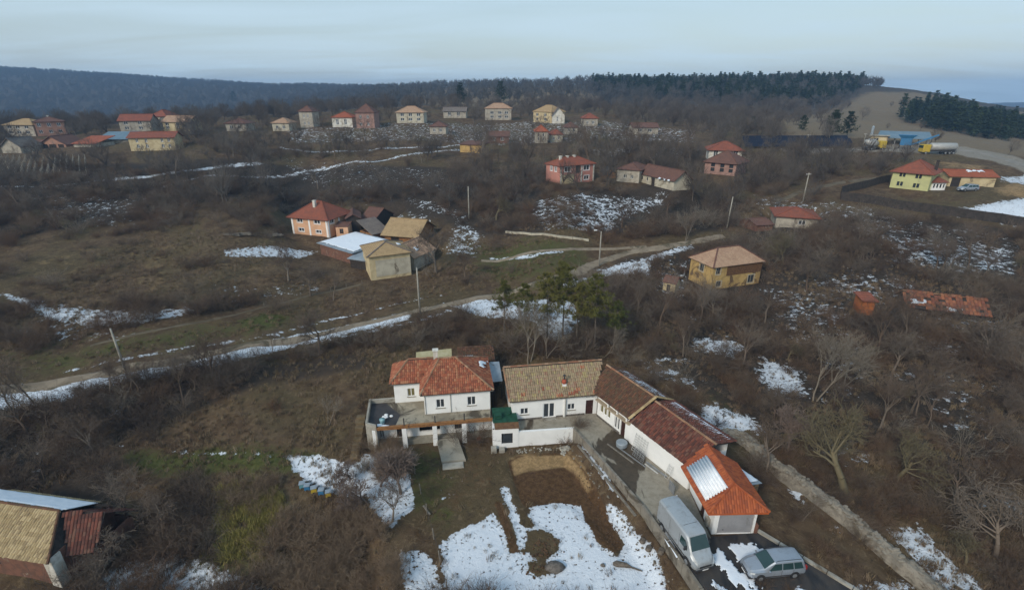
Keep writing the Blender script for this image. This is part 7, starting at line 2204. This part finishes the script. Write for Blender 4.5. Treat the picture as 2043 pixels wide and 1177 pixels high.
def rail_run(name, text, pts, h, step, mat, cat='fence', solid=True, th=.05, postmat='wood_dark', sink=.25):
    """panels between posts following the land"""
    r = root(name, text, cat, (0, 0, 0))
    P_ = []
    for a, b in zip(pts[:-1], pts[1:]):
        a = Vector(a); b = Vector(b); n = max(1, round((b - a).length / step))
        for k in range(n): P_.append(a.lerp(b, k / n))
    P_.append(Vector(pts[-1]))
    zs = ground(np.array([p.x for p in P_]), np.array([p.y for p in P_]))
    for i in range(len(P_) - 1):
        a, b = P_[i], P_[i + 1]; za, zb = float(zs[i]), float(zs[i + 1])
        d = (b - a).normalized()
        if solid:
            m = MB(); a2 = a + d * .05; b2 = b - d * .05
            n_ = Vector((-d.y, d.x)) * th
            v = [(a2.x, a2.y, za - sink), (b2.x, b2.y, zb - sink), (b2.x, b2.y, zb + h), (a2.x, a2.y, za + h)]
            v += [(x + n_.x, y + n_.y, z) for x, y, z in v]
            m.add(v, [(0, 1, 2, 3), (7, 6, 5, 4), (0, 4, 5, 1), (1, 5, 6, 2), (2, 6, 7, 3), (3, 7, 4, 0)]); m.build('panel' if th < .2 else 'wall_segment', M[mat], r)
        else:
            for q in (.35, .85):
                m = MB(); m.bar((a.x, a.y, za + h * q), (b.x, b.y, zb + h * q), .012); m.build('wire', M['metal_dark'], r)
    if th < .2:
        for p, z in zip(P_, zs):
            m = MB(); lx = random.uniform(-.08, .08) if not solid else 0
            m.tube([(p.x, p.y, z - .3), (p.x + lx, p.y, z + h + .1)], .05 if not solid else .06, 6); m.build('post', M[postmat], r)
    return r

def bank_wall():
    """the long grey stone bank at the right"""
    line = [(20.9, 43.6), (22.4, 44.7), (24.3, 44.9), (25.3, 43.4), (25.8, 41.0), (26.9, 38.2), (28.1, 35.3), (29.2, 33.1), (30.2, 31.0), (31.3, 28.6), (32.4, 26.2), (33.8, 23.2), (35.4, 19.5)]
    mb = MB(); P_ = [Vector((*p, 0)) for p in line]; sm = []
    for i in range(len(P_) - 1):
        p0 = P_[max(i - 1, 0)]; p1 = P_[i]; p2 = P_[i + 1]; p3 = P_[min(i + 2, len(P_) - 1)]
        for k in range(7):
            t = k / 7; sm.append(0.5 * ((2 * p1) + (-p0 + p2) * t + (2 * p0 - 5 * p1 + 4 * p2 - p3) * t * t + (-p0 + 3 * p1 - 3 * p2 + p3) * t ** 3))
    prof = [(-.95, -.5), (-.62, .45), (-.5, .78), (-.15, .92), (.2, .9), (.48, .74), (.62, .4), (.95, -.5)]
    nn = len(prof)
    for i, p in enumerate(sm):
        d = (sm[min(i + 1, len(sm) - 1)] - sm[max(i - 1, 0)]).normalized(); s = Vector((d.y, -d.x, 0)); z = gh(p.x, p.y)
        for k, (o, h) in enumerate(prof):
            j = (float(vnoise(i * .8, k * 1.7)) - .5) * .16
            q = p + s * (o + j * .6); mb.v.append((q.x, q.y, z + h + j))
    for i in range(len(sm) - 1):
        for k in range(nn - 1):
            a = i * nn + k; mb.f.append((a, a + 1, a + nn + 1, a + nn))
    r = root('stone_bank_wall', 'long weathered grey stone wall curving away behind the garage', 'wall', (0, 0, 0))
    mb.build('core', M['stone'], r, smooth=False)
    rg = random.Random(5)
    zz = [gh(p.x, p.y) for p in sm]
    shapes = []
    for k in range(7):
        m = MB(); m.rock((0, 0, 0), .2, (1.35, .95, .55), 6, 3, rg); me = m.mesh('stone'); me.materials.append(M['stone']); shapes.append(me)
    for i in range(250):
        t = rg.uniform(0, len(sm) - 1.01); k = int(t); p = sm[k].lerp(sm[k + 1], t - k)
        d = (sm[k + 1] - sm[k]).normalized(); s = Vector((d.y, -d.x, 0)); o = rg.uniform(-.62, .62)
        h = float(np.interp(o, [q[0] for q in prof], [q[1] for q in prof]))
        p = p + s * o; q = rg.uniform(.5, 1.35)
        ob = link_mesh('stone', rg.choice(shapes), r, (p.x, p.y, zz[k] + h - .01), (rg.uniform(-.2, .2), rg.uniform(-.2, .2), rg.uniform(0, 6)))
        ob.scale = (q, q, q)

def small_things():
    # beehives
    hp = [((604, 972), 'cyan_box', 'pale teal beehive, leftmost of the row'), ((614, 976), 'teal_box', 'blue beehive left of a yellow one at the snowy edge'), ((627, 981), 'yellow_box', 'yellow beehive between two blue ones'), ((642, 985), 'teal_box', 'blue beehive between two yellow ones'), ((656, 989), 'yellow_box', 'yellow beehive, rightmost of the row')]
    for (u, v), mt, tx in hp:
        x, y, z = at(u, v)
        r = root('beehive', tx, 'beehive', (x, y, z - .03), .3 + random.uniform(-.2, .2), 'beehives at the edge of the snow')
        m = MB(); m.box(-.27, -.25, .12, .27, .25, .36); m.box(-.26, -.24, .36, .26, .24, .60); m.build('hive_body', M[mt], r)
        m = MB(); m.box(-.3, -.28, .6, .3, .28, .67); m.build('lid', M['sheet'], r)
        m = MB(); m.box(-.24, -.2, -.1, -.16, .2, .12); m.box(.16, -.2, -.1, .24, .2, .12); m.build('stand', M['wood_grey'], r)
        m = MB(); m.box(-.12, -.275, .14, .12, -.252, .18); m.build('entrance', M['black'], r)  # black strip painted for the shaded slot
    # garden objects
    rg = random.Random(3)
    x, y, z = at(1107, 1133); m = MB(); m.rock((x, y, z + .1), .75, (1.1, .75, .6), 9, 6, rg); label(m.build('boulder', M['plinth'], smooth=True), 'dark boulder in the snow beside the round mud patch', 'rock')
    x, y, z = at(1203, 1128); m = MB(); m.rock((x, y, z + .05), .2, (1.1, .9, .8), 7, 4, rg); label(m.build('small_rock', M['plinth'], smooth=True), 'small dark stone alone in the snow below the mud trench', 'rock')
    x, y, z = at(1242, 1128)
    m = MB(); m.tube([(-.8, 0, .1), (-.5, 0, .14), (.3, 0, .12), (.7, -.1, .08), (1.6, -.3, .04)], [.12, .26, .2, .08, .05], 8); label(m.build('log', M['bark'], loc=(x, y, z), rz=-.15, smooth=True), 'thick brown log lying in the snow near the retaining wall', 'log')
    for k, (u, v, tx) in enumerate(((1281, 1082, 'small dark stump by the retaining wall, nearest the van'), (1293, 1098, 'larger round stump just below the small one'), (1318, 1104, 'dark stump leaning on the retaining wall'))):
        x, y, z = at(u, v); m = MB(); m.tube([(0, 0, -.2), (0, 0, .1), (.05, 0, .38 + .06 * k)], [.32, .27, .24], 10); label(m.build('stump', M['bark'], loc=(x, y, z), smooth=False), tx, 'stump')
    m = MB(); bx, by, bz = at(1085, 1092)
    for i in range(60): m.rock((bx + rg.gauss(0, .75), by + rg.gauss(0, .6), bz + .02), rg.uniform(.05, .15), rng=rg)
    bx, by, bz = at(1068, 1135)
    for i in range(25): m.rock((bx + rg.gauss(0, .55), by + rg.gauss(0, .35), bz + .02), rg.uniform(.05, .14), rng=rg)
    for i in range(150):
        t = rg.random(); a = Vector(P(1165, 960, -2)).lerp(Vector(P(1232, 1095, -2.3)), t); xx, yy = a.x + rg.gauss(0, .5), a.y + rg.gauss(0, .5)
        m.rock((xx, yy, gh(xx, yy) + .02), rg.uniform(.03, .1), rng=rg)
    label(m.build('soil_clods', M['mudpile']), 'clods of turned earth on the mud patches in the garden', kind='stuff')
    m = MB()
    for i in range(60):
        xx = rg.uniform(.5, 6.5); yy = 45.0 + xx * .1 + rg.gauss(0, .18); m.rock((xx, yy, gh(xx, yy) + .02), rg.uniform(.04, .13), rng=rg)
    label(m.build('pale_stones', M['concrete_pale']), 'scattered pale stones below the low white wall', kind='stuff')
    # rubble heap at the corner of the garden wall
    m = MB()
    for i in range(70):
        a = rg.uniform(0, 6.28); q = abs(rg.gauss(0, .45)); m.rock((6.1 + q * math.cos(a), 45.0 + q * math.sin(a) * .9, -1.75 + max(0, .6 - q * .7) * rg.random()), rg.uniform(.08, .22), rng=rg)
    label(m.build('rubble_heap', M['concrete_pale']), 'heap of pale rubble at the corner of the low white wall', 'rubble', kind='stuff')
    x, y = 6.7, 44.7; m = MB(); m.rock((x, y, -1.55), .42, (1.2, .9, .5), 8, 5, rg); label(m.build('grey_sack', M['pale_sheet'], smooth=True), 'pale grey sack lying on the rubble heap', 'sack')
    # garden fence at the left
    pts = wpoly([(812, 905), (828, 945), (840, 985), (852, 1025), (866, 1075), (878, 1120), (892, 1177), (905, 1230)])
    rail_run('garden_fence', 'thin wire fence with leaning posts down the left side of the garden', pts, 1.15, 2.0, 'wood_grey', solid=False, postmat='wood_grey')
    m = MB(); a = at(1008, 1177); 
    for k, (u, v, u2, v2, tx) in enumerate(((570, 1075, 610, 1035, 'grey plank lying in the grass above the corner bank'), (530, 1120, 545, 1110, 'short grey plank in the grass near the lower edge'), (845, 1010, 858, 1028, 'short broken post lying beside the wire fence'))):
        a = at(u, v); b = at(u2, v2); m = MB(); m.bar((a[0], a[1], a[2] + .12), (b[0], b[1], b[2] + .12), .16, .07); label(m.build('plank', M['wood_grey']), tx, 'plank')
    # things leaning on the barn wing wall
    c = math.radians(-60); ux, uy = math.cos(c), math.sin(c); nx_, ny_ = math.sin(c), -math.cos(c)     # n points to the yard
    def wp(s, o, z=0.03): return (WF[0] + ux * s + nx_ * o, WF[1] + uy * s + ny_ * o, z)
    trellis('metal_rack', 'tall pale metal rack leaning on the barn wing wall', *wp(6.6, .75), 1.7, 2.0, c, .5, 4, 7, 'frame_dull')
    trellis('lattice_panel', 'dark grey lattice panel in front of the tall metal rack', *wp(7.2, 1.15), 1.5, 1.0, c, .3, 5, 5, 'metal_grey')
    trellis('ladder', 'short pale ladder leaning near the garage end of the wall', *wp(11.3, .85), .5, 1.5, c, .5, 1, 5, 'frame_dull')
    m = MB(); m.tube([(0, 0, 0), (0, 0, .1), (0, 0, .5), (0, 0, .55)], [.5, .58, .6, .56], 14); x, y, z = wp(5.6, 1.2); label(m.build('metal_tub', M['sheet'], loc=(x, y, z), smooth=False), 'round grey metal tub standing by the wing wall', 'tub')
    def bl(a, b, oa, ob, w, z, mt, tx):
        m = MB(); p = wp(a, oa, z); q = wp(b, ob, z); m.bar(p, q, w, w * .6); label(m.build('timber_beam', M[mt]), tx, 'beam')
    bl(4.6, 8.3, 2.3, 2.0, .14, .09, 'wood_grey', 'long weathered plank lying out in the yard')
    bl(5.4, 9.3, 1.7, 1.35, .12, .09, 'metal_grey', 'thin grey beam lying between the plank and the rack')
    bl(8.8, 11.4, .75, .6, .16, .12, 'metal_grey', 'grey beam lying along the foot of the barn wing')
    bl(8.9, 10.6, 1.05, .95, .12, .08, 'frame_dull', 'short pale beam beside the grey beam')
    # ac box / panels by the garage
    x, y, z = wp(13.0, 1.6); m = MB(); m.box(-.05, -.4, 0, .02, .5, 1.0); label(m.build('board', M['metal_grey'], loc=(x, y, z), rz=.25), 'grey board leaning on the garage side wall', 'board')
    # snow covered lean to behind the garage
    r = root('rear_lean_to', 'low lean to with a pale snowy sheet roof behind the garage', 'shed', (19.0, 37.6, 0), math.radians(-60))
    m = MB(); m.box(0.1, .3, -.2, 3.2, 2.0, 1.9); m.build('wall', M['mudbrick'], r)
    m = MB(); roof_slab(m, [(-1.6, 2.3, 2.0), (3.3, 2.3, 2.0), (3.3, .1, 2.7), (-1.6, .1, 2.7)], .06); m.build('roof_sheet', M['sheet'], r)
    snow_patch(r, [(-1.5, 2.2, 2.03), (3.2, 2.2, 2.03), (3.2, .15, 2.7), (-1.5, .15, 2.7)], 17, fr=.12, hole=.05)
    # porch odds
    x, y = -3.6, 46.1
    r = root('garden_chair', 'dark folding chair standing under the terrace near the porch room', 'chair', (x, y, -1.86), .6)
    m = MB(); m.box(-.25, -.25, .42, .25, .25, .46); m.build('seat', M['wood_dark'], r)
    m = MB(); m.box(-.25, .23, .46, .25, .27, .95); m.build('backrest', M['rust'], r)
    for a in (-.23, .21):
        for b in (-.23, .21): m = MB(); m.box(a, b, 0, a + .03, b + .03, .42); m.build('leg', M['metal_dark'], r)
    # low stone wall in the middle distance
    rail_run('field_wall', 'low pale stone field wall below the snowy thicket', wpoly([(1008, 465), (1060, 470), (1110, 474), (1175, 482)]), .45, 3.0, 'cream_grey', 'wall', True, .35)
    rail_run('panel_fence', 'dark solid fence round the yellow house and its lawn', [at(*p)[:2] for p in ((1774, 364), (1724, 376), (1677, 388), (1676, 399), (1760, 411), (1860, 426), (1960, 441), (2060, 456), (2180, 474))], 2.0, 2.6, 'fence_dark')
    rail_run('field_fence', 'weathered post fence along the old field path', wpoly([(528, 612), (600, 592), (660, 580), (722, 566)]), .7, 3.0, 'wood_grey', solid=False, postmat='wood_grey')
    # pallets and wooden bits at the left of the peach house
    for k, (u, v, w_, tx) in enumerate(((470, 470, 3.4, 'low grey wood pile left of the peach house'), (550, 472, 2.2, 'pale grey board stack beside the peach house'))):
        x, y, z = at(u, v); m = MB()
        for i in range(8): m.bar((x + rg.uniform(-w_, 0), y + rg.uniform(-.8, .8), z + .15 + .1 * (i % 3)), (x + rg.uniform(0, w_), y + rg.uniform(-.8, .8), z + .2 + .2 * (i % 3)), .3, .12)
        label(m.build('wood_pile', M['wood_grey']), tx, 'wood pile', kind='stuff')

def vineyard():
    a0 = [at(u, 352) for u in range(-20, 181, 13)]; a1 = [at(u, 321) for u in np.linspace(-5, 172, len(a0))]
    pm = MB(); pm.tube([(0, 0, -.3), (0, 0, 1.9)], .07, 5); me = pm.mesh('post'); me.materials.append(M['concrete_pale'])
    for k, (a, b) in enumerate(zip(a0, a1)):
        r = root('vine_row', ('leftmost', 'second', 'third', 'fourth', 'fifth', 'sixth', 'seventh', 'eighth', 'ninth', 'tenth', 'eleventh', 'twelfth', 'thirteenth', 'fourteenth', 'fifteenth', 'rightmost')[min(k, 15)] + ' vineyard row of pale posts' + ('' if k in (0, 15) else ' counted from the left'), 'vine row', (a[0], a[1], a[2]), 0, 'vineyard rows at the left edge')
        n = 9; A = Vector(a); B = Vector(b)
        xs = [A.lerp(B, i / (n - 1)) for i in range(n)]
        z = ground(np.array([p.x for p in xs]), np.array([p.y for p in xs]))
        for i, p in enumerate(xs): link_mesh('post', me, r, (p.x - A.x, p.y - A.y, float(z[i]) - A.z))
        m = MB(); rg = random.Random(k)
        for i in range(n - 1):
            for q in range(4):
                t = (q + .5) / 4; p = xs[i].lerp(xs[i + 1], t); zz = float(z[i] * (1 - t) + z[i + 1] * t) - A.z
                m.tube([(p.x - A.x, p.y - A.y, zz), (p.x - A.x + rg.uniform(-.1, .1), p.y - A.y, zz + .7), (p.x - A.x + rg.uniform(-.4, .4), p.y - A.y + rg.uniform(-.6, .6), zz + 1.4)], .035, 4, False)
        label(m.build('vines', M['bark'], r), kind='stuff')

# ------------------------------------------------------------------ single trees
def tree_px(kind, s, u, v, vt, text, name='bare_tree', cat='tree', group=None):
    x, y, z = at(u, v)
    t, c = tree_proto((kind, s))
    hz = max(p.co.z for p in c.vertices)
    sc = (z_at(x, y, vt) - z) / hz
    return tree(kind, s, x, y, sc, text, name, cat, group, z - .05)

def trees():
    for k, (u, v, vt, tx) in enumerate(((1006, 665, 556, 'slender pine, leftmost of the pines behind the long house'), (1047, 668, 560, 'ragged pine second from the left in the pine group'), (1092, 690, 540, 'pine in the middle of the group with a thick crown'),
                       (1122, 682, 516, 'tallest pine of the group behind the long house'), (1150, 694, 560, 'dark pine just right of the tallest one'), (1186, 702, 542, 'broad pine near the right end of the pine group'), (1222, 706, 596, 'lower green pine, rightmost of the group'))):
        tree_px('pine', k % 3, u, v, vt, tx, 'pine_tree', 'pine', 'pines behind the long house')
    for k, (u, v, vt, tx) in enumerate(((920, 212, 163, 'big dark conical pine at the skyline left of centre'), (1000, 208, 160, 'big dark round pine on the skyline near the centre'), (468, 205, 181, 'dark pine standing alone on the left ridge'),
                       (1660, 272, 217, 'large dark pine, left of a pair below the ridge'), (1690, 272, 220, 'dark pine, right of a pair below the ridge'), (1600, 262, 228, 'dark bushy pine further left below the ridge'), (1500, 262, 232, 'small dark pine above the solar panels'))):
        tree_px('bigpine', k % 3, u, v, vt, tx, 'pine_tree', 'pine')
    L = [('round', 1, 170, 1110, 1055, 'tangled bare bush in front of the red barn end'), ('pale', 0, 1056, 730, 590, 'pale forked birch right in front of the pines'), ('pale', 1, 1092, 714, 620, 'thin pale sapling beside the forked birch'), ('pale', 2, 1205, 712, 640, 'pale leaning stem under the right hand pines'), ('upright', 1, 1165, 718, 640, 'grey leafless sapling under the dark pine'),
         ('pale', 0, 1625, 800, 640, 'tall pale leafless tree with rising branches on the right slope'), ('pale', 1, 1685, 775, 655, 'pale leafless tree right of the tall one on the slope'), ('upright', 0, 1480, 735, 635, 'thin grey tree between two snow patches right of the pines'), ('round', 1, 1545, 840, 760, 'low spreading tree above the stone wall snow'),
         ('olive', 0, 1690, 985, 815, 'broad olive brown tree arching over the stone wall'), ('olive', 1, 1790, 960, 850, 'spreading brown tree right of the arching one'), ('red', 0, 1570, 905, 815, 'tangled reddish tree at the bend of the stone wall'), ('round', 0, 1530, 940, 850, 'dark leafless tree beside the orange garage'),
         ('dome', 0, 1985, 1110, 985, 'dome shaped drooping tree at the right edge'), ('round', 2, 1900, 1000, 905, 'grey tree left of the dome shaped one'), ('olive', 1, 1925, 1125, 1060, 'low olive bush tree in front of the dome'), ('upright', 2, 1600, 1040, 965, 'small sapling between the wall and the drive'),
         ('red', 1, 758, 970, 900, 'shrubby tree with faded seed heads left of the pillars'), ('red', 0, 800, 985, 895, 'second shrubby tree with seed heads by the fence'), ('red', 1, 700, 955, 905, 'greyish shrub left of the tree with seed heads'), ('round', 1, 782, 1040, 950, 'grey leafless shrub beside the wire fence'), ('red', 1, 735, 1005, 940, 'low tangled shrub in the snow beside the terrace house'),
         ('upright', 0, 268, 790, 690, 'bare sapling at the roadside under the leftmost pole'), ('upright', 1, 350, 775, 700, 'bare roadside tree on the snowy verge, left'), ('round', 1, 405, 745, 665, 'bare tree on the snowy verge, middle'), ('upright', 2, 470, 735, 660, 'bare tree on the snowy verge, right'), ('round', 0, 640, 705, 605, 'round bare tree above the road in the middle'), ('upright', 1, 545, 715, 650, 'slim bare tree just below the snowy verge'),
         ('round', 2, 55, 870, 760, 'large bare tree at the left edge below the road'), ('round', 0, 165, 860, 775, 'bare tree in the dark thicket below the road'), ('upright', 1, 90, 960, 850, 'bare tree above the corner barn'), ('round', 1, 260, 1040, 930, 'dark round tree right of the corner barn'), ('round', 2, 330, 1060, 965, 'bushy bare tree at the foot of the green field'), ('dome', 1, 245, 1120, 1045, 'dark drooping tree beside the red barn end'),
         ('pale', 2, 655, 850, 795, 'small pale sapling alone in the brown field'), ('upright', 0, 190, 915, 830, 'thin bare tree left of the green field'),
         ('pale', 1, 1367, 482, 405, 'pale forked tree beside the upper track'), ('upright', 0, 940, 432, 365, 'slim pale tree above the cream barn'), ('round', 0, 870, 545, 450, 'grey bare tree overgrowing the back of the cream barn'), ('round', 1, 930, 560, 480, 'bare tree on the grass right of the cream barn'), ('round', 2, 620, 590, 520, 'bare tree below the snowy shed'), ('upright', 2, 665, 600, 530, 'bare sapling right below the snowy shed'),
         ('round', 1, 575, 560, 480, 'bare tree left of the snowy shed'), ('olive', 0, 990, 440, 385, 'bushy tree left of the snowy thicket'), ('round', 0, 1240, 455, 395, 'bare tree rising from the snowy thicket'), ('round', 2, 1330, 430, 375, 'bare tree beside the long ruined barn'), ('upright', 1, 1475, 530, 455, 'bare tree behind the ochre house'), ('olive', 1, 1560, 530, 450, 'olive brown tree right of the ochre house'),
         ('round', 1, 1610, 580, 490, 'dark bare tree between the ochre house and the long ruin'), ('round', 0, 1880, 540, 470, 'bare tree above the long ruin'), ('round', 2, 1960, 720, 620, 'bare tree right below the long ruin'), ('round', 1, 1780, 740, 650, 'bare tree below the orange ruin'), ('upright', 0, 1850, 850, 760, 'bare tree on the right brown slope'), ('round', 0, 1420, 640, 570, 'bare tree in front of the ochre house'),
         ('round', 1, 183, 262, 221, 'large dark bare tree in the left village'), ('round', 2, 730, 330, 285, 'dark bare tree on the far snowy track'), ('upright', 0, 812, 312, 262, 'tall dark tree beside the far snowy track'), ('round', 0, 1582, 335, 280, 'dark bare tree in front of the solar panels'), ('upright', 2, 1010, 430, 380, 'slim tree above the field wall'), ('upright', 1, 380, 345, 300, 'bare tree on the upper snowy track')]
    for k in L: tree_px(*k)
    # many alike, region by region
    AUTO = []
    rg = np.random.default_rng(4)
    T = 'leafless tree standing among the brown thickets '
    for (poly, n, where, hh) in (([(20, 800), (240, 790), (500, 740), (740, 700), (700, 740), (400, 800), (220, 880), (30, 960)], 18, 'below the road at the left', 4.5), ([(0, 380), (560, 370), (900, 350), (900, 400), (560, 400), (300, 470), (0, 520)], 30, 'beyond the open slope at the upper left', 6),
                                ([(1240, 600), (1560, 640), (1900, 660), (2040, 700), (2040, 880), (1640, 860), (1480, 800), (1300, 720)], 26, 'on the slope at the right', 5), ([(1700, 480), (2040, 480), (2040, 560), (1700, 540)], 14, 'between the fence and the long ruin', 5),
                                ([(900, 340), (1100, 400), (1400, 400), (1500, 380), (1660, 330), (1400, 320), (1200, 300), (900, 320)], 30, 'between the middle houses', 6.5), ([(200, 290), (560, 260), (1100, 260), (1380, 260), (1380, 300), (900, 330), (400, 320)], 30, 'below the far village', 7.5)):
        w = wpoly(poly); xs = [p[0] for p in w]; ys = [p[1] for p in w]; c = 0; t = 0
        while c < n and t < 4000:
            t += 1
            x = rg.uniform(min(xs), max(xs)); y = rg.uniform(min(ys), max(ys))
            if poly_sd(np.array([x]), np.array([y]), w)[0] > 0: continue
            if scrub_density(np.array([x]), np.array([y]))[0] < .4: continue
            c += 1
            kd = ('round', 'upright', 'round', 'olive', 'upright')[rg.integers(5)]
            r_ = tree(kd, int(rg.integers(2)), x, y, hh / 7 * rg.uniform(.7, 1.25), T + where, group='leafless trees ' + where)
            AUTO.append((r_, kd, x, y, where))
    name_trees(AUTO)

def to_px(x, y, z):
    c, s = math.cos(PITCH), math.sin(PITCH); dz = z - CAM_H; zc = y * c - dz * s; yc = y * s + dz * c
    return CX + F_PX * x / zc, CY - F_PX * yc / zc
def name_trees(auto):
    look = dict(round='rounded brown leafless tree', upright='slim grey leafless tree', olive='spreading olive brown leafless tree')
    marks = [(h['text'], to_px(h['mid'][0], h['mid'][1], h['o'][2])) for h in HOUSES]
    for u, v, t in ((1195, 530, 'lamp pole by the track'), (255, 750, 'leaning pole left of the track'), (838, 626, 'pole below the cream barn'), (1450, 455, 'pole above the ochre house'), (800, 740, 'terrace house'), (60, 1030, 'corner barn'), (1560, 930, 'bend of the stone wall'), (1640, 395, 'corner of the dark panel fence'), (1150, 430, 'snowy thicket'), (90, 335, 'vineyard rows'), (560, 690, 'snowy verge of the track')):
        marks.append((t, (u, v)))
    count = {}
    for r_, kd, x, y, where in auto:
        u, v = to_px(x, y, gh(x, y))
        t, (mu, mv) = min(marks, key=lambda m: math.hypot((m[1][0] - u), 1.6 * (m[1][1] - v)))
        du, dv = u - mu, v - mv
        t = ' '.join(t.split()[:9])
        for cut in (' with ', ' in ', ' whose ', ' under '):
            t = t.split(cut)[0]
        rel = ('right of' if du > 0 else 'left of') if abs(du) > 1.2 * abs(dv) else ('below' if dv > 0 else 'above')
        far = 'close ' if math.hypot(du, dv) < 45 else ('well ' if math.hypot(du, dv) > 110 else '')
        key = look[kd], far + rel, t
        count.setdefault(key, []).append((math.hypot(du, dv), r_))
    for (lk, rel, t), rs in count.items():
        rs.sort(key=lambda q: q[0])
        for i, (_, r_) in enumerate(rs):
            o = '' if len(rs) == 1 else (('nearest ', 'second nearest ', 'third nearest ', 'fourth nearest ', 'fifth nearest ', 'sixth nearest ', 'seventh nearest ', 'eighth nearest ')[i] if i < 8 else 'farthest ')
            r_['label'] = ' '.join((o + lk + ' ' + rel + ' the ' + t).split()[:16])

def haze():
    o = MB().box(-3700, -62, -120, 3700, 3950, 138).build('haze', M['air'])
    label(o, kind='stuff')
def air():
    m = bpy.data.materials.new('haze_air'); m.use_nodes = True
    nt = m.node_tree; nt.nodes.clear()
    v = nt.nodes.new('ShaderNodeVolumePrincipled'); ou = nt.nodes.new('ShaderNodeOutputMaterial')
    v.inputs['Color'].default_value = (0.36, 0.62, 1.0, 1)
    v.inputs['Density'].default_value = 0.00026
    nt.links.new(v.outputs[0], ou.inputs['Volume'])
    return m
M['air'] = air()
M['concrete_old'] = surf('old_wall_concrete', (0.24, 0.215, 0.175), (0.17, 0.15, 0.12), 0.9, (0.09, 0.075, 0.055), stains=(0.5, 0.64))
M['t_ruin'] = tile_mat('ruined_roof_tiles', [(0.27, 0.10, 0.055), (0.22, 0.08, 0.05), (0.31, 0.12, 0.06), (0.17, 0.075, 0.05)], dark=(0.07, 0.05, 0.04))
M['track_dark'] = surf('faint_path', (0.13, 0.105, 0.07), (0.09, 0.07, 0.045), 0.5, fine=6)
M['mudpile_pale'] = surf('trodden_earth', (0.17, 0.125, 0.07), (0.12, 0.09, 0.05), 1.2, fine=8)
M['frame_dull'] = surf('dull_white_paint', (0.50, 0.50, 0.48), (0.38, 0.38, 0.36), 3, bump=0)
M['fence_dark'] = surf('dark_fence_board', (0.055, 0.045, 0.038), (0.035, 0.03, 0.026), 1.5)
M['metal_pale'] = surf('pale_tank_metal', (0.42, 0.42, 0.40), (0.34, 0.34, 0.33), 2, metal=.2, rough=.5)

# ------------------------------------------------------------------ put it all in place
build_ground()
haze()
strip('dirt_track', TRACK, 2.1, M['track'], ragged=.9)
strip('branch_path', BRANCH, 1.2, M['track'], step=1.5)
strip('field_path', FIELD_PATH, 0.6, M['track_dark'])
strip('upper_track', UPPER_TRACK, 2.2, M['track_dark'], step=2)
strip('station_road', STATION_ROAD, 5.0, M['gravel'], lift=.1, step=4, ragged=.8)
white_house(); terrace_things(); porch_room(); long_house(); wing(); barn_wing(); garage(); yard()
bank_wall()
build_far()
station()
van()
estate('estate_car', 'silver estate car with roof rails parked below the garage', (20.25, 28.55, 0.03), math.radians(186))
_c = at(1929, 381)
estate('silver_car', 'silver car parked in front of the long annex by the yellow house', (_c[0], _c[1], _c[2]), math.radians(184))
small_things()
vineyard()
pole(255, 752, 655, 'leaning concrete pole on the verge at the left of the track', du=-.2, cross=False)
pole(838, 626, 534, 'thin pale pole by the track below the cream barn', cross=False)
pole(1195, 531, 462, 'lamp pole beside the middle of the track', lamp=True, cross=False)
pole(1450, 455, 393, 'pole in the scrub above the ochre house', du=.3, cross=False)
pole(1602, 402, 345, 'pole left of the dark fence', cross=True)
pole(936, 437, 372, 'pale pole in the thicket above the cream barn', cross=False)
pole(1607, 300, 268, 'small pole by the solar panels', cross=True)
pole(1722, 290, 266, 'small pole left of the yellow kiosk', cross=True)
trees()
plant_all()
